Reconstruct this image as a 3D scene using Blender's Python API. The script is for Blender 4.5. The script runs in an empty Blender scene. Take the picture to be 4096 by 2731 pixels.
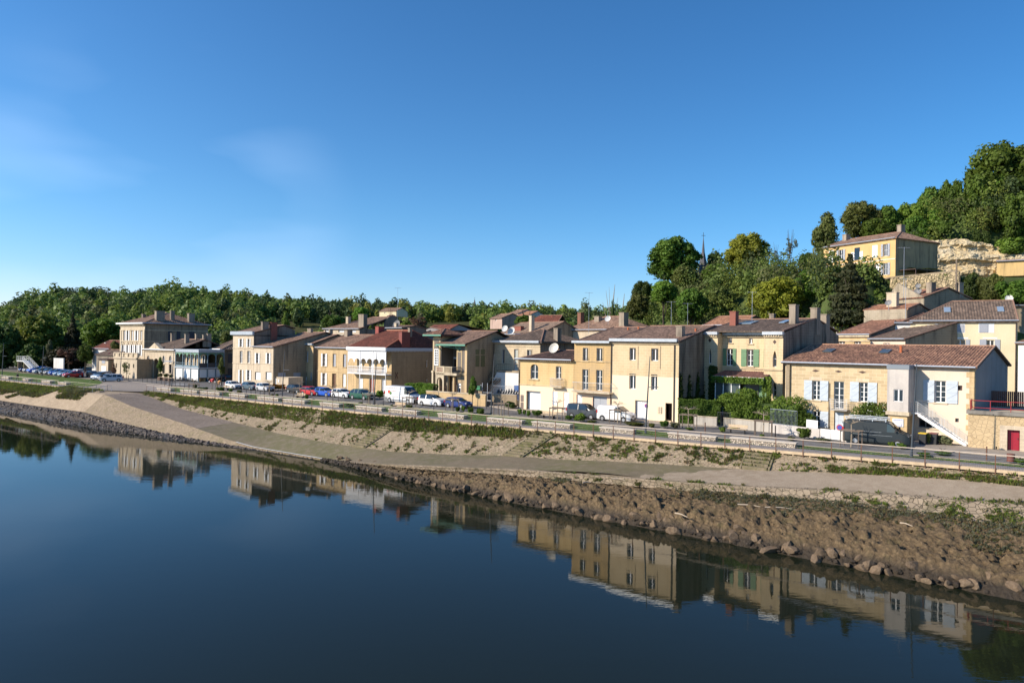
import bpy, bmesh, math, random
import numpy as np
from mathutils import Vector, Matrix, noise as mnoise
R = math.radians
scene = bpy.context.scene
# ------------------------------------------------------------------ camera
F, ROLL, EYE = 2731.0, 0.0135, 9.0
cam = bpy.data.cameras.new('camera'); cam_o = bpy.data.objects.new('camera', cam)
scene.collection.objects.link(cam_o)
cam.sensor_width = 36.0; cam.lens = F / 4096 * 36.0; cam.clip_start = 0.5; cam.clip_end = 6000
cam.shift_y = (1375 - 1365.5) / 4096
cam_o.matrix_world = Matrix.Translation((0, 0, EYE)) @ Matrix.Rotation(R(90), 4, 'X') @ Matrix.Rotation(ROLL, 4, 'Z')
scene.camera = cam_o
# ------------------------------------------------------------------ sky, sun, exposure
SUN_AZ, SUN_EL = 197.0, 27.0          # direction to the sun: angle from +X, height
sdir = Vector((math.cos(R(SUN_AZ)) * math.cos(R(SUN_EL)), math.sin(R(SUN_AZ)) * math.cos(R(SUN_EL)), math.sin(R(SUN_EL))))
world = bpy.data.worlds.new("World"); scene.world = world; world.use_nodes = True
wn = world.node_tree; wn.nodes.clear()
w_out = wn.nodes.new('ShaderNodeOutputWorld'); w_bg = wn.nodes.new('ShaderNodeBackground')
sky = wn.nodes.new('ShaderNodeTexSky'); sky.sky_type = 'NISHITA'; sky.sun_disc = False
sky.sun_elevation = R(SUN_EL); sky.sun_rotation = math.atan2(sdir.x, sdir.y)
sky.altitude = 0; sky.air_density = 1.0; sky.dust_density = 0.0; sky.ozone_density = 4.0
w_bg.inputs['Strength'].default_value = 0.14
# thin cirrus wisps, fixed on the sky dome
tc = wn.nodes.new('ShaderNodeTexCoord'); mp = wn.nodes.new('ShaderNodeMapping')
mp.inputs['Rotation'].default_value = (0, R(-48), R(0)); mp.inputs['Scale'].default_value = (1.6, 1.6, 5.5)
nz = wn.nodes.new('ShaderNodeTexNoise'); nz.inputs['Scale'].default_value = 1.6; nz.inputs['Detail'].default_value = 3.5; nz.inputs['Roughness'].default_value = 0.42
rmp = wn.nodes.new('ShaderNodeMapRange'); rmp.inputs[1].default_value = 0.48; rmp.inputs[2].default_value = 0.78
dotn = wn.nodes.new('ShaderNodeVectorMath'); dotn.operation = 'DOT_PRODUCT'
cd = Vector((-0.52, 1.0, 0.17)).normalized(); dotn.inputs[1].default_value = cd
nrm = wn.nodes.new('ShaderNodeVectorMath'); nrm.operation = 'NORMALIZE'
msk = wn.nodes.new('ShaderNodeMapRange'); msk.inputs[1].default_value = 0.965; msk.inputs[2].default_value = 0.999; msk.interpolation_type = 'SMOOTHSTEP'
mul = wn.nodes.new('ShaderNodeMath'); mul.operation = 'MULTIPLY'
mul2 = wn.nodes.new('ShaderNodeMath'); mul2.operation = 'MULTIPLY'; mul2.inputs[1].default_value = 0.3
mixc = wn.nodes.new('ShaderNodeMix'); mixc.data_type = 'RGBA'; mixc.inputs[7].default_value = (7.6, 8.0, 9.4, 1)
L_ = wn.links.new
L_(tc.outputs['Generated'], nrm.inputs[0]); L_(nrm.outputs[0], mp.inputs[0]); L_(mp.outputs[0], nz.inputs['Vector'])
L_(nrm.outputs[0], dotn.inputs[0]); L_(dotn.outputs['Value'], msk.inputs[0]); L_(nz.outputs['Fac'], rmp.inputs[0])
L_(rmp.outputs[0], mul.inputs[0]); L_(msk.outputs[0], mul.inputs[1]); L_(mul.outputs[0], mul2.inputs[0])
L_(mul2.outputs[0], mixc.inputs[0]); L_(sky.outputs[0], mixc.inputs[6]); hs_ = wn.nodes.new('ShaderNodeHueSaturation'); hs_.inputs['Saturation'].default_value = 1.16; L_(mixc.outputs[2], hs_.inputs['Color'])
sxyz = wn.nodes.new('ShaderNodeSeparateXYZ'); L_(nrm.outputs[0], sxyz.inputs[0]); hz_ = wn.nodes.new('ShaderNodeMapRange'); hz_.interpolation_type = 'SMOOTHSTEP'; hz_.inputs[1].default_value = -.02; hz_.inputs[2].default_value = .20; L_(sxyz.outputs[2], hz_.inputs[0])
tint = wn.nodes.new('ShaderNodeMix'); tint.data_type = 'RGBA'; tint.inputs[6].default_value = (.74, .79, .95, 1); tint.inputs[7].default_value = (.68, .90, .95, 1); L_(hz_.outputs[0], tint.inputs[0])
mulc = wn.nodes.new('ShaderNodeMix'); mulc.data_type = 'RGBA'; mulc.blend_type = 'MULTIPLY'; mulc.inputs[0].default_value = 1; L_(hs_.outputs[0], mulc.inputs[6]); L_(tint.outputs[2], mulc.inputs[7]); az_ = wn.nodes.new('ShaderNodeMapRange'); az_.inputs[1].default_value = -.55; az_.inputs[2].default_value = .6; L_(sxyz.outputs[0], az_.inputs[0])
azc = wn.nodes.new('ShaderNodeMix'); azc.data_type = 'RGBA'; azc.inputs[6].default_value = (1.06, .97, 1.0, 1); azc.inputs[7].default_value = (.62, .72, .80, 1); L_(az_.outputs[0], azc.inputs[0])
mul3 = wn.nodes.new('ShaderNodeMix'); mul3.data_type = 'RGBA'; mul3.blend_type = 'MULTIPLY'; mul3.inputs[0].default_value = 1; L_(mulc.outputs[2], mul3.inputs[6]); L_(azc.outputs[2], mul3.inputs[7]); L_(mul3.outputs[2], w_bg.inputs['Color'])
L_(w_bg.outputs[0], w_out.inputs[0])
sun = bpy.data.lights.new('sun', 'SUN'); sun.energy = 4.9; sun.angle = R(0.5); sun.color = (1.0, 0.885, 0.74)
sun_o = bpy.data.objects.new('sun', sun); scene.collection.objects.link(sun_o)
sun_o.rotation_euler = sdir.to_track_quat('Z', 'Y').to_euler(); sun_o.location = (-200, -60, 150)
scene.view_settings.view_transform = 'Standard'; scene.view_settings.look = 'None'
scene.view_settings.exposure = 0.45; scene.view_settings.gamma = 1.0
# ------------------------------------------------------------------ measuring helpers
def ray(x, y):
    dx = x - 2048; dy = y - 1375
    return (dx + ROLL * dy) / F, (dy - ROLL * dx) / F
def at(x, y, z=0.0):
    u, v = ray(x, y); Y = (EYE - z) / v
    return Vector((u * Y, Y, z))
def atY(x, y, Y):
    u, v = ray(x, y); return Vector((u * Y, Y, EYE - v * Y))
QC, QS = math.cos(R(35)), math.sin(R(35))     # quay frame: s along the quay, t towards the town
def Q(s, t, z=0.0): return Vector((s * QC + t * QS, 79 - s * QS + t * QC, z))
def ST(p):
    y = p[1] - 79
    return p[0] * QC - y * QS, p[0] * QS + y * QC
def lerp(tab, s, k=1):
    if s <= tab[0][0]: return tab[0][k]
    for a, b in zip(tab, tab[1:]):
        if s <= b[0]:
            f = (s - a[0]) / (b[0] - a[0]); return a[k] + f * (b[k] - a[k])
    return tab[-1][k]
# ------------------------------------------------------------------ objects
col = scene.collection
def tag(o, label, cat, group=None):
    o['label'] = label; o['category'] = cat
    if group: o['group'] = group
    return o
def structure(o, kind='structure', label=None, cat=None):
    o['kind'] = kind
    if label: o['label'] = label
    if cat: o['category'] = cat
    return o
def thing(name, label, cat, loc=(0, 0, 0), rz=0.0, group=None):
    o = bpy.data.objects.new(name, None); col.objects.link(o)
    o.location = loc; o.rotation_euler = (0, 0, rz); o.empty_display_size = .3
    return tag(o, label, cat, group)
KIDS = {}
def link(name, me, parent=None):
    o = bpy.data.objects.new(name, me); col.objects.link(o)
    if parent: o.parent = parent; KIDS.setdefault(parent.name, []).append(o)
    return o
def dup(o, parent=None):
    c = o.copy(); col.objects.link(c)
    if parent: c.parent = parent; KIDS.setdefault(parent.name, []).append(c)
    for ch in list(KIDS.get(o.name, [])): dup(ch, c)
    return c
class MB:
    def __init__(s): s.v = []; s.f = []; s.m = []; s.M = None
    def pt(s, p):
        if s.M is not None: p = s.M @ Vector(p)
        s.v.append(tuple(p)); return len(s.v) - 1
    def face(s, pts, m=0):
        ids = [s.pt(p) for p in pts]; s.f.append(ids); s.m.append(m)
    def box(s, x0, x1, y0, y1, z0, z1, m=0):
        i = [s.pt(p) for p in ((x0, y0, z0), (x1, y0, z0), (x1, y1, z0), (x0, y1, z0), (x0, y0, z1), (x1, y0, z1), (x1, y1, z1), (x0, y1, z1))]
        for q in ((0, 3, 2, 1), (4, 5, 6, 7), (0, 1, 5, 4), (1, 2, 6, 5), (2, 3, 7, 6), (3, 0, 4, 7)):
            s.f.append([i[k] for k in q]); s.m.append(m)
    def prism(s, pts, vec, m=0):                 # closed polygon extruded along vec
        vec = Vector(vec); a = [s.pt(p) for p in pts]; b = [s.pt(Vector(p) + vec) for p in pts]; n = len(pts)
        s.f.append(a[::-1]); s.m.append(m); s.f.append(b); s.m.append(m)
        for k in range(n):
            s.f.append([a[k], a[(k + 1) % n], b[(k + 1) % n], b[k]]); s.m.append(m)
    def tube(s, path, rad, n=6, m=0, cap=True):
        path = [Vector(p) for p in path]; rings = []
        for k, p in enumerate(path):
            d = (path[min(k + 1, len(path) - 1)] - path[max(k - 1, 0)]).normalized()
            up = Vector((0, 0, 1)) if abs(d.z) < .95 else Vector((1, 0, 0))
            a = d.cross(up).normalized(); b = d.cross(a)
            r = rad[k] if isinstance(rad, (list, tuple)) else rad
            rings.append([s.pt(p + (a * math.cos(2 * math.pi * j / n) + b * math.sin(2 * math.pi * j / n)) * r) for j in range(n)])
        for r0, r1 in zip(rings, rings[1:]):
            for j in range(n):
                s.f.append([r0[j], r0[(j + 1) % n], r1[(j + 1) % n], r1[j]]); s.m.append(m)
        if cap:
            s.f.append(rings[0][::-1]); s.m.append(m); s.f.append(rings[-1]); s.m.append(m)
    def bar(s, a, b, w, h=None, m=0):             # square bar between two points
        a, b = Vector(a), Vector(b); h = h or w; d = (b - a).normalized()
        up = Vector((0, 0, 1)) if abs(d.z) < .95 else Vector((0, 1, 0))
        x = d.cross(up).normalized() * w / 2; y = d.cross(x).normalized() * h / 2
        s.prism([a - x - y, a + x - y, a + x + y, a - x + y], b - a, m)
    def mesh(s, name, mats, smooth=False):
        me = bpy.data.meshes.new(name); me.from_pydata(s.v, [], s.f)
        for mt in (mats if isinstance(mats, (list, tuple)) else [mats]): me.materials.append(mt)
        me.polygons.foreach_set('material_index', s.m)
        if smooth: me.polygons.foreach_set('use_smooth', [True] * len(s.f))
        bm = bmesh.new(); bm.from_mesh(me); bmesh.ops.recalc_face_normals(bm, faces=bm.faces); bm.to_mesh(me); bm.free()
        me.update(); return me
    def build(s, name, mats, parent=None, smooth=False):
        if not s.f: return None
        return link(name, s.mesh(name, mats, smooth), parent)
def grid_mesh(name, P, mat, parent=None, smooth=True):
    """P: array rows x cols x 3"""
    r, c = P.shape[:2]; idx = np.arange(r * c).reshape(r, c)
    q = np.stack([idx[:-1, :-1], idx[:-1, 1:], idx[1:, 1:], idx[1:, :-1]], -1).reshape(-1, 4)
    me = bpy.data.meshes.new(name); me.from_pydata(P.reshape(-1, 3).tolist(), [], q.tolist())
    me.materials.append(mat)
    if smooth: me.polygons.foreach_set('use_smooth', [True] * len(q))
    me.update()
    if me.polygons[len(q) // 2].normal.z < 0: me.flip_normals()
    return link(name, me, parent)
def fbm(x, y, s, seed=0, o=4):
    v = 0; a = 1; t = 0
    for k in range(o):
        v += a * mnoise.noise(Vector((x / s * 2 ** k, y / s * 2 ** k, seed * 7.3 + k))); t += a; a *= .5
    return v / t
# ------------------------------------------------------------------ materials
MATS = {}
def nodes_of(name):
    m = bpy.data.materials.new(name); m.use_nodes = True; nt = m.node_tree
    b = nt.nodes['Principled BSDF']; return m, nt, b
def N(nt, t, **kw):
    n = nt.nodes.new('ShaderNode' + t)
    for k, v in kw.items():
        if k in n.inputs: n.inputs[k].default_value = v
        else: setattr(n, k, v)
    return n
def c4(c): return (c[0], c[1], c[2], 1)
def mixn(nt, fac, a, b, mode='MIX'):
    n = nt.nodes.new('ShaderNodeMix'); n.data_type = 'RGBA'; n.blend_type = mode
    for sock, v in ((n.inputs[0], fac), (n.inputs[6], a), (n.inputs[7], b)):
        if isinstance(v, (int, float)): sock.default_value = v
        elif isinstance(v, (tuple, list)): sock.default_value = c4(v)
        else: nt.links.new(v, sock)
    return n.outputs[2]
def rng(nt, v, a, b, c=0., d=1.):
    n = nt.nodes.new('ShaderNodeMapRange'); nt.links.new(v, n.inputs[0])
    for k, q in enumerate((a, b, c, d)): n.inputs[k + 1].default_value = q
    return n.outputs[0]
def noi(nt, scale, detail=4, rough=.55, coord='Object', stretch=None):
    tc = N(nt, 'TexCoord'); n = N(nt, 'TexNoise'); n.inputs['Scale'].default_value = scale
    n.inputs['Detail'].default_value = detail; n.inputs['Roughness'].default_value = rough
    src = tc.outputs[coord]
    if stretch:
        mp = N(nt, 'Mapping'); mp.inputs['Scale'].default_value = stretch; nt.links.new(src, mp.inputs[0]); src = mp.outputs[0]
    nt.links.new(src, n.inputs['Vector']); return n.outputs['Fac']
def bump(nt, b, h, dist=.02, strength=.6):
    n = N(nt, 'Bump'); n.inputs['Distance'].default_value = dist; n.inputs['Strength'].default_value = strength
    nt.links.new(h, n.inputs['Height']); nt.links.new(n.outputs[0], b.inputs['Normal'])
def plain(name, c, rough=.6, metal=0., var=.0, scale=3., c2=None, bmp=0., spec=None, coat=0):
    if name in MATS: return MATS[name]
    m, nt, b = nodes_of(name); b.inputs['Roughness'].default_value = rough; b.inputs['Metallic'].default_value = metal
    if spec is not None: b.inputs['Specular IOR Level'].default_value = spec
    if coat: b.inputs['Coat Weight'].default_value = coat
    b.inputs['Base Color'].default_value = c4(c)
    if var or c2:
        c2 = c2 or tuple(q * (1 - var) for q in c)
        f = rng(nt, noi(nt, scale), .3, .7); nt.links.new(mixn(nt, f, c, c2), b.inputs['Base Color'])
    if bmp: bump(nt, b, noi(nt, scale * 8), bmp)
    MATS[name] = m; return m
def wallmat(name, c, c2, stain=(.06, .055, .05), stain_amt=.35, block=None, mortar=None, bw=.62, bh=.33, low=None, low_h=0., rough=.9):
    """stone or render wall: block courses in the wall's own frame, streaky dark stains"""
    if name in MATS: return MATS[name]
    m, nt, b = nodes_of(name); b.inputs['Roughness'].default_value = rough; b.inputs['Specular IOR Level'].default_value = .2
    tc = N(nt, 'TexCoord'); sp = N(nt, 'SeparateXYZ'); nt.links.new(tc.outputs['Object'], sp.inputs[0])
    ad = N(nt, 'Math', operation='ADD'); nt.links.new(sp.outputs[0], ad.inputs[0]); nt.links.new(sp.outputs[1], ad.inputs[1])
    cb = N(nt, 'CombineXYZ'); nt.links.new(ad.outputs[0], cb.inputs[0]); nt.links.new(sp.outputs[2], cb.inputs[1])
    big = rng(nt, noi(nt, .45, 3), .35, .68); fine = noi(nt, 7, 5, .65)
    base = mixn(nt, big, c, c2)
    base = mixn(nt, rng(nt, fine, .3, .75, 0, .35), base, tuple(q * .72 for q in c))
    if block:
        br = N(nt, 'TexBrick'); nt.links.new(cb.outputs[0], br.inputs['Vector']); br.inputs['Scale'].default_value = 1.0
        br.inputs['Brick Width'].default_value = bw; br.inputs['Row Height'].default_value = bh; br.inputs['Mortar Size'].default_value = .014
        br.inputs['Color1'].default_value = (0.2, .2, .2, 1); br.inputs['Color2'].default_value = (1, 1, 1, 1); br.inputs['Mortar'].default_value = (.6, .6, .6, 1)
        br.inputs['Bias'].default_value = 0.0
        tint = mixn(nt, rng(nt, br.outputs['Color'], .2, 1, 0, block), base, tuple(q * .74 for q in c2))
        mo = mortar or tuple(min(1, q * 1.18) for q in c)
        base = mixn(nt, rng(nt, br.outputs['Fac'], 0, 1, 0, .75), tint, mo)
    st = noi(nt, 1.0, 5, .62, stretch=(1.3, 1.3, .16)); sf = rng(nt, st, .48, .74, 0, min(.95, stain_amt * 1.35))
    base = mixn(nt, sf, base, stain)
    if low:
        lt = N(nt, 'Math', operation='LESS_THAN'); nt.links.new(sp.outputs[2], lt.inputs[0]); lt.inputs[1].default_value = low_h
        lown = mixn(nt, rng(nt, fine, .3, .7, 0, .12), low, tuple(q * .85 for q in low))
        base = mixn(nt, lt.outputs[0], base, lown)
    nt.links.new(base, b.inputs['Base Color'])
    bump(nt, b, fine, .012, .5)
    MATS[name] = m; return m
def tilemat(name, c, c2, moss=(.035, .03, .026), moss_amt=.5, cell=4.2):
    if name in MATS: return MATS[name]
    m, nt, b = nodes_of(name); b.inputs['Roughness'].default_value = .88; b.inputs['Specular IOR Level'].default_value = .2
    tc = N(nt, 'TexCoord'); v = N(nt, 'TexVoronoi'); v.inputs['Scale'].default_value = cell
    mp = N(nt, 'Mapping'); mp.inputs['Scale'].default_value = (1, .6, .6); nt.links.new(tc.outputs['Object'], mp.inputs[0]); nt.links.new(mp.outputs[0], v.inputs['Vector'])
    sc = N(nt, 'SeparateColor'); nt.links.new(v.outputs['Color'], sc.inputs[0])
    base = mixn(nt, sc.outputs[0], c, c2)
    base = mixn(nt, rng(nt, sc.outputs[1], .55, 1, 0, .55), base, tuple(min(1, q * 1.9) for q in c))
    big = rng(nt, noi(nt, .5, 5, .7), .38, .66, 0, moss_amt); base = mixn(nt, big, base, moss)
    sp = rng(nt, noi(nt, 9, 3, .7), .55, .7, 0, moss_amt * .9); base = mixn(nt, sp, base, moss)
    nt.links.new(base, b.inputs['Base Color']); bump(nt, b, noi(nt, 12, 3), .02, .6)
    MATS[name] = m; return m
def groundmat(name, cols, scales=(.3, 2.5, 14), rough=.95, bmp=.04, thr=((.4, .6), (.4, .65)), spec=.15):
    if name in MATS: return MATS[name]
    m, nt, b = nodes_of(name); b.inputs['Roughness'].default_value = rough; b.inputs['Specular IOR Level'].default_value = spec
    base = mixn(nt, rng(nt, noi(nt, scales[0], 5), *thr[0]), cols[0], cols[1])
    base = mixn(nt, rng(nt, noi(nt, scales[1], 5, .6), *thr[1]), base, cols[2])
    if len(cols) > 3: base = mixn(nt, rng(nt, noi(nt, scales[2], 3, .7), .5, .72), base, cols[3])
    nt.links.new(base, b.inputs['Base Color'])
    if bmp: bump(nt, b, noi(nt, scales[2], 6, .7), bmp, .9)
    MATS[name] = m; return m
def leafmat(name, c, c2, c3=None, trans=.35):
    if name in MATS: return MATS[name]
    m, nt, b = nodes_of(name); b.inputs['Roughness'].default_value = .6; b.inputs['Specular IOR Level'].default_value = .25
    c, c2 = [tuple(min(.6, q * f) for q, f in zip(v, (1.75, 1.6, 1.5))) for v in (c, c2)] if max(c) < .28 else (c, c2)
    g = N(nt, 'NewGeometry'); base = mixn(nt, g.outputs['Random Per Island'], c, c2)
    oi = N(nt, 'ObjectInfo')
    big = rng(nt, noi(nt, .33, 3, .6), .35, .65)
    base = mixn(nt, big, base, c3 or tuple(q * .6 for q in c))
    hs = N(nt, 'HueSaturation'); nt.links.new(base, hs.inputs['Color'])
    nt.links.new(rng(nt, oi.outputs['Random'], 0, 1, .485, .515), hs.inputs['Hue']); nt.links.new(rng(nt, oi.outputs['Random'], 0, 1, .8, 1.15), hs.inputs['Value'])
    nt.links.new(hs.outputs[0], b.inputs['Base Color'])
    tr = N(nt, 'BsdfTranslucent'); nt.links.new(hs.outputs[0], tr.inputs[0]); mx = N(nt, 'MixShader'); mx.inputs[0].default_value = trans
    out = nt.nodes['Material Output']; nt.links.new(b.outputs[0], mx.inputs[1]); nt.links.new(tr.outputs[0], mx.inputs[2]); nt.links.new(mx.outputs[0], out.inputs[0])
    MATS[name] = m; return m
def paving(name, c, c2, joint, scale=1.6, moss=None, moss_amt=0, grime=.3, jw=.06, bmp=.05):
    """crazy paving of irregular stones"""
    if name in MATS: return MATS[name]
    m, nt, b = nodes_of(name); b.inputs['Roughness'].default_value = .92; b.inputs['Specular IOR Level'].default_value = .2
    tc = N(nt, 'TexCoord'); v = N(nt, 'TexVoronoi'); v.feature = 'DISTANCE_TO_EDGE'; v.inputs['Scale'].default_value = scale
    v2 = N(nt, 'TexVoronoi'); v2.inputs['Scale'].default_value = scale
    nt.links.new(tc.outputs['Object'], v.inputs['Vector']); nt.links.new(tc.outputs['Object'], v2.inputs['Vector'])
    sc = N(nt, 'SeparateColor'); nt.links.new(v2.outputs['Color'], sc.inputs[0])
    base = mixn(nt, sc.outputs[0], c, c2)
    base = mixn(nt, rng(nt, noi(nt, 5, 5, .7), .4, .75, 0, grime), base, tuple(q * .45 for q in c))
    base = mixn(nt, rng(nt, v.outputs['Distance'], 0, jw, 1, 0), base, joint)
    if moss: base = mixn(nt, rng(nt, noi(nt, .7, 6, .7), .5, .62, 0, moss_amt), base, moss)
    nt.links.new(base, b.inputs['Base Color'])
    bump(nt, b, rng(nt, v.outputs['Distance'], 0, jw * 1.5), bmp, .8)
    MATS[name] = m; return m
# ------------------------------------------------------------------ terrain tables in the quay frame (s, t, z)
DECK = [(-200, -4.6, -.7), (-108, -4.6, -.7), (-84, .7, -.7), (-65, 1.5, -.7), (-31, .9, -.7), (-4, .2, -.6), (20, .75, -.5), (44, .6, -.2), (80, .6, -.2)]
R5 = [(-200, -4.5, -1.15), (-107, -4.5, -1.15), (-104, -2.5, -.78), (-87, -.5, -.78), (-84, .8, -.95), (-65, 1.55, -1.1), (-31, .95, -1.1), (-4, .25, -1.0), (20, .8, -.9), (44, .65, -.62), (80, .65, -.62)]
R4 = [(-200, -6.2, -2.1), (-108, -6.2, -2.1), (-104, -4.6, -.84), (-90, -3.6, -.86), (-84, -.8, -1.0), (-77, -.6, -1.95), (-67.7, -1.3, -2.9), (-56, -2.3, -3.45), (-38, -4.1, -4.15), (-26, -4.8, -4.35), (-14, -5, -4.28), (-4.7, -4.4, -3.76), (1.9, -3.5, -3.3), (13.6, -2.5, -2.9), (22.8, -1.65, -2.42), (31.7, -1.0, -1.88), (37, -.6, -1.55), (43, -.4, -1.25), (80, 0, -1.05)]
R3 = [(-200, -8.3, -3.3), (-110, -8.3, -3.3), (-104, -6.6, -1.5), (-92, -6.7, -1.0), (-84, -6.6, -.98), (-80, -7.1, -1.3), (-72, -7.8, -2.2), (-53.8, -9, -3.6), (-42.2, -9.1, -4.9), (-36.3, -8.7, -5.45), (-20.3, -8.75, -5.5), (-12, -9.8, -4.8), (-6, -10.2, -4.25), (7.5, -8.2, -3.45), (16.5, -7.15, -3.15), (24, -6.6, -2.85), (29, -6.2, -2.6), (34.6, -4.9, -2.35), (40.6, -4.2, -2.1), (47.4, -3.2, -1.9), (80, -2.8, -1.8)]
R2 = [(-200, -9.4, -4.2), (-108, -9.4, -4.2), (-100, -9.7, -4.1), (-84, -9.9, -3.9), (-72, -10.4, -4.5), (-60, -10.5, -5.0), (-48, -10.1, -5.4), (-40, -9.35, -5.75), (-30, -8.95, -5.9), (-20, -9.0, -5.9), (-12, -10.3, -5.2), (-6, -10.7, -4.65), (4.7, -9.0, -4.2), (18, -7.6, -3.8), (29, -6.9, -3.4), (36.5, -6.0, -3.1), (43, -5.9, -3.2), (47.4, -5.8, -3.2), (80, -5.6, -3.2)]
R1 = [(-200, -12.4, -5.7), (-80, -12.4, -5.7), (-75, -12.2, -5.7), (-52, -11.3, -5.7), (-40, -9.8, -5.7), (-34, -9.1, -5.9), (-21, -9.15, -5.9), (-16, -9.9, -5.8), (-5, -11.7, -5.7), (7.75, -12.7, -5.7), (31, -13.6, -5.7), (47, -14.6, -5.7), (80, -15.5, -5.7)]
GRS = [(-200, 9.0), (-108, 7.5), (-86, 6.0), (-60, 6.0), (-40, 6.2), (-20, 6.0), (0, 5.7), (20, 4.7), (32, 4.2), (44, 3.9), (80, 4.2)]   # outer edge of the grass strip
HSE = [(-200, 34), (-100, 25), (-86, 22.5), (-60, 20.6), (-30, 20.2), (-18, 17.6), (-7.8, 12.9), (15.5, 11.6), (22, 13.2), (33, 10.6), (41, 8.9), (46, 8.6), (80, 8.0)]   # line of walls on the town side
def tz(tab, s): return lerp(tab, s, 1), lerp(tab, s, 2)
def ground_z(s, t):
    """height of promenade / street"""
    d, dz = tz(DECK, s); k = min(1, max(0, (t - d - 2.2) / 4.0)); return (dz - .06) * (1 - k)
def gz(p): return ground_z(*ST(p))
WATER_Z = -5.7
def ss(a, b, x):
    k = min(1, max(0, (x - a) / (b - a))); return k * k * (3 - 2 * k)
def strip(name, rows, s0, s1, ds, nsub, mat, disp=None, parent=None):
    S = np.arange(s0, s1 + 1e-6, ds); P = []
    for k in range(len(rows) - 1):
        for j in range(nsub[k] + (1 if k == len(rows) - 2 else 0)):
            f = j / nsub[k]; row = []
            for s in S:
                t0, z0 = rows[k](s); t1, z1 = rows[k + 1](s); t = t0 + (t1 - t0) * f; z = z0 + (z1 - z0) * f
                if disp: dt, dz = disp(s, t, k, f); t += dt; z += dz
                row.append(tuple(Q(s, t, z)))
            P.append(row)
    return grid_mesh(name, np.array(P), mat, parent)
def rw(tab): return lambda s: tz(tab, s)
def rw2(a, b, f, dt=0, dz=0):
    def g(s):
        x, y = tz(a, s), tz(b, s); return x[0] + (y[0] - x[0]) * f + dt, x[1] + (y[1] - x[1]) * f + dz
    return g
# materials of the bank
m_revet = paving('crazy_stone', (.36, .285, .195), (.28, .215, .145), (.13, .10, .065), 2.9, moss=(.12, .12, .05), moss_amt=.45, jw=.035)
m_ledge = groundmat('ledge_mud', [(.19, .15, .095), (.15, .135, .06), (.225, .18, .12), (.12, .10, .065)], (.12, 1.2, 9), thr=((.42, .6), (.45, .7)), rough=.75, spec=.35, bmp=.05)
m_conc = groundmat('ledge_concrete', [(.33, .262, .19), (.29, .228, .16), (.37, .30, .22), (.20, .155, .105)], (.2, 1.4, 12), bmp=.015)
m_mud = groundmat('mud', [(.165, .115, .075), (.125, .09, .06), (.20, .145, .095), (.10, .085, .045)], (.25, 1.8, 8), rough=.8, bmp=.12, spec=.3)
m_sand = groundmat('sandy_slope', [(.37, .29, .20), (.29, .225, .155), (.43, .34, .24), (.2, .155, .11)], (.3, 2.2, 14), bmp=.05)
m_silt = groundmat('dark_silt', [(.12, .095, .075), (.17, .135, .105), (.09, .075, .06), (.2, .16, .13)], (.4, 3., 9), rough=.7, bmp=.1, spec=.35)
m_grass = groundmat('grass_turf', [(.075, .125, .025), (.095, .14, .03), (.055, .10, .02), (.14, .14, .06)], (.3, 3, 22), bmp=.05)
m_bankgreen = groundmat('bank_turf', [(.075, .10, .03), (.10, .11, .04), (.2, .155, .09), (.05, .075, .02)], (.35, 1.6, 10), bmp=.1)
m_asph = groundmat('asphalt', [(.150, .142, .135), (.125, .119, .114), (.175, .166, .156), (.20, .19, .175)], (.2, 3, 60), bmp=.006)
m_side = groundmat('pavement_stone', [(.36, .31, .25), (.30, .26, .21), (.40, .35, .29), (.25, .21, .17)], (.4, 3, 20), bmp=.01)
m_plaza = groundmat('plaza_stone', [(.27, .235, .20), (.24, .21, .18), (.31, .27, .235), (.2, .17, .15)], (.25, 3, 20), bmp=.01)
m_town = groundmat('town_ground', [(.25, .21, .16), (.12, .13, .06), (.3, .25, .19), (.2, .17, .12)], (.1, .8, 9))
m_hill = groundmat('hill_ground', [(.06, .09, .025), (.08, .11, .03), (.045, .07, .02), (.1, .1, .05)], (.05, .4, 3))
def n2(sc, amp, seed): return lambda s, t, k, f: (0, amp * fbm(s, t, sc, seed))
# revetment under the boardwalk
structure(strip('revetment', [rw(R5), rw(R4)], -84, 70, .5, [10], m_revet, lambda s, t, k, f: (0, .05 * fbm(s, t, .9, 3))))
# towpath ledge: mud towards the slipway, bare concrete to the right
structure(strip('towpath', [rw(R4), rw(R3)], -50, 33.0, .4, [18], m_ledge, lambda s, t, k, f: (0, (.05 * fbm(s, t, 1.2, 5) + .10 * fbm(s, t, 5, 6)) * math.sin(math.pi * f) + (.16 - .018 * max(0, s - 16) - .14 * f * ss(15, 24, s) + .12 * fbm(s, t, 3.5, 44) if s > 14 else .16 * ss(8, 14, s)))))
structure(strip('towpath_concrete', [rw(R4), rw(R3)], 14.0, 70, .6, [6], m_conc, lambda s, t, k, f: (0, .02 * fbm(s, t, 2.2, 5))))
m_slip = groundmat('slipway_paving', [(.26, .21, .165), (.205, .165, .125), (.31, .25, .20), (.15, .11, .085)], (.3, 2.5, 16), bmp=.03)
structure(strip('slipway', [rw(R4), rw(R3)], -84, -50, .5, [12], m_slip, lambda s, t, k, f: (0, .02 * fbm(s, t, 1.2, 5))))
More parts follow.
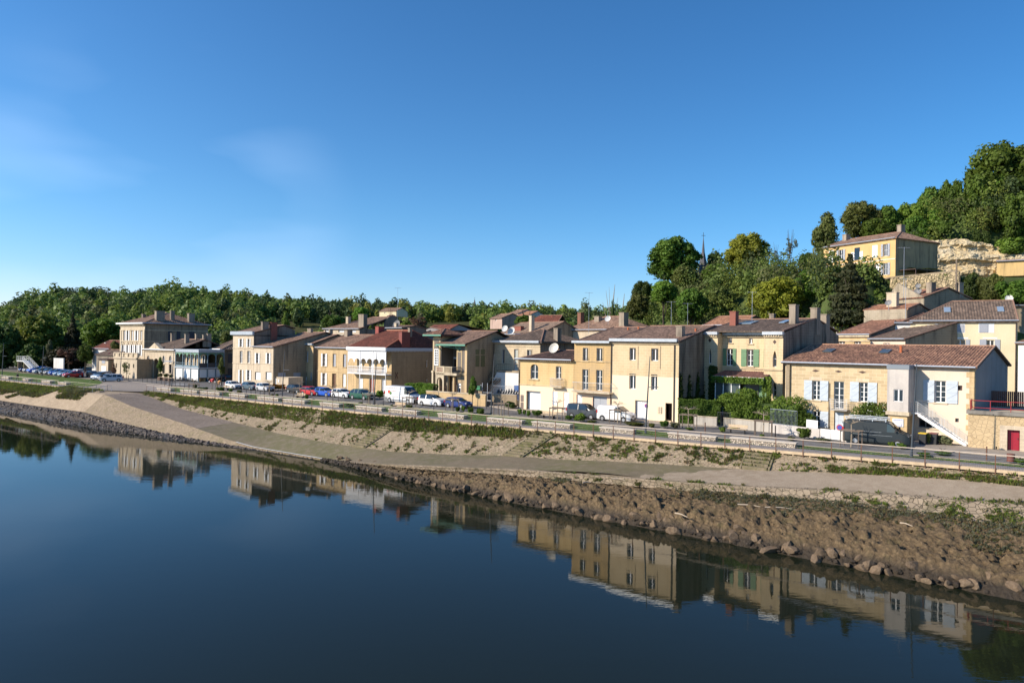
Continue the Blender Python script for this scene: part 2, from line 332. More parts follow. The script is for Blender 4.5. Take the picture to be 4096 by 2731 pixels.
# retaining slopes below the ledge
m_flank = paving('flank_stone', (.37, .29, .20), (.30, .235, .16), (.19, .145, .10), 2.6, grime=.9, jw=.03, moss=(.2, .17, .09), moss_amt=.5, bmp=.07)
structure(strip('slipway_flank', [rw(R3), rw(R2)], -84, -20, .4, [8], m_flank, lambda s, t, k, f: (0, .10 * fbm(s, t, 1.6, 9) * math.sin(math.pi * min(1, f + .1)))))
m_rubble = paving('rubble_slope', (.38, .30, .21), (.28, .22, .155), (.15, .115, .08), 2.4, moss=(.11, .10, .05), moss_amt=.6, jw=.035, bmp=.12, grime=.6)
structure(strip('rubble_slope', [rw(R3), rw2(R3, R2, .12, -.45, 0.03), rw2(R3, R2, .5, -.2), rw(R2)], -20, 70, .4, [2, 4, 4], m_rubble, lambda s, t, k, f: (0, (.06 * fbm(s, t, .9, 9)) if k else 0)))
def mudd(s, t, k, f):
    w = (k + f) / 3; e = math.sin(math.pi * min(1, w * .9 + .04)) ** .6
    big = fbm(s, t, 3.2, 11); r = 1 - abs(fbm(s, t, 1.5, 12)) * 2.6; fine = fbm(s, t, .55, 13, 3)
    amp = min(1, max(.35, (s + 12) / 24)) if s > -34 else .45
    fold = abs(fbm(s, t * 1.3, 1.1, 14)) * 2; fine += .9 * fbm(s, t, .36, 17, 2) + .8 * abs(fbm(s, t, .8, 18, 2))
    return 0, amp * e * (.75 * big + .34 * r + .38 * fine - .30 * fold + .10) - .10
def mudmat(name, c, wet, rough=.85):
    m, nt, b = nodes_of(name); b.inputs['Specular IOR Level'].default_value = .3
    tc = N(nt, 'TexCoord'); v = N(nt, 'TexVoronoi'); v.inputs['Scale'].default_value = 3.4; v.inputs['Randomness'].default_value = 1; nt.links.new(tc.outputs['Object'], v.inputs['Vector']); n5 = noi(nt, 7, 6, .75); n1 = noi(nt, .35, 4, .6); sp = N(nt, 'SeparateXYZ'); nt.links.new(tc.outputs['Object'], sp.inputs[0])
    base = mixn(nt, rng(nt, n1, .38, .62), c, tuple(q * .72 for q in c)); base = mixn(nt, rng(nt, n5, .35, .7, 0, .8), base, tuple(q * 1.5 for q in c)); base = mixn(nt, rng(nt, v.outputs['Distance'], .25, .6, 0, .6), base, tuple(q * .5 for q in c))
    base = mixn(nt, rng(nt, noi(nt, 1.1, 4), .55, .7, 0, .4), base, (.10, .095, .04)); w = rng(nt, sp.outputs[2], -5.25, -4.7, 1, 0); base = mixn(nt, w, base, wet); nt.links.new(base, b.inputs['Base Color']); nt.links.new(rng(nt, w, 0, 1, rough, .4), b.inputs['Roughness'])
    ad = N(nt, 'Math', operation='MULTIPLY_ADD'); nt.links.new(v.outputs['Distance'], ad.inputs[0]); ad.inputs[1].default_value = -.7; nt.links.new(n5, ad.inputs[2]); bump(nt, b, ad.outputs[0], .22, 1.0); return m
m_mud = mudmat('mud_clods', (.205, .142, .076), (.065, .05, .035)); m_silt = mudmat('silt_clods', (.115, .09, .07), (.05, .042, .034), .7)
structure(strip('mud_bank', [rw(R2), rw2(R2, R1, .45, 0, .40), rw2(R2, R1, .86, 0, .55), rw(R1), rw2(R1, R1, 0, -1.6, -1.2), rw2(R1, R1, 0, -7, -3)], -22, 70, .17, [24, 20, 8, 4, 2], m_mud, mudd))
structure(strip('shore_silt', [rw(R2), rw2(R2, R1, .5, 0, .1), rw(R1), rw2(R1, R1, 0, -2, -1.0), rw2(R1, R1, 0, -7, -3)], -170, -22, .3, [8, 8, 3, 2], m_silt, mudd))
# left bank: sandy slope with ivy-green top
structure(strip('river_bank', [rw(R5), rw(R4), rw(R3), rw(R2)], -170, -84, .4, [5, 8, 5], m_sand, lambda s, t, k, f: (0, (.16 * fbm(s, t, 2.2, 15) + .1 * fbm(s, t, .8, 16)) * (1 if (k or f > .3) and s < -104 else .15) * (0 if k == 2 and f > .9 else 1))))
# river
def rivermat():
    m, nt, b = nodes_of('river_water')
    b.inputs['Base Color'].default_value = (.012, .0155, .0085, 1); b.inputs['Roughness'].default_value = .015; b.inputs['IOR'].default_value = 1.27
    b.inputs['Specular IOR Level'].default_value = .5
    n1 = noi(nt, .5, 4, .6, stretch=(.55, 1.6, 1)); n2_ = noi(nt, 2.6, 3, .6, stretch=(.6, 1.5, 1)); big = noi(nt, .03, 3, .5)
    ad = N(nt, 'Math', operation='MULTIPLY_ADD'); nt.links.new(n2_, ad.inputs[0]); ad.inputs[1].default_value = .30; nt.links.new(n1, ad.inputs[2])
    bp = N(nt, 'Bump'); bp.inputs['Distance'].default_value = .05; nt.links.new(ad.outputs[0], bp.inputs['Height'])
    nt.links.new(rng(nt, big, .40, .66, .03, .16), bp.inputs['Strength']); nt.links.new(bp.outputs[0], b.inputs['Normal'])
    return m
wb = MB(); wb.face([(-1500, -300, WATER_Z), (1500, -300, WATER_Z), (1500, 2500, WATER_Z), (-1500, 2500, WATER_Z)]); structure(wb.build('river', rivermat()))
# ground sheet of the town, reaching to the horizon
def gstrip(name, fa, fb, s0, s1, ds, n, mat, dz, zf=None):
    S = np.arange(s0, s1 + 1e-6, ds); P = []
    for j in range(n + 1):
        row = []
        for s in S:
            a, b_ = fa(s), fb(s); t = a + (b_ - a) * j / n; z = (zf or ground_z)(s, t) + dz; row.append(tuple(Q(s, t, z)))
        P.append(row)
    return structure(grid_mesh(name, np.array(P), mat))
dk = lambda s: lerp(DECK, s)
gstrip('ground', lambda s: lerp(R5, s) - .0, lambda s: 60, -200, 80, 2, 30, m_town, -.035, lambda s, t: min(ground_z(s, t), lerp(R5, s, 2) + .02 + max(0, t - lerp(R5, s)) * .3) - .03)
gb = MB()
for (a, b_, c_, d_) in ((-200, 80, 60, 1500), ): gb.face([Q(-1600, 60, -.1), Q(900, 60, -.1), Q(900, 3000, -.1), Q(-1600, 3000, -.1)])
gb.face([Q(80, .6, -.1), Q(900, .6, -.1), Q(900, 60, -.1), Q(80, 60, -.1)]); gb.face([Q(-1600, -4.6, -.1), Q(-200, -4.6, -.1), Q(-200, 60, -.1), Q(-1600, 60, -.1)])
structure(gb.build('far_ground', m_town))
GR = [(-200, -2.3), (-109, -2.3), (-108, -2.3), (-106, 1), (-100, 4.6), (-84, 5.8)]
gstrip('grass_strip', lambda s: dk(s) + 2.05, lambda s: lerp(GRS, s), -84, 80, 1, 6, m_grass, .0)
gstrip('grass_lawn', lambda s: dk(s) + 2.1, lambda s: lerp([(-200, 6), (-112, 4.5), (-104, 2.0), (-101, -1.0)], s), -200, -103, 1, 4, m_grass, .0)
gstrip('plaza', lambda s: lerp([(-110, -4.3), (-104, -4.2), (-90, -3.5), (-84, -.9), (-82, 1.2)], s), lambda s: 14 if s < -84 else 6.2, -108, -80, .5, 10, m_plaza, -.005, lambda s, t: ground_z(s, t) if t > -.5 else -.76)
gstrip('road', lambda s: lerp(GRS, s), lambda s: lerp(HSE, s) - 1.7, -200, 80, 1, 6, m_asph, .0)
# kerb and pavement
S_ = np.arange(-120, 80.1, 1.0); P = []
for (dt, z) in ((-1.9, -.02), (-1.9, .115), (-1.66, .12), (3.5, .125)): P.append([tuple(Q(s, lerp(HSE, s) + dt, z)) for s in S_])
structure(grid_mesh('pavement', np.array(P), m_side, smooth=False))
P = []
for (dt, z) in ((-.02, -.03), (-.02, .05), (.12, .05), (.12, -.03)): P.append([tuple(Q(s, lerp(GRS, s) + dt, ground_z(s, lerp(GRS, s)) + z)) for s in S_])
structure(grid_mesh('kerb', np.array(P), m_side, smooth=False))
# earth beds with low shrubs along the grass edge
# ------------------------------------------------------------------ hills
RIDGE = [(-1.6, 14), (-.85, 14), (-.75, 18), (-.70, 28.5), (-.65, 30), (-.55, 29), (-.50, 33.5), (-.42, 31), (-.38, 28.5), (-.25, 26), (-.12, 22.5), (0, 21.5), (.1, 20), (.2, 22), (.3, 20), (2, 20)]   # height of the far ridge by bearing x/y
PLAT = [(.12, 0), (.16, 6), (.20, 14), (.24, 18.5), (.34, 20.5), (.45, 22.0), (.52, 24), (.58, 33), (.64, 37), (.70, 41), (.8, 47), (1.4, 50)]
def hill_z(X, Y):
    a = X / Y; ry = 430 if a < -.3 else 430 - 60 * ss(-.3, 0, a)
    z = (lerp(RIDGE, a) - 1) * ss(185 + 40 * ss(-.6, -.2, a), ry, Y) - .35
    if a > .1:
        p = lerp(PLAT, a); base = 128 - 30 * ss(.15, .45, a)
        w = p * ss(base, base + 34, Y)
        if a > .42:      # terrace of the mansion, cliff behind it
            k = ss(.42, .47, a)
            terr = 2.5 * ss(76, 90, Y) + 6 * ss(92, 104, Y) + 13.0 * ss(105, 114, Y)
            yw = lerp([(.5, 119), (.553, 118), (.655, 112), (.8, 111)], a); kb = ss(.52, .56, a); terr = terr * (1 - kb) + kb * (2.5 * ss(76, 90, Y) + 5 * ss(92, 104, Y) + 7.5 * ss(103, 110, Y) + 6.5 * ss(yw + .3, yw + 1.6, Y))
            cl = max(0, p - 21.5) * ss(146, 153, Y)
            w = w * (1 - k) + (terr + cl) * k
        z = max(z, w - .3)
    if Y < 400 and ST((X, Y))[1] < 46: z = -9
    return z
A_ = np.concatenate([np.linspace(-1.6, .1, 120), np.linspace(.11, 1.3, 120)]); Y_ = np.concatenate([np.linspace(70, 180, 150), np.linspace(183, 800, 70)])
P = [[(a * y, y, hill_z(a * y, y) + (.5 * fbm(a * y, y, 9, 2) if hill_z(a * y, y) > 1 else 0)) for a in A_] for y in Y_]
structure(grid_mesh('hills', np.array(P), m_hill))
# ------------------------------------------------------------------ building kit
FR = dict(o=(0, 0, 1.0), a=(0, 1100, .38265), b=(400, 1200, .29787), c=(850, 1200, .29787), d=(1150, 1250, .29787), e=(1650, 1250, .29787), g=(2050, 1250, .31888),
          h=(2650, 1200, .38265), i=(3050, 1250, .38265), j=(3500, 1250, .41446), k=(3200, 850, .38095), l=(2400, 850, .38265), m=(1500, 1100, .42517), t=(450, 1230, .1722), v=(1700, 1320, .20408))
def px(f, x, y=0):
    ox, oy, s = FR[f]; return ox + x * s, oy + y * s
M_white = plain('white_paint', (.78, .78, .77), .5, var=.08, scale=2)
M_glass = plain('window_glass', (.012, .015, .02), .06, spec=.8)
M_curt = plain('net_curtain', (.32, .32, .31), .5, var=.35, scale=4)
M_zinc = plain('zinc', (.42, .46, .52), .45, metal=.3, var=.15)
M_pipe = plain('downpipe', (.09, .065, .05), .5, var=.2)
M_iron = plain('wrought_iron', (.05, .05, .055), .5)
M_ironw = plain('pale_iron', (.60, .60, .58), .5)
M_wood = plain('dark_door_wood', (.06, .025, .015), .5)
M_greysh = plain('grey_shutter', (.36, .38, .42), .6, var=.12)
M_blue = plain('pale_blue_shutter', (.48, .54, .60), .6, var=.12)
M_green = plain('green_shutter', (.13, .25, .13), .6, var=.15)
M_brick = wallmat('red_brick', (.30, .07, .045), (.24, .06, .04), stain_amt=.2, block=.5, bw=.24, bh=.08, mortar=(.3, .2, .16))
M_chim = wallmat('chimney_stone', (.36, .30, .23), (.28, .23, .18), stain=(.05, .045, .04), stain_amt=.7)
M_terra = plain('terracotta', (.45, .13, .05), .8, var=.2)
M_under = plain('roof_timber', (.10, .075, .055), .9)
M_cap = plain('ridge_tile', (.33, .19, .13), .85, var=.35, scale=5)
T_brown = tilemat('tiles_brown', (.31, .195, .135), (.19, .12, .085), moss_amt=.40)
T_dark = tilemat('tiles_dark', (.19, .135, .10), (.115, .085, .066), moss_amt=.40)
T_warm = tilemat('tiles_warm', (.30, .15, .095), (.14, .075, .055), moss_amt=.5)
T_orange = tilemat('tiles_orange', (.38, .19, .11), (.26, .13, .08), moss_amt=.25)
T_red = tilemat('tiles_red', (.21, .07, .045), (.13, .05, .035), moss_amt=.4)
W_pale = wallmat('stone_pale', (.60, .50, .37), (.52, .43, .31), block=.28, stain_amt=.25)
W_gold = wallmat('stone_gold', (.60, .445, .25), (.52, .375, .20), block=.3, stain_amt=.25)
W_yell = wallmat('stone_yellow', (.62, .45, .235), (.54, .37, .17), block=.16, stain_amt=.12)
W_bloc = wallmat('stone_blocks', (.60, .46, .27), (.54, .39, .215), block=.75, stain_amt=.12, bw=.7, bh=.33)
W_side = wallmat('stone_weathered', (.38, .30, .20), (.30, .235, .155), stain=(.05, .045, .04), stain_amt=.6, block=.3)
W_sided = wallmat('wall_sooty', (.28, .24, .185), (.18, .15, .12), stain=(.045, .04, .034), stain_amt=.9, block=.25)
W_cream = wallmat('render_cream', (.78, .66, .44), (.72, .60, .39), stain_amt=.06)
W_beige = wallmat('render_beige_low', (.66, .52, .33), (.58, .44, .255), stain_amt=.14, block=.2, low=(.80, .65, .46), low_h=5.35)
W_pinkc = wallmat('render_pink_cream', (.70, .59, .47), (.66, .55, .43), stain_amt=.08)
W_greyr = wallmat('render_grey', (.50, .46, .42), (.60, .55, .49), stain=(.25, .23, .23), stain_amt=.5)
W_grey = wallmat('render_slate_grey', (.29, .285, .285), (.245, .24, .24), stain_amt=.2)
W_white = wallmat('render_white', (.74, .72, .68), (.70, .67, .62), stain_amt=.12)
M_trim = wallmat('stone_trim', (.62, .52, .37), (.55, .45, .31), stain=(.12, .10, .08), stain_amt=.55)
class House:
    def __init__(s, name, label, cat, A, YA, B, YB=None, ang=None, D=9, z0=0.0, group=None, wall=None, side=None):
        pa = atY(A[0], A[1], YA); pa.z = z0
        if ang is not None:
            d = Vector((math.cos(R(ang)), math.sin(R(ang)), 0)); u, v = ray(*B)
            w = (u * pa.y - pa.x) / (d.x - u * d.y)
        else:
            pb = atY(B[0], B[1], YB); d = Vector((pb.x - pa.x, pb.y - pa.y, 0)); w = d.length; d.normalize()
        s.A, s.u, s.W, s.D, s.z0 = pa, d, w, D, z0; s.n = Vector((-d.y, d.x, 0))
        s.root = thing(name, label, cat, pa, math.atan2(d.y, d.x), group)
        s.holes = []; s.wall = wall or W_pale; s.side = side or W_side; s.trim = MB()
    def uz(s, x, y, off=0.0):
        """pixel -> (u, z) on the facade plane, off = metres behind it"""
        rx, rv = ray(x, y); o = s.A + s.n * off
        # o + u*d = (rx*Y, Y)
        Y = (o.y * s.u.x - o.x * s.u.y) / (s.u.x - rx * s.u.y); X = rx * Y
        return (Vector((X, Y, 0)) - Vector((o.x, o.y, 0))).dot(s.u), EYE - rv * Y - s.z0
    def vz(s, x, y, u=None):
        """pixel -> (depth, z) on the side wall at u"""
        o = s.A + s.u * (s.W if u is None else u); rx, rv = ray(x, y)
        Y = (o.y * s.n.x - o.x * s.n.y) / (s.n.x - rx * s.n.y); X = rx * Y
        return (Vector((X, Y, 0)) - Vector((o.x, o.y, 0))).dot(s.n), EYE - rv * Y - s.z0
    def rect(s, f, x0, y0, x1, y1, off=0.0):
        a = px(f, x0, y0); b = px(f, x1, y1); mx, my = (a[0] + b[0]) / 2, (a[1] + b[1]) / 2
        return (s.uz(a[0], my, off)[0], s.uz(b[0], my, off)[0], s.uz(mx, b[1], off)[1], s.uz(mx, a[1], off)[1])
    def zat(s, f, x, y, off=0.0): return s.uz(*px(f, x, y), off)[1]
    def box(s, name, mat, x0, x1, y0, y1, z0, z1, parent=None):
        b = MB(); b.box(x0, x1, y0, y1, z0, z1); return b.build(name, mat, parent or s.root)
    def opening(s, r, kind='win', sh=None, rows=3, cols=2, arch=0, y=.22, mat=None, shm=None, surround=True, glass=None, sill=True, gothic=False, off=0.0, sw=None, frame=.07, label=None):
        u0, u1, z0, z1 = r; s.holes.append((u0, u1, z0, z1, arch, gothic, off)); mat = mat or M_white
        if kind == 'win':
            m = MB(); g = MB(); fw = frame; yb = y + off
            m.box(u0, u0 + fw, yb - .05, yb, z0, z1); m.box(u1 - fw, u1, yb - .05, yb, z0, z1); m.box(u0 + fw, u1 - fw, yb - .05, yb, z0, z0 + fw)
            m.box(u0 + fw, u1 - fw, yb - .05, yb, z1 - fw, z1)
            for c in range(1, cols):
                x = u0 + (u1 - u0) * c / cols; m.box(x - .05, x + .05, yb - .055, yb - .004, z0 + fw, z1 - fw)
            for k in range(1, rows):
                z = z0 + (z1 - z0) * k / rows; m.box(u0 + fw, u1 - fw, yb - .046, yb - .006, z - .02, z + .02)
            w = m.build('window', mat, s.root); g.box(u0 + .01, u1 - .01, yb - .02, yb + .02, z0 + .01, z1 - .01); g.build('pane', glass or M_glass, w)
            if label: w['label'] = label
        elif kind in ('door', 'shut'):
            m = MB(); yb = y + off; m.box(u0 + .01, u1 - .01, yb - .05, yb + .02, z0 + .01, z1); n = 2 if (u1 - u0) > .75 else 1
            for c in range(n):
                a = u0 + (u1 - u0) * c / n + .06; b_ = u0 + (u1 - u0) * (c + 1) / n - .06
                for k in range(rows): m.box(a, b_, yb - .075, yb - .05, z0 + (z1 - z0) * k / rows + .08, z0 + (z1 - z0) * (k + 1) / rows - .06)
            d = m.build({'door': 'door', 'shut': 'shutter'}[kind], mat, s.root)
            if kind == 'door':
                h = MB(); h.box(u1 - .16, u1 - .12, yb - .12, yb - .075, z0 + 1.0, z0 + 1.15); h.build('handle', M_iron, d)
            if label: d['label'] = label
        elif kind == 'garage':
            m = MB(); yb = y + off; m.box(u0 + .01, u1 - .01, yb - .03, yb + .02, z0, z1); n = cols
            for c in range(n):
                a = u0 + (u1 - u0) * c / n + .03; b_ = u0 + (u1 - u0) * (c + 1) / n - .03
                for k in range(rows): m.box(a, b_, yb - .05, yb - .03, z0 + (z1 - z0) * k / rows + .04, z0 + (z1 - z0) * (k + 1) / rows - .02)
            m.build('garage_door', mat, s.root)
        elif kind == 'void':
            g = MB(); g.box(u0 + .01, u1 - .01, y + off, y + off + .02, z0 + .01, z1 - .01); g.build('recess', mat, s.root)
        if surround:
            t = .13
            if not arch:
                for (a, b_, c, d) in ((u0 - t, u0, z0, z1 + t), (u1, u1 + t, z0, z1 + t), (u0, u1, z1, z1 + t)): s.trim.box(a, b_, off - .035, off + .01, c, d)
        if sill and kind in ('win', 'shut'): s.trim.box(u0 - .16, u1 + .16, off - .11, off + .02, z0 - .12, z0 - .003)
        if sh:
            hw = sw or (u1 - u0) / 2 * (1.0 if kind != 'door' else 1.0)
            for sd in (-1, 1):
                if sh == 'left' and sd > 0 or sh == 'right' and sd < 0: continue
                a = u0 - hw - .03 if sd < 0 else u1 + .03; m = MB()
                m.box(a, a + hw, off - .09, off - .045, z0 - .03, z1 + .03)
                for k in range(3): m.box(a + .03, a + hw - .03, off - .115, off - .09, z0 + (z1 - z0) * (.1 + .38 * k), z0 + (z1 - z0) * (.1 + .38 * k) + .09)
                if shm is M_blue or shm is M_greysh:
                    for z_a, z_b in ((.2, .46), (.58, .84)): m.bar((a + .06, off - .1, z0 + (z1 - z0) * z_a), (a + hw - .06, off - .1, z0 + (z1 - z0) * z_b), .03, .06)
                m.build('shutter', shm or M_white, s.root)
    def panel(s, mb, u0, u1, z0, z1, holes, y=0.0, dep=.24, m=0):
        us = sorted({u0, u1} | {q for h in holes for q in h[:2] if u0 < q < u1}); zs = sorted({z0, z1} | {q for h in holes for q in h[2:4] if z0 < q < z1})
        for a, b_ in zip(us, us[1:]):
            for c, d in zip(zs, zs[1:]):
                mu, mz = (a + b_) / 2, (c + d) / 2
                if any(h[0] < mu < h[1] and h[2] < mz < h[3] for h in holes): continue
                mb.face([(a, y, c), (b_, y, c), (b_, y, d), (a, y, d)], m)
        for h in holes:
            a, b_, c, d = h[:4]
            for q in (((a, c), (a, d)), ((b_, d), (b_, c)), ((b_, c), (a, c)), ((a, d), (b_, d))):
                (p, r), (t_, w) = q; mb.face([(p, y, r), (t_, y, w), (t_, y + dep, w), (p, y + dep, r)], m)
            ar = h[4] if len(h) > 4 else 0
            if ar:
                n = 12; pts = []; hw = (b_ - a) / 2
                for k in range(n + 1):
                    x = -1 + 2 * k / n; zz = (1 - abs(x) ** 1.6) if h[5] else math.sqrt(max(0, 1 - x * x))
                    pts.append((a + hw + hw * x, d - ar + ar * zz))
                for k in range(n):
                    (p, r), (t_, w) = pts[k], pts[k + 1]
                    mb.face([(p, y, r), (t_, y, w), (t_, y, d), (p, y, d)], m); mb.face([(p, y, r), (t_, y, w), (t_, y + dep, w), (p, y + dep, r)], m)
    def walls(s, h, hl=None, sides='LRB', gable=None, ridge=None, name='wall'):
        """front wall with its openings, plain side and back walls; gable: height of the ridge, at depth ridge"""
        m = MB(); s.panel(m, 0, s.W, -.3, h, [q for q in s.holes if q[6] == 0]); m.build(name, s.wall, s.root)
        m = MB(); r = ridge if ridge is not None else s.D / 2; g = gable if gable else h
        for c, x in (('L', 0), ('R', s.W)):
            if c not in sides: continue
            pts = [(x, 0, -.3), (x, s.D, -.3), (x, s.D, h if r < s.D - .01 else g)] + ([(x, r, g)] if gable and r < s.D - .01 else []) + [(x, 0, h)]
            m.face(pts if x else pts[::-1])
        if 'B' in sides: m.face([(0, s.D, -.3), (s.W, s.D, -.3), (s.W, s.D, h if r < s.D - .01 else g), (0, s.D, h if r < s.D - .01 else g)])
        m.build('side_wall', s.side, s.root)
    def finish_trim(s, mat=None): s.trim.build('trim', mat or M_trim, s.root)
    def band(s, z, h=.16, p=.07, u0=None, u1=None, off=0.0): s.trim.box((0 if u0 is None else u0) , (s.W if u1 is None else u1), off - p, off - .002, z, z + h)
def slope(mb, E0, E1, T0, T1, pitch=.3, amp=.05, m=0, th=.1):
    """corrugated tile slope: eave E0-E1, upper edge T0-T1, rows of tiles run up the slope"""
    E0, E1, T0, T1 = map(Vector, (E0, E1, T0, T1)); L = (E1 - E0).length; e = (E1 - E0) / L
    g = (T0 - E0) - e * (T0 - E0).dot(e)
    if g.length < 1e-4: g = (T1 - E0) - e * (T1 - E0).dot(e)
    V = g.length; g = g / V; nn = e.cross(g); nn = nn if nn.z > 0 else -nn
    t0, t1 = (T0 - E0).dot(e), (T1 - E0).dot(e)
    def vh(u):
        v = V
        if t0 > 1e-3 and u < t0: v = V * u / t0
        if t1 < L - 1e-3 and u > t1: v = min(v, V * (L - u) / (L - t1))
        return max(v, 0.0)
    n = max(2, int(L / pitch)); hs = (0, .75, 1, .75); prev = None
    us = sorted({L * k / (4 * n) for k in range(4 * n + 1)} | {t0, t1} if 0 <= t0 <= L and 0 <= t1 <= L else {L * k / (4 * n) for k in range(4 * n + 1)})
    for u in us:
        ph = (u / L * n) % 1.0; hgt = amp * math.sin(math.pi * ph) ** .7 if 0 < ph < 1 else 0.0
        lo = mb.pt(E0 + e * u + nn * hgt); up = mb.pt(E0 + e * u + g * vh(u) + nn * hgt); un = mb.pt(E0 + e * u - nn * th)
        if prev:
            mb.f.append([prev[0], lo, up, prev[1]]); mb.m.append(m); mb.f.append([prev[2], un, lo, prev[0]]); mb.m.append(m)
        prev = (lo, up, un)
    mb.face([E0 - nn * th, E1 - nn * th, T1 - nn * th, T0 - nn * th], 1)
def roof(H, ze, zr, ridge, ov=.35, og=.15, left='gable', right='gable', hl=2.5, hr=2.5, mat=None, pitch=.3, amp=.05, back=True, u0=0.0, u1=None, y0=0.0, D=None, name='roof', parent=None, capm=None):
    """two-sided roof, ridge parallel to the facade at depth `ridge`"""
    u1 = H.W if u1 is None else u1; D = D or H.D; m = MB(); k = (zr - ze) / ridge; za = ze - k * ov; bk = D - ridge + ov * .6
    a = u0 - (og if left == 'gable' else ov); b = u1 + (og if right == 'gable' else ov); yr = y0 + ridge
    ra = (u0 - og) if left == 'gable' else u0 + hl; rb = (u1 + og) if right == 'gable' else u1 - hr
    slope(m, (a, y0 - ov, za), (b, y0 - ov, za), (ra, yr, zr), (rb, yr, zr), pitch, amp)
    zb = zr - (zr - za) * bk / (ridge + ov)
    if back and bk > .3: slope(m, (b, yr + bk, zb), (a, yr + bk, zb), (rb, yr, zr), (ra, yr, zr), pitch * 1.5, amp)
    if right == 'hip': slope(m, (b, y0 - ov, za), (b, yr + bk, za), (rb, yr, zr), (rb, yr, zr), pitch, amp)
    if left == 'hip': slope(m, (a, yr + bk, za), (a, y0 - ov, za), (ra, yr, zr), (ra, yr, zr), pitch, amp)
    o = m.build(name, [mat or T_brown, M_under], parent or H.root)
    c = MB(); c.tube([(ra, yr, zr + .03), (rb, yr, zr + .03)], .11, 6)
    if right == 'hip': c.tube([(b, y0 - ov, za + .03), (rb, yr, zr + .03)], .1, 6)
    if left == 'hip': c.tube([(a, y0 - ov, za + .03), (ra, yr, zr + .03)], .1, 6)
    if left == 'gable': c.tube([(a + .06, y0 - ov, za + .05), (a + .06, yr, zr + .05)], .09, 6)
    if right == 'gable': c.tube([(b - .06, y0 - ov, za + .05), (b - .06, yr, zr + .05)], .09, 6); c.tube([(b - .06, yr, zr + .05), (b - .06, yr + bk, zb + .05)], .09, 6)
    c.build('ridge_tiles', capm or M_cap, o)
    return o
def chimney(H, ro, u, y, zb, zt, w=.6, d=.9, mat=None, pots=2, name='chimney'):
    m = MB(); m.box(u - w / 2, u + w / 2, y - d / 2, y + d / 2, zb, zt - .12); m.box(u - w / 2 - .06, u + w / 2 + .06, y - d / 2 - .06, y + d / 2 + .06, zt - .12, zt)
    o = m.build(name, mat or M_chim, ro); return o
def gutter(H, z, y=-.4, u0=-.1, u1=None, mat=None, r=.09, box=False, h=.22):
    m = MB(); u1 = H.W + .1 if u1 is None else u1
    if box: m.box(u0, u1, y - .12, y + .3, z - h, z)
    else: m.tube([(u0, y, z), (u1, y, z)], r, 6)
    return m.build('gutter' if not box else 'cornice', mat or M_zinc, H.root)
def pipe(H, u, z0, z1, y=-.09, mat=None, r=.06):
    m = MB(); m.tube([(u, y, z0), (u, y, z1)], r, 6); return m.build('downpipe', mat or M_pipe, H.root)
def railing_mesh(m, a, b, z0, z1, n, r=.014, top=.03):
    a, b = Vector(a), Vector(b); m.tube([a + Vector((0, 0, z1)), b + Vector((0, 0, z1))], top, 5); m.tube([a + Vector((0, 0, z0)), b + Vector((0, 0, z0))], top * .8, 5)
    for k in range(n + 1):
        p = a.lerp(b, k / n); m.tube([p + Vector((0, 0, z0)), p + Vector((0, 0, z1))], r, 4, cap=False)
def dish(name, label, p, r=.45, az=200, mat=None, mast=1.0, group='satellite dishes on the roofs'):
    t = thing(name, label, 'satellite dish', p, 0, group); m = MB(); m.tube([(0, 0, -mast), (0, 0, .05)], .03, 5); m.build('mast', M_zinc, t)
    n = 14; mm = MB(); c = Vector((math.cos(R(az)) * math.cos(R(25)), math.sin(R(az)) * math.cos(R(25)), math.sin(R(25)))); a = c.cross(Vector((0, 0, 1))).normalized(); b = c.cross(a)
    for q in range(3):
        for k in range(n):
            def P_(rr, k_): th = 2 * math.pi * k_ / n; return c * (.18 * rr * rr) * r / .45 + (a * math.cos(th) + b * math.sin(th)) * rr * r
            r0, r1 = q / 3, (q + 1) / 3
            mm.face([P_(r0, k), P_(r1, k), P_(r1, k + 1), P_(r0, k + 1)] if q else [P_(r0, k), P_(r1, k), P_(r1, k + 1)])
    mm.tube([Vector((0, 0, 0)) - b * r * .9, c * r * 1.1], .018, 4); mm.build('reflector', mat or M_ironw, t, smooth=True); return t
def antenna(label, p, h=2.2, w=1.1):
    t = thing('tv_antenna', label, 'antenna', p, 0, 'television antennas on the roofs'); m = MB(); m.tube([(0, 0, -.6), (0, 0, h)], .028, 5); m.build('mast', M_zinc, t)
    m = MB(); m.tube([(-w / 2, 0, h - .1), (w / 2, .1, h - .1)], .02, 4)
    for k in range(7):
        x = -w / 2 + w * k / 6; m.tube([(x, -.3 + .02 * k, h - .1), (x, .3 - .02 * k, h - .1)], .014, 4)
    m.build('aerial', M_zinc, t)
# ------------------------------------------------------------------ the houses, left to right
GQ = 'houses along the quay'
def rects(H, f, lst, **kw):
    for r in lst: H.opening(H.rect(f, *r), **kw)
# 1 mansion with the hipped roof
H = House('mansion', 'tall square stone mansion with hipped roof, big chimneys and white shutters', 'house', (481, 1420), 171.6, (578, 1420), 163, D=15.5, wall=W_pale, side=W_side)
ze = H.zat('t', 600, 350); zr = H.zat('t', 1100, 120, 7)
for k, cx in enumerate((272, 357, 460, 562, 672)):
    r = H.rect('t', cx - 19, 535, cx + 19, 765)
    if k in (1, 3): H.opening(r, sh='both', surround=False, sw=.55, rows=2)
    else: H.opening(r, 'shut', mat=M_greysh if k == 0 else M_white, surround=True, rows=2)
for cx in (250, 349, 449, 549, 651):
    r = H.rect('t', cx - 17, 870, cx + 17, 1118); H.opening(r, sh='both', surround=False, sw=.58, rows=2, sill=False)
    H.trim.prism([(r[0] - .5, -.2, r[3] + .25), (r[1] + .5, -.2, r[3] + .25), ((r[0] + r[1]) / 2, -.2, r[3] + .95)], (0, .198, 0))
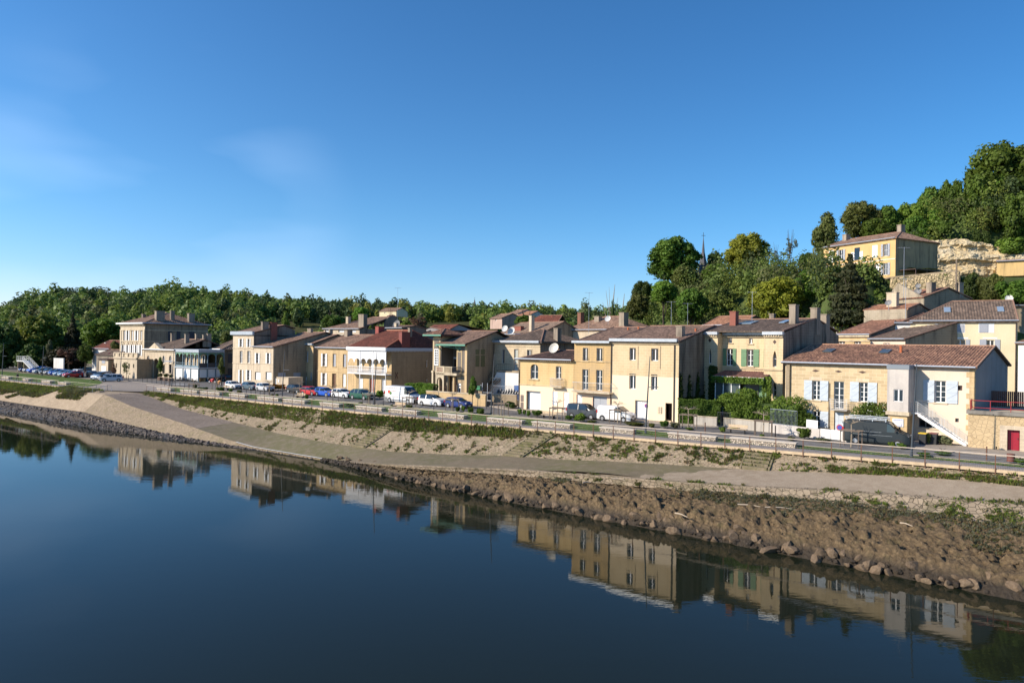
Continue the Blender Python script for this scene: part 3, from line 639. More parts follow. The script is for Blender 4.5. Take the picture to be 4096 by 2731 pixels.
H.walls(ze - .3); H.band(ze - .75, .45, .35); H.band(ze - 1.9, .25, .14); H.band(H.zat('t', 460, 790), .22, .14); H.trim.box(0, H.W + .3, -.5, -.352, ze - .3, ze)
for u in (.35, H.W - .35): H.trim.box(u - .35, u + .35, -.12, -.002, 0, ze - 1.9)
for z in (ze - 1.9, H.zat('t', 460, 790)): H.trim.box(H.W + .002, H.W + .12, -.14, H.D, z, z + .2)
H.finish_trim()
ro = roof(H, ze, zr, H.D / 2, .7, left='hip', right='hip', hl=5.6, hr=5.6, mat=T_brown, pitch=.45, amp=.07)
gutter(H, ze + .02, -.75, -.7, H.W + .7, mat=M_white, box=True, h=.35)
m = MB(); m.box(H.W + .55, H.W + .85, -.7, H.D + .6, ze - .2, ze + .03); m.build('cornice', M_zinc, H.root)
for u, y, w, d, zt in ((1.2, 9.5, 2.2, .9, zr - .1), (3.6, 4.0, .7, .8, zr - .4), (H.W - 1.3, 4.0, 1.0, 2.0, zr + .2), (H.W - 1.7, 7.2, .7, .9, zr + .4), (H.W - 1.1, 11.6, 1.0, 1.5, zr - .1)): chimney(H, ro, u, y, ze, zt, w, d)
for x0, x1 in ((1290, 1382), (1490, 1577), (1775, 1900)):
    m = MB(); a, z1 = H.vz(*px('t', x0, 550)); b, z0 = H.vz(*px('t', x1, 770)); m.box(H.W + .003, H.W + .06, a, b, z0, z1); m.build('shutter', plain('blue_black_shutter', (.03, .035, .05), .5), H.root)
# 2 terrace podium
H = House('terrace_podium', 'low stone podium with balustrade and small niches in front of the tall mansion', 'building', (455, 1510), 160.5, (547, 1510), 154.5, D=5.5, wall=W_pale, side=W_side)
zt = H.zat('t', 300, 1185)
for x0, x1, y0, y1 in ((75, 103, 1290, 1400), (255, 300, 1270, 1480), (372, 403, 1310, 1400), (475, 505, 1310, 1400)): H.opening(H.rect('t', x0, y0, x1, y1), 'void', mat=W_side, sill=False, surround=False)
H.walls(zt); H.band(zt, .25, .25); b = MB(); zb = zt + .25
H.trim.box(-.1, H.W + .1, 0, .35, zb, zb + .2); H.trim.box(-.1, H.W + .1, -.03, .4, zb + .95, zb + 1.15)
for k in range(6): H.trim.box(H.W * k / 5 - .25, H.W * k / 5 + .25, -.06, .42, zb + .2, zb + .95)
H.finish_trim(W_pale)
m = MB()
for k in range(5):
    a = H.W * k / 5 + .35; b_ = H.W * (k + 1) / 5 - .35; m.box(a, b_, .12, .28, zb + .2, zb + .95)
m.build('balustrade', M_trim, H.root)
# iron gate between podium and gatehouse
gt = thing('garden_gate', 'rusty red iron gate between stone podium and pedimented gatehouse', 'gate', at(*px('t', 580, 1560), 0), -R(36)); m = MB(); m.box(0, 7.5, 0, .12, 0, 1.0); m.build('low_wall', W_pinkc, gt)
m = MB(); railing_mesh(m, (0, 0, 0), (7.5, 0, 0), 1.05, 3.6, 12, .035, .05); m.build('grille', plain('rust_iron', (.16, .05, .035), .7), gt)
# 3 gatehouse with pediment
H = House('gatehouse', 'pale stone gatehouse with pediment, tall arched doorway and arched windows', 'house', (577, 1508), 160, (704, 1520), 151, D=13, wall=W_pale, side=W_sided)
ze = H.zat('t', 1100, 985)
for cx, w in ((830, 29), (1188, 29), (1342, 30)):
    r = H.rect('t', cx - w, 1118, cx + w, 1292); H.opening(r, arch=(r[1] - r[0]) / 2, surround=False, sill=False, rows=4)
    r2 = H.rect('t', cx - w, 1318, cx + w, 1530); H.opening((r[0], r[1], max(.1, r2[2]), r2[3]), 'door', mat=M_greysh if cx > 1200 else W_side, surround=False, y=.5)
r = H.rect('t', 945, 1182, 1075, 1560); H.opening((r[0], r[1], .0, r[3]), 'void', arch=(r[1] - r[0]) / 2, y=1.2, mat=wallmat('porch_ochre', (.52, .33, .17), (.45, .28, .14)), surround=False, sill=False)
H.walls(ze); H.band(H.zat('t', 1100, 1300), .15, .06, 0, r[0] - .1); H.band(H.zat('t', 1100, 1300), .15, .06, r[1] + .1); H.band(ze - .35, .3, .3); H.band(ze - .05, .12, .42)
c = (r[0] + r[1]) / 2; H.trim.prism([(c - 3.1, -.4, ze + .07), (c + 3.1, -.4, ze + .07), (c, -.4, ze + 1.6)], (0, .9, 0)); H.finish_trim()
zr = H.zat('t', 1640, 735, 6.4)
ro = roof(H, ze + .1, zr, 6.5, .45, left='hip', hl=4.5, mat=T_dark, pitch=.4, amp=.06); gutter(H, ze + .25, -.5, mat=M_white, box=True)
for u, y, t_ in ((2.2, 5.5, 1.4), (H.W - 3.5, 6.6, 1.3), (H.W - 3.6, 4.2, 1.2), (H.W - .6, 6.8, 1.1), (H.W - .2, 7.6, 1.4)): chimney(H, ro, u, y, ze + .8, zr + t_, .5, .9)
# 4 house with the dark roof behind the green veranda
H = House('courtyard_house', 'brown stone house with dark hipped roof squeezed behind the green iron veranda', 'house', (845, 1450), 158, (889, 1450), 151, D=12, wall=W_pale, side=W_side)
ze = H.zat('b', 1600, 655); ro = roof(H, ze, ze + 2.3, 5.5, .4, right='hip', hr=4, mat=T_dark, pitch=.4); H.walls(ze); gutter(H, ze + .05, -.45, mat=M_white, box=True, h=.3)
m = MB(); a, z1 = H.vz(*px('b', 1718, 720)); b, z0 = H.vz(*px('b', 1775, 845)); m.box(H.W + .003, H.W + .05, a, b, z0, z1); m.build('window', M_iron, H.root)
m = MB(); a, z1 = H.vz(*px('b', 1716, 915)); b, z0 = H.vz(*px('b', 1775, 1010)); m.box(H.W + .003, H.W + .05, a, b, .1, z1); m.build('carriage_door', M_iron, H.root)
# verandas
def arcade(H, u0, u1, z0, z1, n, mat, y=-.0, swap=None, rise=None, pw=.12, dep=.06, name='arcade'):
    """thin pierced panel with n arches; swap=(x) builds it along the side wall"""
    m = MB(); w = (u1 - u0) / n; P = (lambda u, y_, z: (u, y_, z)) if not swap else (lambda u, y_, z: (swap - y_, u, z))
    for k in range(n):
        a, b = u0 + k * w + pw / 2, u0 + (k + 1) * w - pw / 2; hw = (b - a) / 2; zz = rise or hw; c = 12
        pts = [(a + hw + hw * (-1 + 2 * q / c), z0 + zz * math.sqrt(max(0, 1 - (-1 + 2 * q / c) ** 2))) for q in range(c + 1)]
        for (p, r), (t_, w_) in zip(pts, pts[1:]):
            for yy in (y, y + dep): m.face([P(p, yy, r), P(t_, yy, w_), P(t_, yy, z1), P(p, yy, z1)])
            m.face([P(p, y, r), P(t_, y, w_), P(t_, y + dep, w_), P(p, y + dep, r)])
    for k in range(n + 1):
        u = u0 + k * w; 
        if k in (0, n): u = u0 + pw / 4 if k == 0 else u1 - pw / 4
        m.face([P(u - pw / 2, y, z0), P(u + pw / 2, y, z0), P(u + pw / 2, y, z1), P(u - pw / 2, y, z1)])
    return m.build(name, mat, H.root)
H = House('iron_veranda_cafe', 'two storey green and grey iron veranda with white ground floor panels and arched upper gallery', 'building', (702, 1522), 151, (795, 1527), 145, D=5.6, wall=M_white, side=M_white)
zt = H.zat('b', 1170, 700); z_t2 = H.zat('b', 1170, 660); zf = H.zat('b', 1170, 915); zr0 = H.zat('b', 1170, 845); za = H.zat('b', 1170, 765); W = H.W
Mv = plain('veranda_green', (.13, .26, .17), .6, var=.1); Mb = plain('veranda_blue_grey', (.16, .23, .27), .5, var=.1); Mz = plain('veranda_zinc', (.45, .49, .53), .4, metal=.2, var=.2)
m = MB(); m.box(-.25, W + .25, -.25, H.D, zt, z_t2); m.box(-.2, W + .2, -.2, H.D, zf, zf + .3); m.build('fascia', Mz, H.root)
arcade(H, .1, W - .1, za, zt, 6, Mv, y=-.05); arcade(H, .1, H.D - .1, za, zt, 3, Mv, y=-.05, swap=W, rise=.75)
m = MB()
for u in (.06, W / 3, 2 * W / 3, W - .06): m.box(u - .09, u + .09, -.14, .04, 0, zt)
for v in (H.D / 3, 2 * H.D / 3, H.D): m.box(W - .04, W + .14, v - .09, v + .09, 0, zt)
m.build('post', Mb, H.root)
m = MB()
for k in range(2): m.box(.15, W - .15, -.06, -.02, zr0 - .05 - .42 * k, zr0 + .05 - .42 * k)
m.box(.15, W - .15, -.04, 0, zf + .3, zr0 - .5); m.build('balustrade', Mb, H.root)
m = MB(); m.box(W - .04, W + .02, .1, H.D, zf + .3, zr0 + .1); m.build('dark_balustrade', M_iron, H.root)
m = MB()
for k in range(3):
    a, b = W * k / 3 + .18, W * (k + 1) / 3 - .18; m.box(a, b, .0, .05, .25, zf - .1)
for k in range(3):
    a, b = H.D * k / 3 + .15, H.D * (k + 1) / 3 - .12; m.box(W - .06, W - .01, a, b, .9, zf - .1)
m.build('shutter_panel', M_white, H.root)
m = MB(); m.box(.05, W - .4, 1.5, 1.7, 0, zt); m.build('wall', W_gold, H.root)
for k in range(6):
    m = MB(); g = MB(); u = W * (k + .5) / 6; m.box(u - .48, u + .48, 1.40, 1.49, zf + .3, za + .5); g.box(u - .3, u - .03, 1.36, 1.395, zf + .5, za + .35); g.box(u + .03, u + .3, 1.36, 1.395, zf + .5, za + .35); w_ = m.build('window', M_white, H.root); g.build('pane', M_glass, w_)
m = MB(); m.box(.3, W - .1, H.D + .02, H.D + .2, zf, zt + .3); m.build('rear_wall', W_gold, H.root)
# 5 three storey pale house
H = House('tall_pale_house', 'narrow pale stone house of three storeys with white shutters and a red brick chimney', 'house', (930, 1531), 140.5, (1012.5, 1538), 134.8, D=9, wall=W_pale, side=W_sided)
zt = H.zat('c', 400, 470)
for x0, x1 in ((370, 400), (476, 502)): H.opening(H.rect('c', x0, 521, x1, 628), sh='both', rows=3, arch=.12)
for x0, x1 in ((368, 405), (468, 508)): H.opening(H.rect('c', x0, 682, x1, 845), rows=2, glass=M_curt)
r = H.rect('c', 369, 938, 401, 1130); H.opening((r[0], r[1], .15, r[3]), 'door', sh='both', mat=W_side, shm=M_white); H.opening(H.rect('c', 470, 940, 503, 1075), sh='both')
H.walls(zt, gable=zt + .1); H.band(zt - .1, .2, .2); H.band(H.zat('c', 400, 652), .14, .1); H.band(H.zat('c', 400, 855), .14, .1); H.finish_trim(W_pale)
gutter(H, zt + .75, -.35, -.35, H.W + .3, mat=Mz, box=True, h=.7)
zr = H.vz(*px('c', 920, 335))[1]; vr = 6.6
ro = roof(H, zt + .5, zr, vr, .1, mat=T_brown, pitch=.4); m = MB(); m.face([(H.W, 0, zt - .2), (H.W, vr, zt - .2), (H.W, vr, zr - .15), (H.W, 0, zt + .4)]); m.face([(H.W, vr, zt - 3), (H.W, 9, zt - 3), (H.W, 9, zr - 1.), (H.W, vr, zr - .15)]); m.build('gable_wall', W_sided, H.root)
chimney(H, ro, H.W - .5, 2.6, zt, zr + .6, .7, 1.3); o = chimney(H, ro, H.W - .1, 4.2, zt - 1, zr + .5, .8, 1.3, mat=M_brick); o['label'] = 'red brick chimney with pale band'
# 6 lower house beside it
H = House('gable_end_house', 'two storey stone house with large bare weathered gable wall and roller shutters below', 'house', (1013, 1538), 134.7, (1095.5, 1545.5), 129.5, D=16, wall=W_pale, side=W_side)
zt = H.zat('c', 700, 625)
for x0, x1 in ((590, 621), (736, 767)): H.opening(H.rect('c', x0, 712, x1, 852), sh='both')
for x0, x1 in ((568, 645), (712, 791)): H.opening(H.rect('c', x0, 965, x1, 1072), 'garage', cols=1, rows=6, y=.28, surround=False)
zr = zt + 3.0; H.walls(zt, gable=zr, ridge=11.2); H.band(zt - .35, .14, .12); H.band(H.zat('c', 700, 858), .12, .07); H.trim.box(0, H.W, -.03, -.002, 0, H.zat('c', 700, 1090)); H.finish_trim(W_pale)
ro = roof(H, zt, zr, 11.2, .35, og=.2, mat=T_brown, pitch=.35); gutter(H, zt - .0, -.4); pipe(H, H.W - .12, 0, zt)
m = MB()
for x0, x1, y0 in ((880, 980, 975), (1087, 1180, 975)):
    a, z1 = H.vz(*px('c', x0, y0)); b, _ = H.vz(*px('c', x1, y0)); m.box(H.W + .003, H.W + .06, a, b, .05, z1)
m.build('garage_door', M_greysh, H.root); chimney(H, ro, 2.5, 11, zr - .6, zr + .8, 1.2, .6)
# courtyard wall and gate
t = thing('courtyard_wall', 'low stone courtyard wall with orange flowers at its foot beside the bare gable', 'wall', at(*px('c', 860, 1185)), -R(36)); m = MB(); m.box(0, 3.6, 0, 3.2, 0, 2.05); m.box(-.05, 3.65, -.05, 3.25, 2.055, 2.17); m.build('wall', W_pale, t)
m = MB(); m.box(.5, .85, -.06, -.003, 1.2, 1.7); m.build('letterbox', M_white, t)
for nm, lb, x0, L in (('slatted_gate', 'small white slatted gate between bare gable and courtyard wall', 832, 1.1), ('slatted_gate', 'wide white slatted gate right of the courtyard wall', 1080, 4.2)):
    t = thing(nm, lb, 'gate', at(*px('c', x0, 1180 if x0 < 900 else 1150), 0), -R(36), 'white slatted gates'); m = MB()
    for k in range(7): m.box(0, L, 0, .04, .2 + .24 * k, .38 + .24 * k)
    for x in (0, L): m.box(x - .04, x + .04, .042, .1, 0, 1.95)
    m.build('slats', M_white, t)
# 7 narrow house
H = House('narrow_house', 'narrow two storey yellow stone house with one upper window, beside a dark passage', 'house', (1202, 1545), 136, (1251, 1545), 133, D=11, wall=W_gold, side=W_side)
zt = H.zat('c', 1270, 600); H.opening(H.rect('c', 1252, 683, 1287, 833), 'win', rows=2, glass=M_greysh); r = H.rect('c', 1220, 965, 1268, 1080); H.opening((r[0], r[1], r[2], r[3]), rows=5, cols=3); r = H.rect('c', 1308, 965, 1338, 1080); H.opening(r, 'win', rows=2)
H.walls(zt, gable=zt + 1.9); H.band(zt - .4, .14, .12); H.band(H.zat('c', 1270, 888), .14, .1); H.finish_trim(W_gold); ro = roof(H, zt + .25, zt + 2.1, 5.5, .15, mat=T_brown, pitch=.35); gutter(H, zt + .3, -.3, mat=Mz, box=True, h=.35); pipe(H, -.05, 0, zt)
chimney(H, ro, 1.2, 6, zt + 1, zt + 3.2, .5, .7)
# 8 yellow three bay house
H = House('three_bay_house', 'golden stone house with three bays, grey and white shutters and a plain brown tiled roof', 'house', (1267.5, 1550), 131.5, (1413, 1565), 125, D=12, wall=W_gold, side=W_sided)
zt = H.zat('c', 1600, 632); H.opening(H.rect('c', 1483, 720, 1521, 888), sh='both'); rects(H, 'c', [(1615, 722, 1658, 893), (1753, 726, 1797, 900)], kind='shut', mat=M_greysh)
H.opening(H.rect('c', 1480, 980, 1519, 1145), sh='both'); r = H.rect('c', 1606, 985, 1658, 1190); H.opening((r[0], r[1], .2, r[3]), 'door', mat=plain('brown_door', (.12, .06, .035), .5), y=.3); H.opening(H.rect('c', 1745, 992, 1790, 1168), kind='shut')
zr = H.vz(*px('c', 2262, 468), u=H.W)[1]; H.walls(zt, gable=zr - .1, ridge=6.7); H.band(zt - .45, .2, .16); H.band(H.zat('c', 1600, 962), .12, .07)
for k in range(22): H.trim.box(.3 + k * (H.W - .6) / 21 - .09, .3 + k * (H.W - .6) / 21 + .09, -.3, -.162, zt - .3, zt - .12)
H.finish_trim(W_gold); ro = roof(H, zt, zr, 6.7, .45, mat=T_brown, pitch=.33); gutter(H, zt - .1, -.5); pipe(H, .15, 0, zt - .1)
chimney(H, ro, 1.5, 6.2, zr - 1.2, zr + .9, 1.0, 1.3); o = chimney(H, ro, H.W - .2, 6.4, zt + 1, zr + 1.6, .9, 1.5, mat=plain('red_render', (.30, .06, .045), .7, var=.2)); o['label'] = 'red rendered chimney'
# 9 white arcade house
H = House('arcade_house', 'white wooden balcony house with six arches, red hipped roof and blind stone side wall', 'house', (1413.6, 1565), 125, (1565, 1577), 118.9, D=14, wall=W_beige if 0 else W_gold, side=wallmat('side_ochre', (.42, .31, .185), (.35, .255, .15), stain=(.12, .09, .06), stain_amt=.35, block=.3))
W = H.W; zt = H.zat('d', 1130, 500); zb = H.zat('d', 1130, 812); z_r = H.zat('d', 1130, 725); zsp = H.zat('d', 1130, 672)
for u in (W * .2, W * .5, W * .8): H.opening((u - .55, u + .55, .1, 2.5), 'door', mat=M_white if u < W * .4 or u > W * .7 else plain('red_door', (.2, .03, .02), .5), off=0.0)
for u in (W * .17, W * .5, W * .83): H.opening((u - .5, u + .5, zb + .1, zb + 2.3), 'door', mat=M_white, surround=False)
H.walls(zt); H.finish_trim()
arcade(H, .05, W - .05, zsp, zt + .1, 6, plain('white_slats', (.72, .73, .75), .6, var=.1, scale=6), y=-1.35, rise=.72, pw=.16)
m = MB(); m.box(-.05, W + .02, -1.4, -.003, zb - .18, zb); m.box(-.05, .02, -1.38, -1.3, 0, zt); m.box(W - .03, W + .04, -1.38, -1.3, 0, zt)
for u in (W / 3, 2 * W / 3): m.box(u - .06, u + .06, -1.42, -1.3, 0, zt)
m.build('balcony_frame', M_white, H.root)
m = MB(); railing_mesh(m, (.05, -1.36, 0), (W - .05, -1.36, 0), zb + .06, z_r, 60, .03, .05)
for k in range(3): m.box(.1, W - .1, -1.37, -1.35, zb + .25 + .22 * k, zb + .33 + .22 * k)
m.build('balcony_railing', M_white, H.root)
m = MB(); m.box(-.2, W + .12, -1.65, -1.5, zt - .1, zt + .5); m.build('fascia', M_white, H.root)
m = MB(); m.box(W + .12, W + .26, -1.6, H.D + .3, zt - .1, zt + .42)
for k in range(46):
    y = -1.5 + k * .35; m.prism([(W + .15, y, zt - .1), (W + .15, y + .3, zt - .1), (W + .15, y + .15, zt - .32)], (.04, 0, 0))
m.build('side_fascia', plain('grey_white_lambrequin', (.5, .53, .57), .6), H.root)
zr = H.vz(*px('d', 1690, 245), u=W - 2)[1]
rr = MB(); za = zt + .42; yr = 7.0
slope(rr, (-.2, -1.6, za), (W + .2, -1.6, za), (-.2, yr, zr), (W - 2.0, yr, zr), .33, .06); slope(rr, (W + .2, -1.6, za), (W + .2, H.D + .2, za), (W - 2, yr, zr), (W - 2, yr, zr), .33, .06)
slope(rr, (W + .2, H.D + .2, za), (-.2, H.D + .2, za), (W - 2, yr, zr), (-.2, yr, zr), .5, .06); ro = rr.build('roof', [T_red, M_under], H.root)
rc = MB(); rc.tube([(-.2, yr, zr + .05), (W - 2, yr, zr + .05)], .12, 6); rc.tube([(W + .2, -1.6, za + .04), (W - 2, yr, zr + .05)], .12, 6); rc.tube([(W + .2, H.D + .2, za + .04), (W - 2, yr, zr + .05)], .12, 6); rc.build('ridge_tiles', plain('red_ridge', (.5, .17, .09), .8, var=.3), ro)
o = chimney(H, ro, W - .25, 3.2, za, zr - .3, .8, 2.0, mat=plain('red_brown_render', (.24, .06, .045), .7, var=.3)); chimney(H, ro, W - .9, 5.2, za + 2, zr + .5, .5, .6)
m = MB(); g = MB()
for y0, y1, lo in ((625, 735, 1), (880, 930, 0)):
    a, z1 = H.vz(*px('d', 1853, y0)); b, z0 = H.vz(*px('d', 1885, y1)); c_ = (a + b) / 2
    g.prism([(W + .003, a, z0), (W + .003, b, z0), (W + .003, b, z1 - .35), (W + .003, c_, z1), (W + .003, a, z1 - .35)], (.04, 0, 0)); m.box(W + .044, W + .07, c_ - .03, c_ + .03, z0, z1 - .1)
w_ = g.build('gothic_window', M_glass, H.root); m.build('mullion', M_white, w_)
m = MB(); a, z1 = H.vz(*px('d', 1460, 800)); m.tube([(W + .05, a - .25, z1), (W + .05, a, z1 - .5), (W + .05, a - .25, z1 - 1.1)], .05); m.tube([(W + .05, a + .35, z1), (W + .05, a + .1, z1 - .5), (W + .05, a + .35, z1 - 1.1)], .05); m.build('wall_anchor', plain('rust', (.12, .04, .025), .8), H.root)
t = thing('picket_fence', 'white picket fence in front of the arcade house', 'fence', at(*px('d', 890, 1045), 0), -R(36)); m = MB(); railing_mesh(m, (0, 0, 0), (12, 0, 0), .35, 1.25, 70, .035, .05); m.box(0, 12, -.1, .1, 0, .3); m.build('pickets', M_white, t)
# hedge garden railing
t = thing('garden_railing', 'rusty iron railing below the hedge beside the villa', 'fence', at(*px('d', 1700, 1100), 0), -R(36)); m = MB(); railing_mesh(m, (0, 0, 0), (7.5, 0, 0), .3, 1.6, 30, .02, .03); m.build('bars', plain('rust', (.12, .04, .025), .8), t)
# 10 villa with tower
W_vil = wallmat('villa_stone', (.60, .47, .29), (.52, .40, .24), block=.3, stain_amt=.2)
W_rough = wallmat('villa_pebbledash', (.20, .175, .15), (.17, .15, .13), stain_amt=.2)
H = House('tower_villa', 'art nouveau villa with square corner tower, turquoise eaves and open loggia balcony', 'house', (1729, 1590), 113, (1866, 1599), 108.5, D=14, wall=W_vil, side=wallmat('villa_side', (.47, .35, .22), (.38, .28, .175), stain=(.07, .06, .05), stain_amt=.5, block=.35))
W = H.W; zt = H.zat('e', 600, 410); Mteal = plain('turquoise_paint', (.10, .28, .20), .6, var=.1)
tw = H.rect('e', 265, 345, 372, 800)[1]; ztw = H.zat('e', 320, 320); zc = H.zat('e', 320, 800); ur = H.rect('e', 595, 800, 600, 900)[0]
m = MB(); m.box(0, tw, -.002, 4.0, zc, ztw); m.build('tower', W_vil, H.root)
m = MB(); m.box(tw * .18, tw * .82, -.03, -.004, zc + .2, ztw - .6); m.build('tower_panel', W_rough, H.root)
r = H.rect('e', 302, 495, 345, 695); m = MB(); g = MB(); m.box(r[0] - .12, r[1] + .12, -.07, -.034, r[2] - .15, r[3] + .1); wn_ = m.build('window', M_white, H.root)
for c in range(2):
    for k in range(6):
        a = r[0] + (r[1] - r[0]) * (c + .18) / 2; dz = (r[3] - r[2]) / 6; g.box(a, a + (r[1] - r[0]) * .32, -.085, -.072, r[2] + dz * k + .05, r[2] + dz * (k + 1) - .05)
g.build('pane', M_glass, wn_)
m = MB(); m.box(r[0] - .05, r[1] + .05, -.06, -.034, r[3] + .6, r[3] + 1.0); m.build('turquoise_lunette', Mteal, H.root)
m = MB()
for u in (.14, tw - .14): m.box(u - .16, u + .16, -.18, .14, 0, zc - .1); m.box(u - .22, u + .22, -.24, .2, zc - .1, zc + .25)
for u in (.14, tw - .14): m.box(u - .14, u + .14, 3.6, 3.9, 0, zc)
m.build('column', M_trim, H.root)
m = MB(); m.box(0, tw, -.1, .1, .0, 1.2); m.box(tw, W * .62, -.1, .1, .0, .95); m.build('brick_parapet', M_brick, H.root)
m = MB(); m.box(-.05, tw + .05, -.16, .16, 1.2, 1.35); m.box(tw - .1, W * .62, -.14, .14, -.1, .25); m.build('coping', M_trim, H.root)
# body of the villa
m = MB(); rl = H.rect('e', 610, 530, 655, 700, .0); H.panel(m, ur, W, -.3, zt, [(rl[0], rl[1], zc + .2, rl[3]), (rl[0], rl[1], .1, 2.6)]); m.face([(W, 0, -.3), (W, H.D, -.3), (W, H.D, zt - .3), (W, 7.2, zt + 1.85), (W, 0, zt)])
m.build('wall', [H.side], H.root)
m = MB(); m.box(ur + .1, W - .45, -.04, -.003, zc + .25, zt - .2); m.build('pebbledash_panel', W_rough, H.root)
m = MB(); m.box(W - .4, W + .06, -.09, -.003, 0, zt); m.box(rl[0] - .22, rl[0], -.07, -.042, zc + .2, rl[3] + .25); m.box(rl[1], rl[1] + .22, -.07, -.042, zc + .2, rl[3] + .25); m.box(rl[0], rl[1], -.07, -.042, rl[3], rl[3] + .25); m.box(ur, W, -.11, -.042, zc - .25, zc + .05)
m.build('trim', wallmat('villa_quoin', (.62, .46, .27), (.56, .42, .24)), H.root)
m = MB(); pass
for za_, zb_ in ((zc + .2, rl[3]), (.1, 2.6)):
    m = MB(); m.box(rl[0] + .02, rl[1] - .02, .15, .2, za_, zb_); w_ = m.build('window', M_white, H.root); g = MB(); g.box(rl[0] + .15, rl[1] - .2, .13, .148, za_ + .2, zb_ - .4); g.build('pane', M_glass, w_)
m = MB(); m.box(rl[0], rl[1], -.06, -.042, rl[3] + .45, rl[3] + .85); m.build('turquoise_lunette', Mteal, H.root)
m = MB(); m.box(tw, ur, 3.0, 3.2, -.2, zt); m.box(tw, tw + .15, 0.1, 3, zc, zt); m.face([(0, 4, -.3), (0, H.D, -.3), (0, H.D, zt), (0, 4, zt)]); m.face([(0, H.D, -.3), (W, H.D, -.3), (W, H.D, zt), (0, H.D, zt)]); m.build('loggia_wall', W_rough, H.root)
m = MB(); m.box(tw + .5, tw + 1.4, 2.93, 2.998, zc + .1, zc + 2.2); m.build('door', M_wood, H.root); m = MB(); m.box(tw + .3, tw + 1.6, 2.95, 2.999, zc + 2.2, zc + 2.5); m.box(tw + 2.0, tw + 2.9, 2.94, 2.999, zc + .9, zc + 2.3); m.build('loggia_frame', M_white, H.root)
# balcony slab, arch and balustrade
m = MB(); m.box(tw + .0, ur + .9, -1.1, 3.0, zc - .35, zc); m.build('balcony_slab', M_trim, H.root)
m = MB(); a0, a1 = tw + .05, tw + 1.9; H.panel(m, a0, a1, 0, zc + .95, [(a0 + .32, a1 - .32, -.0, zc - .75, .62, False)], y=-1.1, dep=.3); m.build('porch_arch', M_trim, H.root)
m = MB(); m.box(a0, a1, -1.12, -.82, zc + .95, zc + 1.08); m.box(a1, ur, -1.12, -.9, zc + .92, zc + 1.05); m.box(a1, ur, -1.12, -.9, zc, zc + .12)
for k in range(7): u = a1 + (ur - a1) * k / 7; m.box(u, u + .12, -1.1, -.92, zc + .12, zc + .92)
m.build('balustrade', M_trim, H.root)
m = MB()
for k in range(4):
    for q in range(2): m.box(a0 + .3 + k * .34, a0 + .5 + k * .34, -1.135, -1.122, zc + .25 + q * .35, zc + .45 + q * .35)
m.build('brick_fretwork', M_brick, H.root)
m = MB(); railing_mesh(m, (ur, -1.1, 0), (ur + .9, -1.1, 0), zc + .1, zc + 1.0, 9, .025, .04); railing_mesh(m, (ur + .9, -1.1, 0), (ur + .9, -.1, 0), zc + .1, zc + 1.0, 8, .025, .04); m.build('iron_railing', M_iron, H.root)
m = MB(); m.box(tw + 2.3, tw + 3.0, .6, .7, 0, 2.7); m.build('door', plain('orange_door', (.50, .13, .04), .5), H.root)
m = MB(); m.box(tw + 1.9, tw + 2.2, -.3, 0, 0, zc - .35); m.box(ur - .4, ur - .1, -.5, -.2, 0, zc - .35); m.build('porch_post', W_gold, H.root)
# roofs
rr = MB(); e0 = zt + .05; yr = 7.2; zr = zt + 2.1
slope(rr, (tw - .4, -1.1, e0 - .25), (W + .5, -1.1, e0 - .25), (tw - .4, yr, zr), (W + .5, yr, zr), .3, .05); slope(rr, (W + .5, H.D + .5, e0 + .1), (tw - 2.3, H.D + .5, e0 + .1), (W + .5, yr, zr), (tw - 2.3, yr, zr), .4, .05)
ro = rr.build('roof', [T_brown, M_under], H.root); rc = MB(); rc.tube([(tw - .4, yr, zr + .04), (W + .5, yr, zr + .04)], .1, 6); rc.tube([(W + .45, -1.1, e0 - .18), (W + .45, yr, zr + .04)], .08, 6); rc.build('ridge_tiles', M_cap, ro)
m = MB(); m.box(tw + .1, W + .55, -1.22, -1.1, e0 - .5, e0 - .22); m.build('eaves_board', Mteal, H.root)
m = MB()
for p_, q_ in (((ur + .5, 0, zt - 1.3), (ur + .5, -1.0, zt - .45)), ((tw + .2, 0, zt - 1.2), (tw + .2, -1.0, zt - .45)), ((ur + .5, 0, zt - .9), (tw + 1.6, -1.0, zt - .55))): m.bar(p_, q_, .12)
m.build('eaves_bracket', Mteal, H.root)
rr = MB(); o_ = 1.15; ap = (tw / 2, 2, H.zat('e', 400, 215, 2)); ez = H.zat('e', 260, 292, -1); x0_, x1_, y0_, y1_ = -o_, tw + o_, -o_, 4 + o_
for a, b in (((x0_, y0_), (x1_, y0_)), ((x1_, y0_), (x1_, y1_)), ((x1_, y1_), (x0_, y1_)), ((x0_, y1_), (x0_, y0_))): slope(rr, (a[0], a[1], ez), (b[0], b[1], ez), ap, ap, .3, .05)
ro = rr.build('tower_roof', [T_warm, M_under], H.root); rc = MB(); [rc.tube([(x, y, ez + .03), ap], .08, 6) for x in (x0_, x1_) for y in (y0_, y1_)]; rc.build('ridge_tiles', M_cap, ro)
m = MB(); m.box(x0_ - .05, x1_ + .05, y0_ - .1, y0_ - .003, ez - .28, ez - .02); m.box(x0_ - .05, x1_ + .05, y1_ + .003, y1_ + .1, ez - .28, ez - .02); m.build('tower_eaves_board', Mteal, H.root)
m = MB(); m.box(x1_ - .0, x1_ + .1, y0_, y1_, ez - .28, ez - .02); [m.bar((u, y_, ztw - .1), (u + (d_ * .8), y_ , ez - .15), .12) for u, y_, d_ in ((tw, 0.2, 1), (tw, 3.8, 1), (0, .2, -1))]; [m.bar((u, 0, ztw - .1), (u, -.9, ez - .15), .12) for u in (.1, tw - .1)]; m.box(0, tw, 0, 4, ztw, ez + .1); m.build('tower_eaves_timber', M_wood, H.root)
g = MB(); m = MB(); M_blind = plain('blind_window_olive', (.17, .16, .07), .8, var=.2)
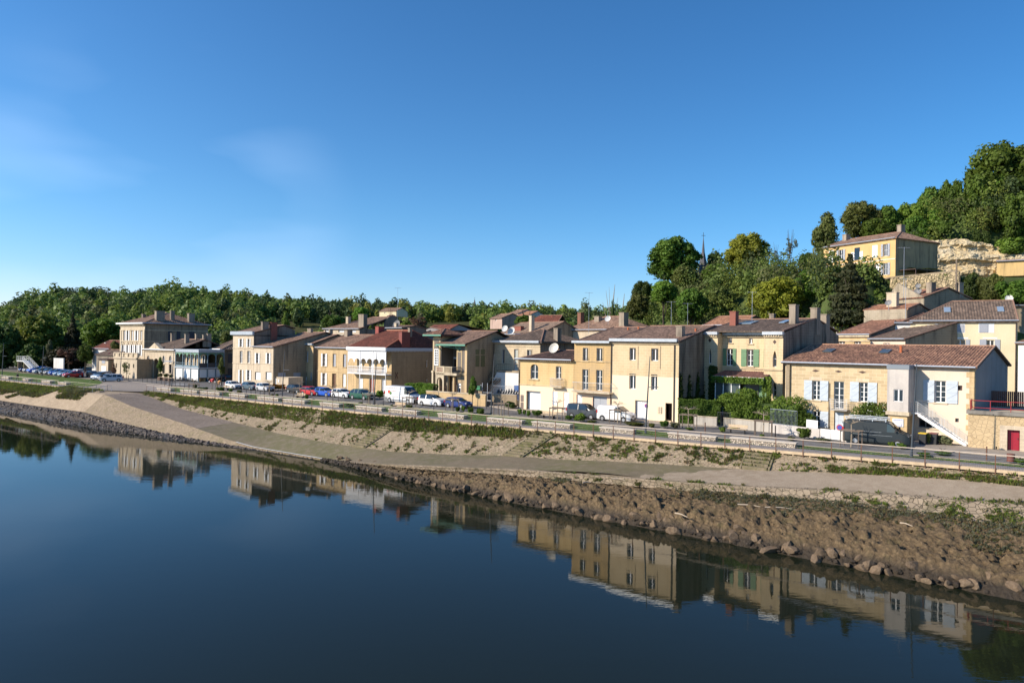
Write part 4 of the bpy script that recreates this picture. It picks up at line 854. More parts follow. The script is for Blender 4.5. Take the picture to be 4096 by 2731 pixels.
for x0, x1 in ((847, 897), (917, 970)):
    for y0, y1 in ((492, 560), (575, 725)):
        a, z1 = H.vz(*px('e', x0, y0)); b, z0 = H.vz(*px('e', x1, y1)); g.box(W + .003, W + .03, a, b, z0, z1)
g.build('blind_window', M_blind, H.root); pipe(H, W + .1, 0, zt, y=6.7)
# 11 stone house set back, with outside stair
H2 = H
H = House('setback_house', 'pale ashlar house set back behind the wrought iron yard gate, with outside stair', 'house', (1973, 1600), 114.0, (2158, 1600), 108.0, D=14, wall=wallmat('ashlar_pale', (.62, .51, .35), (.55, .44, .29), block=.55, bw=.8, bh=.35, stain_amt=.15), side=W_sided)
W = H.W; zt = H.zat('e', 1400, 400); zb = H.zat('e', 1400, 775); H.opening(H.rect('e', 1203, 492, 1237, 688), rows=1, cols=1); r = H.rect('e', 1363, 490, 1416, 770); H.opening((r[0], r[1], zb, r[3]), 'win', cols=1, rows=2, sill=False, glass=plain('pale_door_glass', (.4, .42, .38), .3)); H.opening(H.rect('e', 1537, 500, 1600, 700), rows=2)
H.walls(zt); H.band(zt - .7, .1, .08); H.band(H.zat('e', 1400, 690), .1, .06); H.band(zt - .25, .25, .2); H.finish_trim()
zr = H.zat('e', 1785, 228, 6); ro = roof(H, zt + .2, zr, 6.5, .45, right='hip', hr=4.0, left='hip', hl=5, mat=T_dark, pitch=.3, amp=.06); gutter(H, zt + .3, -.5, mat=Mz, box=True, h=.35); chimney(H, ro, W - .2, 5, zt, zr + .2, .8, 1.1)
m = MB(); m.box(W + .35, W + .55, -.4, H.D, zt - .1, zt + .2); m.build('side_gutter', M_iron, H.root)
# lean-to and stair
st = thing('outside_stair', 'stone outside stair rising to the upper door of the set back house', 'staircase', H.root.location, H.root.rotation_euler.z); m = MB(); us, ue = H.rect('e', 945, 1030, 950, 1040)[0], r[0] - 2.2; n = 16
for k in range(n):
    a = us + (ue - us) * k / n; m.box(a, a + (ue - us) / n + .02, -1.6, -.2, zb * (k + 1) / n - .3, zb * (k + 1) / n)
m.box(ue, r[1] + 1.6, -1.6, -.003, zb - .3, zb); m.build('steps', W_side, st); m = MB(); m.tube([(us, -1.55, 1), (ue, -1.55, zb + 1.0), (r[1] + 1.5, -1.55, zb + 1.0)], .025, 5)
for k in range(22):
    u = us + (r[1] + 1.5 - us) * k / 21; zz = zb * min(1, max(0, (u - us) / (ue - us))); m.tube([(u, -1.55, zz), (u, -1.55, zz + 1.0)], .015, 4)
m.build('handrail', M_iron, st)
lt = thing('lean_to_shed', 'white rendered lean-to with a blue door under the outside stair', 'shed', H.root.location, H.root.rotation_euler.z); m = MB(); xe = r[1] + 1.55; m.prism([(us + 2.6, -1.68, 0), (xe, -1.68, 0), (xe, -1.68, zb - .35), (ue, -1.68, zb - .35), (us + 2.6, -1.68, .9)], (0, .06, 0)); m.build('wall', W_white, lt); m = MB(); a = H.rect('e', 1367, 900, 1405, 905, -1.7); m.box(a[0], a[0] + 1.0, -1.74, -1.683, .1, 2.4); m.build('door', plain('blue_door', (.03, .10, .30), .5), lt)
pl = thing('timber_planks', 'bundle of wooden planks leaning against the outside stair', 'planks', H.root.location, H.root.rotation_euler.z); m = MB(); rnd = random.Random(3)
for k in range(9): a = us + 2.2 + k * .28; m.bar((a, -4.6 - rnd.random() * .6, .2), (a + .8 + rnd.random() * .5, -1.8, 2.4 + rnd.random() * 1.3), .16, .06)
m.build('boards', plain('raw_timber', (.34, .22, .13), .8, var=.5, scale=8), pl)
# 12 yellow house, 13 ochre house, 14 beige house share one street line
def along(name, label, xa, xb, **kw):
    A0, B0 = Vector((.96, 94.0, 0)), Vector((19.27, 79.5, 0)); d = (B0 - A0)
    def Yat(p):
        rx = ray(*p)[0]; t_ = (rx * A0.y - A0.x) / (d.x - rx * d.y); return A0.y + d.y * t_
    return House(name, label, 'house', xa, Yat(xa), xb, Yat(xb), **kw)
W_y13 = wallmat('yellow_house_wall', (.65, .47, .24), (.58, .41, .20), block=.1, stain=(.40, .22, .08), stain_amt=.3, low=(.80, .64, .45), low_h=3.35)
H = along('yellow_house', 'low yellow house with an arched window, small lace iron balcony and a rough dark roof', (2077, 1640), (2293, 1662), D=10, wall=W_y13, side=W_side)
W = H.W; zt = H.zat('g', 400, 585); low = H.zat('g', 400, 925); r = H.rect('g', 226, 648, 322, 832); H.opening(r, arch=.45, rows=2, y=.25, surround=False); r = H.rect('g', 545, 676, 610, 830); H.opening((r[0], r[1], r[2], r[3]), rows=2)
r = H.rect('g', 172, 985, 350, 1225); H.opening((r[0], r[1], .05, r[3]), 'garage', cols=1, rows=8, y=.5, surround=False); H.opening(H.rect('g', 500, 988, 565, 1160), 'shut', surround=False, sill=False, y=.1); r = H.rect('g', 640, 998, 708, 1235); H.opening((r[0], r[1], .1, r[3]), 'door', surround=False, y=.15)
H.walls(zt, gable=None); H.band(low, .18, .05); H.band(zt - .25, .25, .18); H.trim.box(*[H.rect('g', 205, 835, 335, 850)[q] for q in (0, 1)], -.12, -.003, H.zat('g', 270, 848), H.zat('g', 270, 836)); H.finish_trim(wallmat('yellow_trim', (.60, .46, .27), (.5, .38, .2)))
m = MB(); r = H.rect('g', 103, 1030, 138, 1205)
for q in range(2): m.box(r[0], r[1], -.05, -.003, r[2] + (r[3] - r[2]) * q * .52, r[2] + (r[3] - r[2]) * (q * .52 + .47))
m.build('meter_cabinet', plain('meter_brown', (.16, .12, .10), .6), H.root)
zr = H.zat('g', 330, 468, 3.6); ro = roof(H, zt + .05, zr, 4.0, .5, left='hip', hl=3.6, mat=tilemat('tiles_rough', (.13, .08, .065), (.08, .05, .042), moss_amt=.6), pitch=.26, amp=.07, og=.0); gutter(H, zt + .0, -.55, -.5, W - .1)
m = MB(); [m.prism([(a, -.45, zt - .25), (a + .12, -.45, zt - .25), (a + .12, -.02, zt - .25), (a, -.02, zt - .25)], (0, 0, .12)) for a in [W * .42 + .3 * k for k in range(int(W * .58 / .3))]]; m.build('genoise_teeth', M_trim, H.root)
pipe(H, -.06, 0, zt); rb = H.rect('g', 470, 825, 615, 930, -.6)
def balcony(H, r, dep, mat, lace=False, n=14, name='balcony'):
    m = MB(); m.box(r[0] - .05, r[1] + .05, -dep - .05, -.003, r[2] - .14, r[2]); o = m.build(name, M_trim, H.root); m = MB(); top = r[3] - r[2]
    for a, b, k in (((r[0], -dep, r[2]), (r[1], -dep, r[2]), n), ((r[0], -dep, r[2]), (r[0], 0, r[2]), 4), ((r[1], -dep, r[2]), (r[1], 0, r[2]), 4)):
        railing_mesh(m, a, b, .08, top, k, .013, .022)
    if lace:
        for k in range(n):
            u = r[0] + (r[1] - r[0]) * (k + .5) / n
            for q in range(5): m.tube([(u - .05, -dep, r[2] + .15 + top * .17 * q), (u, -dep, r[2] + .22 + top * .17 * q), (u + .05, -dep, r[2] + .15 + top * .17 * q)], .014, 4)
    m.build('railing', mat, o); return o
balcony(H, rb, .65, M_ironw, True, 11)
H12 = H
dish('satellite_dish', 'large pale dish standing on the low roof of the yellow house', H.root.location + H.u * H.uz(*px('g', 528, 500), 3)[0] + H.n * 3 + Vector((0, 0, H.zat('g', 528, 455, 3))), .75, 235, plain('dish_cream', (.60, .57, .50), .5))
W_o = wallmat('ochre_house_wall', (.56, .38, .17), (.50, .36, .20), block=.12, stain=(.33, .24, .14), stain_amt=.4, low=(.74, .53, .37), low_h=3.15)
H = along('ochre_house', 'tall ochre house with wide railed balcony over garage doors, between yellow and beige houses', (2294, 1663), (2441, 1676), D=13, wall=W_o, side=W_gold)
W = H.W; zt = H.zat('g', 1000, 372)
rects(H, 'g', [(882, 443, 948, 608), (1056, 447, 1130, 612)], rows=1); rects(H, 'g', [(876, 712, 950, 968), (1050, 720, 1128, 978)], rows=3, sill=False)
r = H.rect('g', 802, 1026, 873, 1200); H.opening((r[0], r[1], .1, r[3]), 'door', surround=False); r = H.rect('g', 1006, 1052, 1185, 1220); H.opening((r[0], r[1], .05, r[3]), 'garage', cols=2, rows=1, mat=M_greysh, surround=False)
zr = H.zat('g', 1480, 185, 9.5); H.walls(zt, gable=zr - .1, ridge=10); H.band(zt - .2, .2, .15); H.band(H.zat('g', 1000, 618), .14, .08); H.finish_trim(wallmat('ochre_trim', (.58, .43, .24), (.5, .36, .19)))
ro = roof(H, zt + .05, zr, 10, .4, mat=T_brown, pitch=.3, og=0); gutter(H, zt + .18, -.45, -.1, W, mat=Mz, box=True, h=.28); balcony(H, H.rect('g', 750, 880, 1215, 995, -.9), .95, M_ironw, n=34)
m = MB(); [m.tube([(u - .5, -.06, z_), (u + .5, -.06, z_)], .02, 4) for z_ in (H.zat('g', 900, 575), H.zat('g', 900, 592)) for u in (H.rect('g', 882, 0, 948, 1)[0] + .55, H.rect('g', 1056, 0, 1130, 1)[0] + .55)]; m.build('window_rail', M_iron, H.root)
for k, (u, y) in enumerate(((W * .62, 8.0), (W * .85, 8.6))):
    m = MB(); m.tube([(u, y, zt + (zr - zt) * y / 10 - .1), (u, y, zt + (zr - zt) * y / 10 + .35)], .12, 8); m.build('vent_pipe', M_terra, ro)
H = along('beige_house', 'tall beige house with four small windows, smooth render below and a zinc gutter', (2442, 1676), (2712, 1693), D=20, wall=W_beige, side=W_sided)
W = H.W; zt = H.zat('g', 1600, 370); rects(H, 'g', [(1467, 443, 1546, 598), (1738, 450, 1828, 606), (1464, 766, 1545, 958), (1736, 774, 1815, 972)], rows=1, surround=False, y=.3, sill=False, mat=plain('pvc_white', (.8, .8, .82), .4))
r = H.rect('g', 1535, 1103, 1700, 1350); H.opening((r[0], r[1], .05, r[3]), 'garage', cols=2, rows=1, y=.35, surround=False); r = H.rect('g', 1916, 1135, 2000, 1368); H.opening((r[0], r[1], .25, r[3]), 'door', mat=M_wood, y=.9, surround=False)
zr = H.vz(*px('h', 520, 268))[1]; H.walls(zt, gable=zr - .1, ridge=10.4); H.band(zt - .25, .25, .16); H.band(5.35, .1, .03); H.trim.box(*[r[q] for q in (0, 1)], -.25, .4, 0, .25)
for x in (1570, 1850): u = H.rect('g', x, 500, x + 4, 505)[0]; H.trim.box(u, u + .07, -.06, -.003, H.zat('g', x, 705), H.zat('g', x, 420))
H.finish_trim(wallmat('beige_trim', (.68, .54, .35), (.6, .46, .28))); ro = roof(H, zt + .1, zr, 10.4, .35, mat=T_brown, pitch=.3, og=.12); gutter(H, zt + .42, -.45, -.05, W - .05, mat=Mz, box=True, h=.36)
pipe(H, .03, 0, zt + .2, -.1); pipe(H, H.rect('g', 2033, 600, 2037, 605)[0], 0, zt + .2, -.1); chimney(H, ro, W - 1.3, 3.2, zt, zr - .2, .75, .95); m = MB(); y_ = 6.5; z_ = zt + (zr - zt) * y_ / 10.4; m.tube([(W - .8, y_, z_ - .1), (W - .8, y_, z_ + .4)], .13, 8); m.build('vent_pipe', M_terra, ro)
m = MB(); r = H.rect('g', 1822, 1175, 1876, 1262); [m.box(r[0] + (r[1] - r[0]) * .5 * c, r[0] + (r[1] - r[0]) * (.5 * c + .44), -.1, -.003, r[2] + (r[3] - r[2]) * .25 * k, r[2] + (r[3] - r[2]) * (.25 * k + .2)) for c in range(2) for k in range(4)]; m.build('letterboxes', plain('beige_metal', (.6, .5, .36), .5), H.root)
H14 = H
m = MB(); u_ = H.rect('g', 1645, 1165, 1665, 1190); m.tube([(u_[0] + .2, .28, u_[2] + .2), (u_[0] + .2, .30, u_[2] + .2)], .24, 16); s_ = m.build('no_parking_sign', plain('sign_blue', (.03, .08, .4), .5), H.root)
m = MB(); c_ = Vector((u_[0] + .2, .272, u_[2] + .2)); [m.bar(c_ + Vector((math.cos(k * .3927) * .21, 0, math.sin(k * .3927) * .21)), c_ + Vector((math.cos((k + 1) * .3927) * .21, 0, math.sin((k + 1) * .3927) * .21)), .02, .06) for k in range(16)]; m.bar(c_ + Vector((-.15, 0, .15)), c_ + Vector((.15, 0, -.15)), .02, .05); m.build('red_ring', plain('sign_red', (.5, .02, .02), .5), s_)
# 15 green shutter house
W_gs = wallmat('green_shutter_house_wall', (.66, .53, .34), (.58, .45, .27), stain=(.20, .16, .11), stain_amt=.35, block=.12)
H = House('green_shutter_house', 'tall cream stone house with green shutters, gothic side windows and a vine-grown glazed veranda', 'house', (2809, 1640), 85.3, (3128, 1700), 78.3, D=18, wall=W_gs, side=W_sided)
W = H.W; zt = H.zat('h', 800, 345); q0 = H.rect('h', 572, 500, 576, 510)[1]; q1 = H.rect('h', 1062, 500, 1066, 510)[0]; RO = 1.3   # recess between the two bays
m = MB(); Hl = []
def hole(x0, y0, x1, y1, off=0., **kw):
    r = H.rect('h', x0, y0, x1, y1, off); H.opening(r, off=off, **kw); return r
for r_ in ((487, 512, 511, 663), (487, 822, 510, 963)): hole(*r_, gothic=True, arch=.9, surround=False, cols=1, rows=1, sill=False, y=.12)
for r_ in ((1152, 530, 1192, 698), (1150, 855, 1190, 1028)): hole(*r_, gothic=True, arch=.75, surround=False, cols=1, rows=2, sill=False, y=.3)
hole(690, 395, 727, 448, off=RO, rows=1, surround=False); hole(903, 402, 942, 456, off=RO, rows=1, surround=False)
hole(670, 508, 735, 684, off=RO, rows=3, sh='both', shm=M_green, sill=False); hole(882, 516, 950, 692, off=RO, rows=3, sh='both', shm=M_green, sw=.68); 
r_ = H.rect('h', 1060, 513, 1088, 702, RO); m2 = MB(); m2.box(r_[0], r_[1], RO - .1, RO - .04, r_[2], r_[3]); m2.build('shutter', M_green, H.root)
hf = lambda o: [h for h in H.holes if abs(h[6] - o) < .01]
H.panel(m, 0, q0, -.3, zt, [h for h in hf(0) if h[0] < q0]); H.panel(m, q1, W, -.3, zt, [h for h in hf(0) if h[0] > q1 - .1]); H.panel(m, q0, q1, -.3, zt, hf(RO), y=RO)
for u, sg in ((q0, 1), (q1, 1)): m.face([(u, 0, -.3), (u, RO, -.3), (u, RO, zt), (u, 0, zt)])
m.build('wall', W_gs, H.root)
zr = zt + 2.0; m = MB(); m.face([(W, 0, -.3), (W, H.D, -.3), (W, H.D, zt), (W, 10, zr), (W, 0, zt)]); m.face([(0, 0, -.3), (0, H.D, -.3), (0, H.D, zt), (0, 10, zr), (0, 0, zt)]); m.face([(0, H.D, -.3), (W, H.D, -.3), (W, H.D, zt), (0, H.D, zt)]); m.build('side_wall', W_sided, H.root)
zl = H.zat('h', 600, 715)
for a, b, o in ((0, q0, 0), (q1, W, 0), (q0, q1, RO)):
    H.trim.box(a - .02, b + .02, o - .12, o - .002, zl, zl + .16); H.trim.box(a, b, o - .2, o - .002, zt - .5, zt - .38)
    for k in range(int((b - a) / .28)): H.trim.box(a + .05 + .28 * k, a + .2 + .28 * k, o - .3, o - .01, zt - .37, zt - .2)
H.finish_trim(wallmat('greenhouse_trim', (.56, .45, .30), (.48, .38, .24)))
m = MB()
for a, b, o in ((-.05, q0 + .1, 0), (q1 - .1, W + .05, 0), (q0 + .1, q1 - .1, RO)): m.box(a, b, o - .4, o + .15, zt - .2, zt + .16)
m.build('zinc_cornice', Mz, H.root)
ro = roof(H, zt + .2, zr, 10, -.1, mat=T_dark, pitch=.3, og=.0); 
for (x0, y0, x1, y1, yd) in ((850, 235, 985, 270, 7.0), (1270, 238, 1328, 260, 7.5)):
    r = H.rect('h', x0, y0, x1, y1, yd); zz = lambda y: zt + .2 + (zr - zt - .2) * y / 10 + .12; m = MB(); m.prism([(r[0], yd - 1.6, zz(yd - 1.6)), (r[1], yd - 1.6, zz(yd - 1.6)), (r[1], yd + .6, zz(yd + .6)), (r[0], yd + .6, zz(yd + .6))], (0, 0, .07)); m.build('skylight', plain('skylight_glass', (.25, .32, .40), .12, spec=1), ro)
chimney(H, ro, W - 1.2, 6.0, zt, zr + 1.6, .75, 1.1); chimney(H, ro, W - .3, 10.5, zt, zr + 1.4, .8, 1.2); chimney(H, ro, W - .2, 13.5, zt - 1, zr + .7, .8, 1.3); o = chimney(H, ro, 1.6, 5, zt, zr + .9, .8, .9, mat=M_brick); o['label'] = 'red brick chimney with a concrete cap'; chimney(H, ro, 4.0, 11, zt + 1, zr + .8, .6, .6)
m = MB()
for (cx, cy, o) in ((495, 420, 0), (1172, 437, 0)): u_, z_ = H.uz(*px('h', cx, cy), o); m.prism([(u_ - .22, -.015, z_), (u_, -.015, z_ - .27), (u_ + .22, -.015, z_), (u_, -.015, z_ + .27)], (0, .012, 0))
m.build('diamond_vent', M_wood, H.root)
# glazed veranda
vz0 = H.zat('h', 800, 800, -1.2); vz1 = H.zat('h', 800, 740, RO); v0 = H.rect('h', 548, 800, 560, 810, -1.0)[0]; v1 = H.rect('h', 1085, 780, 1090, 790, -1.0)[0]
rr = MB(); slope(rr, (v0, -1.6, vz0), (v1, -1.6, vz0), (v0 + .2, RO, vz1), (v1, RO, vz1), .28, .04); ro2 = rr.build('veranda_roof', [tilemat('sheet_rust', (.20, .10, .08), (.15, .08, .07), moss_amt=.2), M_under], H.root)
m = MB(); m.box(v0, v1, -1.72, -1.6, vz0 - .25, vz0); m.build('veranda_fascia', M_white, H.root); m = MB()
for k in range(4): u = v0 + .3 + k * (v1 - v0) * .16; m.box(u - .05, u + .05, -1.45, -1.35, .9, vz0 - .1)
m.box(v0 + .3, v0 + .3 + (v1 - v0) * .48, -1.44, -1.36, vz0 - .55, vz0 - .45); m.box(v0 + .3, v0 + .3 + (v1 - v0) * .48, -1.44, -1.36, 1.9, 2.0); m.build('glazing_bars', M_white, H.root)
m = MB(); m.box(v0 + .3, v0 + .3 + (v1 - v0) * .48, -1.41, -1.39, .9, vz0 - .1); m.build('glazing', plain('veranda_glass', (.06, .08, .08), .08), H.root)
m = MB(); m.box(v0 + (v1 - v0) * .52, v1 - .1, -.3, -.1, 0, vz0); m.build('veranda_wall', W_grey, H.root); m = MB(); u = v0 + (v1 - v0) * .66; m.box(u, u + 1.0, -.36, -.303, .9, vz0 - .5); m.build('door', M_iron, H.root); m = MB(); m.box(u + 1.05, u + 1.9, -.36, -.303, .9, vz0 - .5); m.build('shutter', M_green, H.root)
H15 = H
antenna('comb antenna on a mast beside the red brick chimney of the green shutter house', H.root.location + H.u * 2.6 + H.n * 8 + Vector((0, 0, zr)), 3.6)
# 16 long house: stone part, rendered part, gable
W_long = wallmat('long_house_stone', (.64, .505, .32), (.57, .44, .265), block=.85, bw=.75, bh=.34, stain_amt=.08, mortar=(.68, .57, .40))
H = House('long_tile_house', 'long low house under one clay tile roof, half stone with pale blue shutters', 'house', (3138, 1760), 76.5, (3893, 1790), 64.0, D=17, wall=W_long, side=W_grey)
W = H.W; zt = H.zat('i', 1100, 535); ub = H.rect('i', 1306, 900, 1310, 910)[0]
for r_ in ((523, 712, 600, 912), (1012, 730, 1100, 932)): H.opening(H.rect('i', *r_), rows=4, sh='both', shm=M_blue, surround=False, sw=.86)
r = H.rect('i', 745, 720, 850, 1005); H.opening(r, rows=4, surround=False, sill=False)
rg = H.rect('i', 525, 1028, 600, 1205); H.opening((rg[0], rg[1], .5, rg[3]), rows=3, sh='both', shm=M_blue, surround=False, sw=.86); rg = H.rect('i', 747, 1040, 848, 1230); H.opening((rg[0], rg[1], .1, rg[3]), 'door', mat=M_blue, rows=2, surround=False)
rw_ = H.rect('j', 577, 658, 684, 868); H.opening(rw_, rows=4, sh='both', shm=M_blue, surround=False, sw=.95); H.opening(H.rect('j', 777, 703, 842, 750), 'void', mat=M_wood, surround=False, sill=False); H.opening(H.rect('j', 773, 1020, 808, 1056), 'void', mat=M_iron, surround=False, sill=False)
rb_ = H.rect('j', 420, 1005, 618, 1112); H.opening(rb_, 'win', cols=3, rows=1, mat=plain('dark_grey_frame', (.12, .14, .16), .5), surround=False)
m = MB(); H.panel(m, 0, ub, -.3, zt, [h for h in H.holes if h[1] < ub]); m.build('stone_wall', W_long, H.root); m = MB(); H.panel(m, ub, W, -.3, zt, [h for h in H.holes if h[0] > ub]); m.build('rendered_wall', W_pinkc, H.root)
zr = H.zat('j', 1000, 325, 8.4); m = MB()
for u in (0, W): m.face([(u, 0, -.3), (u, H.D, -.3), (u, H.D, zt), (u, 8.4, zr), (u, 0, zt)])
m.face([(0, H.D, -.3), (W, H.D, -.3), (W, H.D, zt), (0, H.D, zt)]); m.build('gable_wall', W_grey, H.root)
m = MB()
for k in range(12): m.box(W - (.62 if k % 2 else .38), W + .02, -.03, -.003, zt - .5 * (k + 1), zt - .5 * k - .02); m.box(W + .003, W + .03, -.03, (.38 if k % 2 else .62), zt - .5 * (k + 1), zt - .5 * k - .02)
m.build('quoins', W_gold, H.root)
for r_ in ((487, 672, 620, 705), (978, 692, 1118, 722)): r = H.rect('i', *r_); H.trim.box(r[0], r[1], -.02, -.003, r[2], r[3])
H.finish_trim(wallmat('lintel_pale', (.68, .56, .40), (.62, .5, .35)))
m = MB()
for cx, cy in ((555, 608), (794, 615), (1045, 623)): u_, z_ = H.uz(*px('i', cx, cy)); m.prism([(u_ - .4, -.02, z_), (u_, -.02, z_ - .13), (u_ + .4, -.02, z_), (u_, -.02, z_ + .13)], (0, .015, 0))
m.build('diamond_vent', M_wood, H.root)
ro = roof(H, zt + .0, zr, 8.4, .5, og=.3, mat=tilemat('tiles_canal_mixed', (.42, .23, .14), (.17, .09, .065), moss_amt=.36, cell=5.0), pitch=.27, amp=.075, capm=plain('ridge_clay', (.42, .24, .15), .85, var=.3, scale=5)); gutter(H, zt - .05, -.58, -.3, W + .2)
for (x0, y0, x1, y1) in ((650, 375, 745, 408), (1235, 375, 1335, 410)):
    r = H.rect('i', x0, y0, x1, y1, 5.0); k_ = (zr - zt) / 8.4; zz = lambda y: zt + k_ * y + .13; m = MB(); m.prism([(r[0], 4.2, zz(4.2)), (r[1], 4.2, zz(4.2)), (r[1], 5.8, zz(5.8)), (r[0], 5.8, zz(5.8))], (0, 0, .06)); m.build('skylight', plain('skylight_dark', (.07, .08, .08), .2, spec=.6), ro)
r = H.rect('i', 1425, 390, 1448, 430, 5); m = MB(); m.tube([(r[0] + .2, 5, zt + 5 * (zr - zt) / 8.4), (r[0] + .2, 5, zt + 5 * (zr - zt) / 8.4 + .75)], .14, 8); m.build('vent_pipe', M_terra, ro)
pipe(H, .22, 0, zt, -.12, r=.07, mat=plain('grey_pipe', (.2, .17, .14), .6)); m = MB(); u = H.rect('i', 262, 800, 290, 810); m.box(u[0], u[1], -.25, -.003, -.2, zt - .2); m.build('buttress', W_side, H.root)
# curved bar balcony
r = H.rect('i', 690, 905, 905, 1015, -.7); r = (r[0] + .2, r[1] - .2, r[2], r[3]); m = MB(); m.box(r[0], r[1], -.8, -.003, r[2] - .1, r[2]); o = m.build('balcony', plain('balcony_slab_grey', (.35, .33, .3), .7), H.root); m = MB(); h = r[3] - r[2]
for k in range(6): z = r[2] + .08 + (h - .1) * k / 5; bl = .12 * k / 5; m.tube([(r[0] - bl, -.0, z), (r[0] - bl, -.75 - bl, z), (r[1] + bl, -.75 - bl, z), (r[1] + bl, 0, z)], .02, 5)
for u in (r[0], (r[0] * 2 + r[1]) / 3, (r[0] + 2 * r[1]) / 3, r[1]): m.tube([(u, -.76, r[2]), (u, -.86, r[3])], .022, 5)
m.build('railing', M_ironw, o)
# annex tower
a0 = H.rect('i', 1303, 800, 1306, 810, -2.2)[0]; a1 = H.rect('i', 1525, 800, 1530, 810, -2.2)[0]; za1 = H.zat('j', 220, 545, -2.2); za0 = H.zat('j', 220, 955, -2.2)
m = MB(); ra = H.rect('i', 1370, 802, 1470, 930, -2.2); H.panel(m, a0, a1, za0, za1, [ra], y=-2.2, dep=.15); m.face([(a1, -2.2, za0), (a1, 0, za0), (a1, 0, za1), (a1, -2.2, za1)]); m.face([(a0, -2.2, za0), (a0, 0, za0), (a0, 0, za1), (a0, -2.2, za1)]); m.face([(a0, -2.2, za0), (a1, -2.2, za0), (a1, 0, za0), (a0, 0, za0)]); m.build('annex_wall', W_greyr, H.root)
m = MB(); m.box(a0 - .06, a1 + .06, -2.26, 0, za1, za1 + .42); m.build('annex_roof', plain('slate_fascia', (.17, .20, .23), .5), H.root)
m = MB(); m.box(ra[0], ra[1], -2.12, -2.07, ra[2], ra[3]); w_ = m.build('window', M_white, H.root); g = MB(); g.box(ra[0] + .06, (ra[0] + ra[1]) / 2 - .07, -2.14, -2.122, ra[2] + .06, ra[3] - .06); g.box((ra[0] + ra[1]) / 2 + .07, ra[1] - .06, -2.14, -2.122, ra[2] + .06, ra[3] - .06); g.build('pane', M_glass, w_)
m = MB(); m.box(a0 - .08, a1 + .12, -2.35, -.003, za0 - .35, za0); m.build('annex_ledge', M_trim, H.root)
m = MB(); m.box(a0 + .08, a1 - .1, -2.1, -.003, -.2, za0 - .35); m.build('annex_base', W_gold, H.root)
sg = H.rect('i', 1360, 1108, 1475, 1190, -2.1); sgn = thing('notice_board', 'white notice board with blue lines of text on the stone base of the annex', 'sign', H.root.location, H.root.rotation_euler.z); m = MB(); m.box(sg[0], sg[1], -2.18, -2.103, sg[2], sg[3]); m.build('board', M_white, sgn)
M_ink = plain('sign_ink_blue', (.06, .10, .35), .5)
def text(s, parent, mat, loc, size, rot=(R(90), 0, 0), align='LEFT', bold=0.0, name='lettering'):
    cu = bpy.data.curves.new(name, 'FONT'); cu.body = s; cu.size = size; cu.extrude = .003; cu.offset = bold; cu.align_x = align; cu.resolution_u = 2
    tmp = bpy.data.objects.new('tmp_text', cu); me = bpy.data.meshes.new_from_object(tmp); me.materials.clear(); me.materials.append(mat); bpy.data.objects.remove(tmp)
    o = link(name, me, parent); o.location = loc; o.rotation_euler = rot; return o
wS = sg[1] - sg[0]; hS = sg[3] - sg[2]
m = MB(); rs = random.Random(4)
for k, (f0, f1, hh) in enumerate(((.06, .96, .085), (.05, .97, .035), (.15, .88, .035), (.28, .80, .035))):
    u = sg[0] + wS * f0; z = sg[3] - hS * (.17, .34, .50, .64)[k]
    while u < sg[0] + wS * f1:
        l_ = rs.uniform(.05, .14) * wS; m.box(u, min(u + l_, sg[0] + wS * f1), -2.186, -2.181, z - hh * hS / 2, z + hh * hS / 2); u += l_ + .018 * wS
m.build('text_lines', M_ink, sgn)
m = MB(); m.box(sg[1] - .6, sg[1] - .1, -2.186, -2.181, sg[2] + .07, sg[2] + .12); m.box(sg[1] - .16, sg[1] - .1, -2.186, -2.181, sg[2] + .12, sg[2] + .3); m.build('logo_mark', M_ink, sgn)
# steel stair
st = thing('steel_staircase', 'white steel staircase running down the rendered facade to the pavement', 'staircase', H.root.location, H.root.rotation_euler.z)
p0 = H.rect('j', 360, 960, 425, 965, -1.0); p1 = H.rect('j', 790, 1270, 800, 1280, -1.2); zs = H.zat('j', 400, 962, -1.2); u0_, u1_, u2_ = a1 + .05, p0[1], min(p1[0] + .8, W - .1)
m = MB(); m.box(u0_, u1_, -1.5, -.1, zs - .14, zs); m.build('landing', plain('grey_white_steel', (.55, .57, .6), .4), st); m = MB()
for y in (-1.5, -.35): m.prism([(u1_, y, zs), (u1_, y, zs - .32), (u2_, y, .0), (u2_, y, .32)], (0, .06, 0))
m.build('stringer', M_white, st); m = MB()
for k in range(16): f = (k + .5) / 16; u = u1_ + (u2_ - u1_) * f; m.box(u - .14, u + .14, -1.44, -.35, zs * (1 - f) - .02, zs * (1 - f) + .02)
m.build('treads', M_white, st); m = MB()
for y in (-1.47, -.33):
    for k in range(5):
        h = .18 + .2 * k; m.tube([(u0_, y, zs + h), (u1_, y, zs + h), (u2_, y, h + .1)], .018, 5)
    for k in range(5): f = k / 4; m.tube([(u1_ + (u2_ - u1_) * f, y, zs * (1 - f)), (u1_ + (u2_ - u1_) * f, y, zs * (1 - f) + 1.02)], .022, 5)
m.tube([(u0_, -1.47, zs), (u0_, -1.47, zs + 1)], .02, 5); m.build('handrail', M_ironw, st)
H16 = H
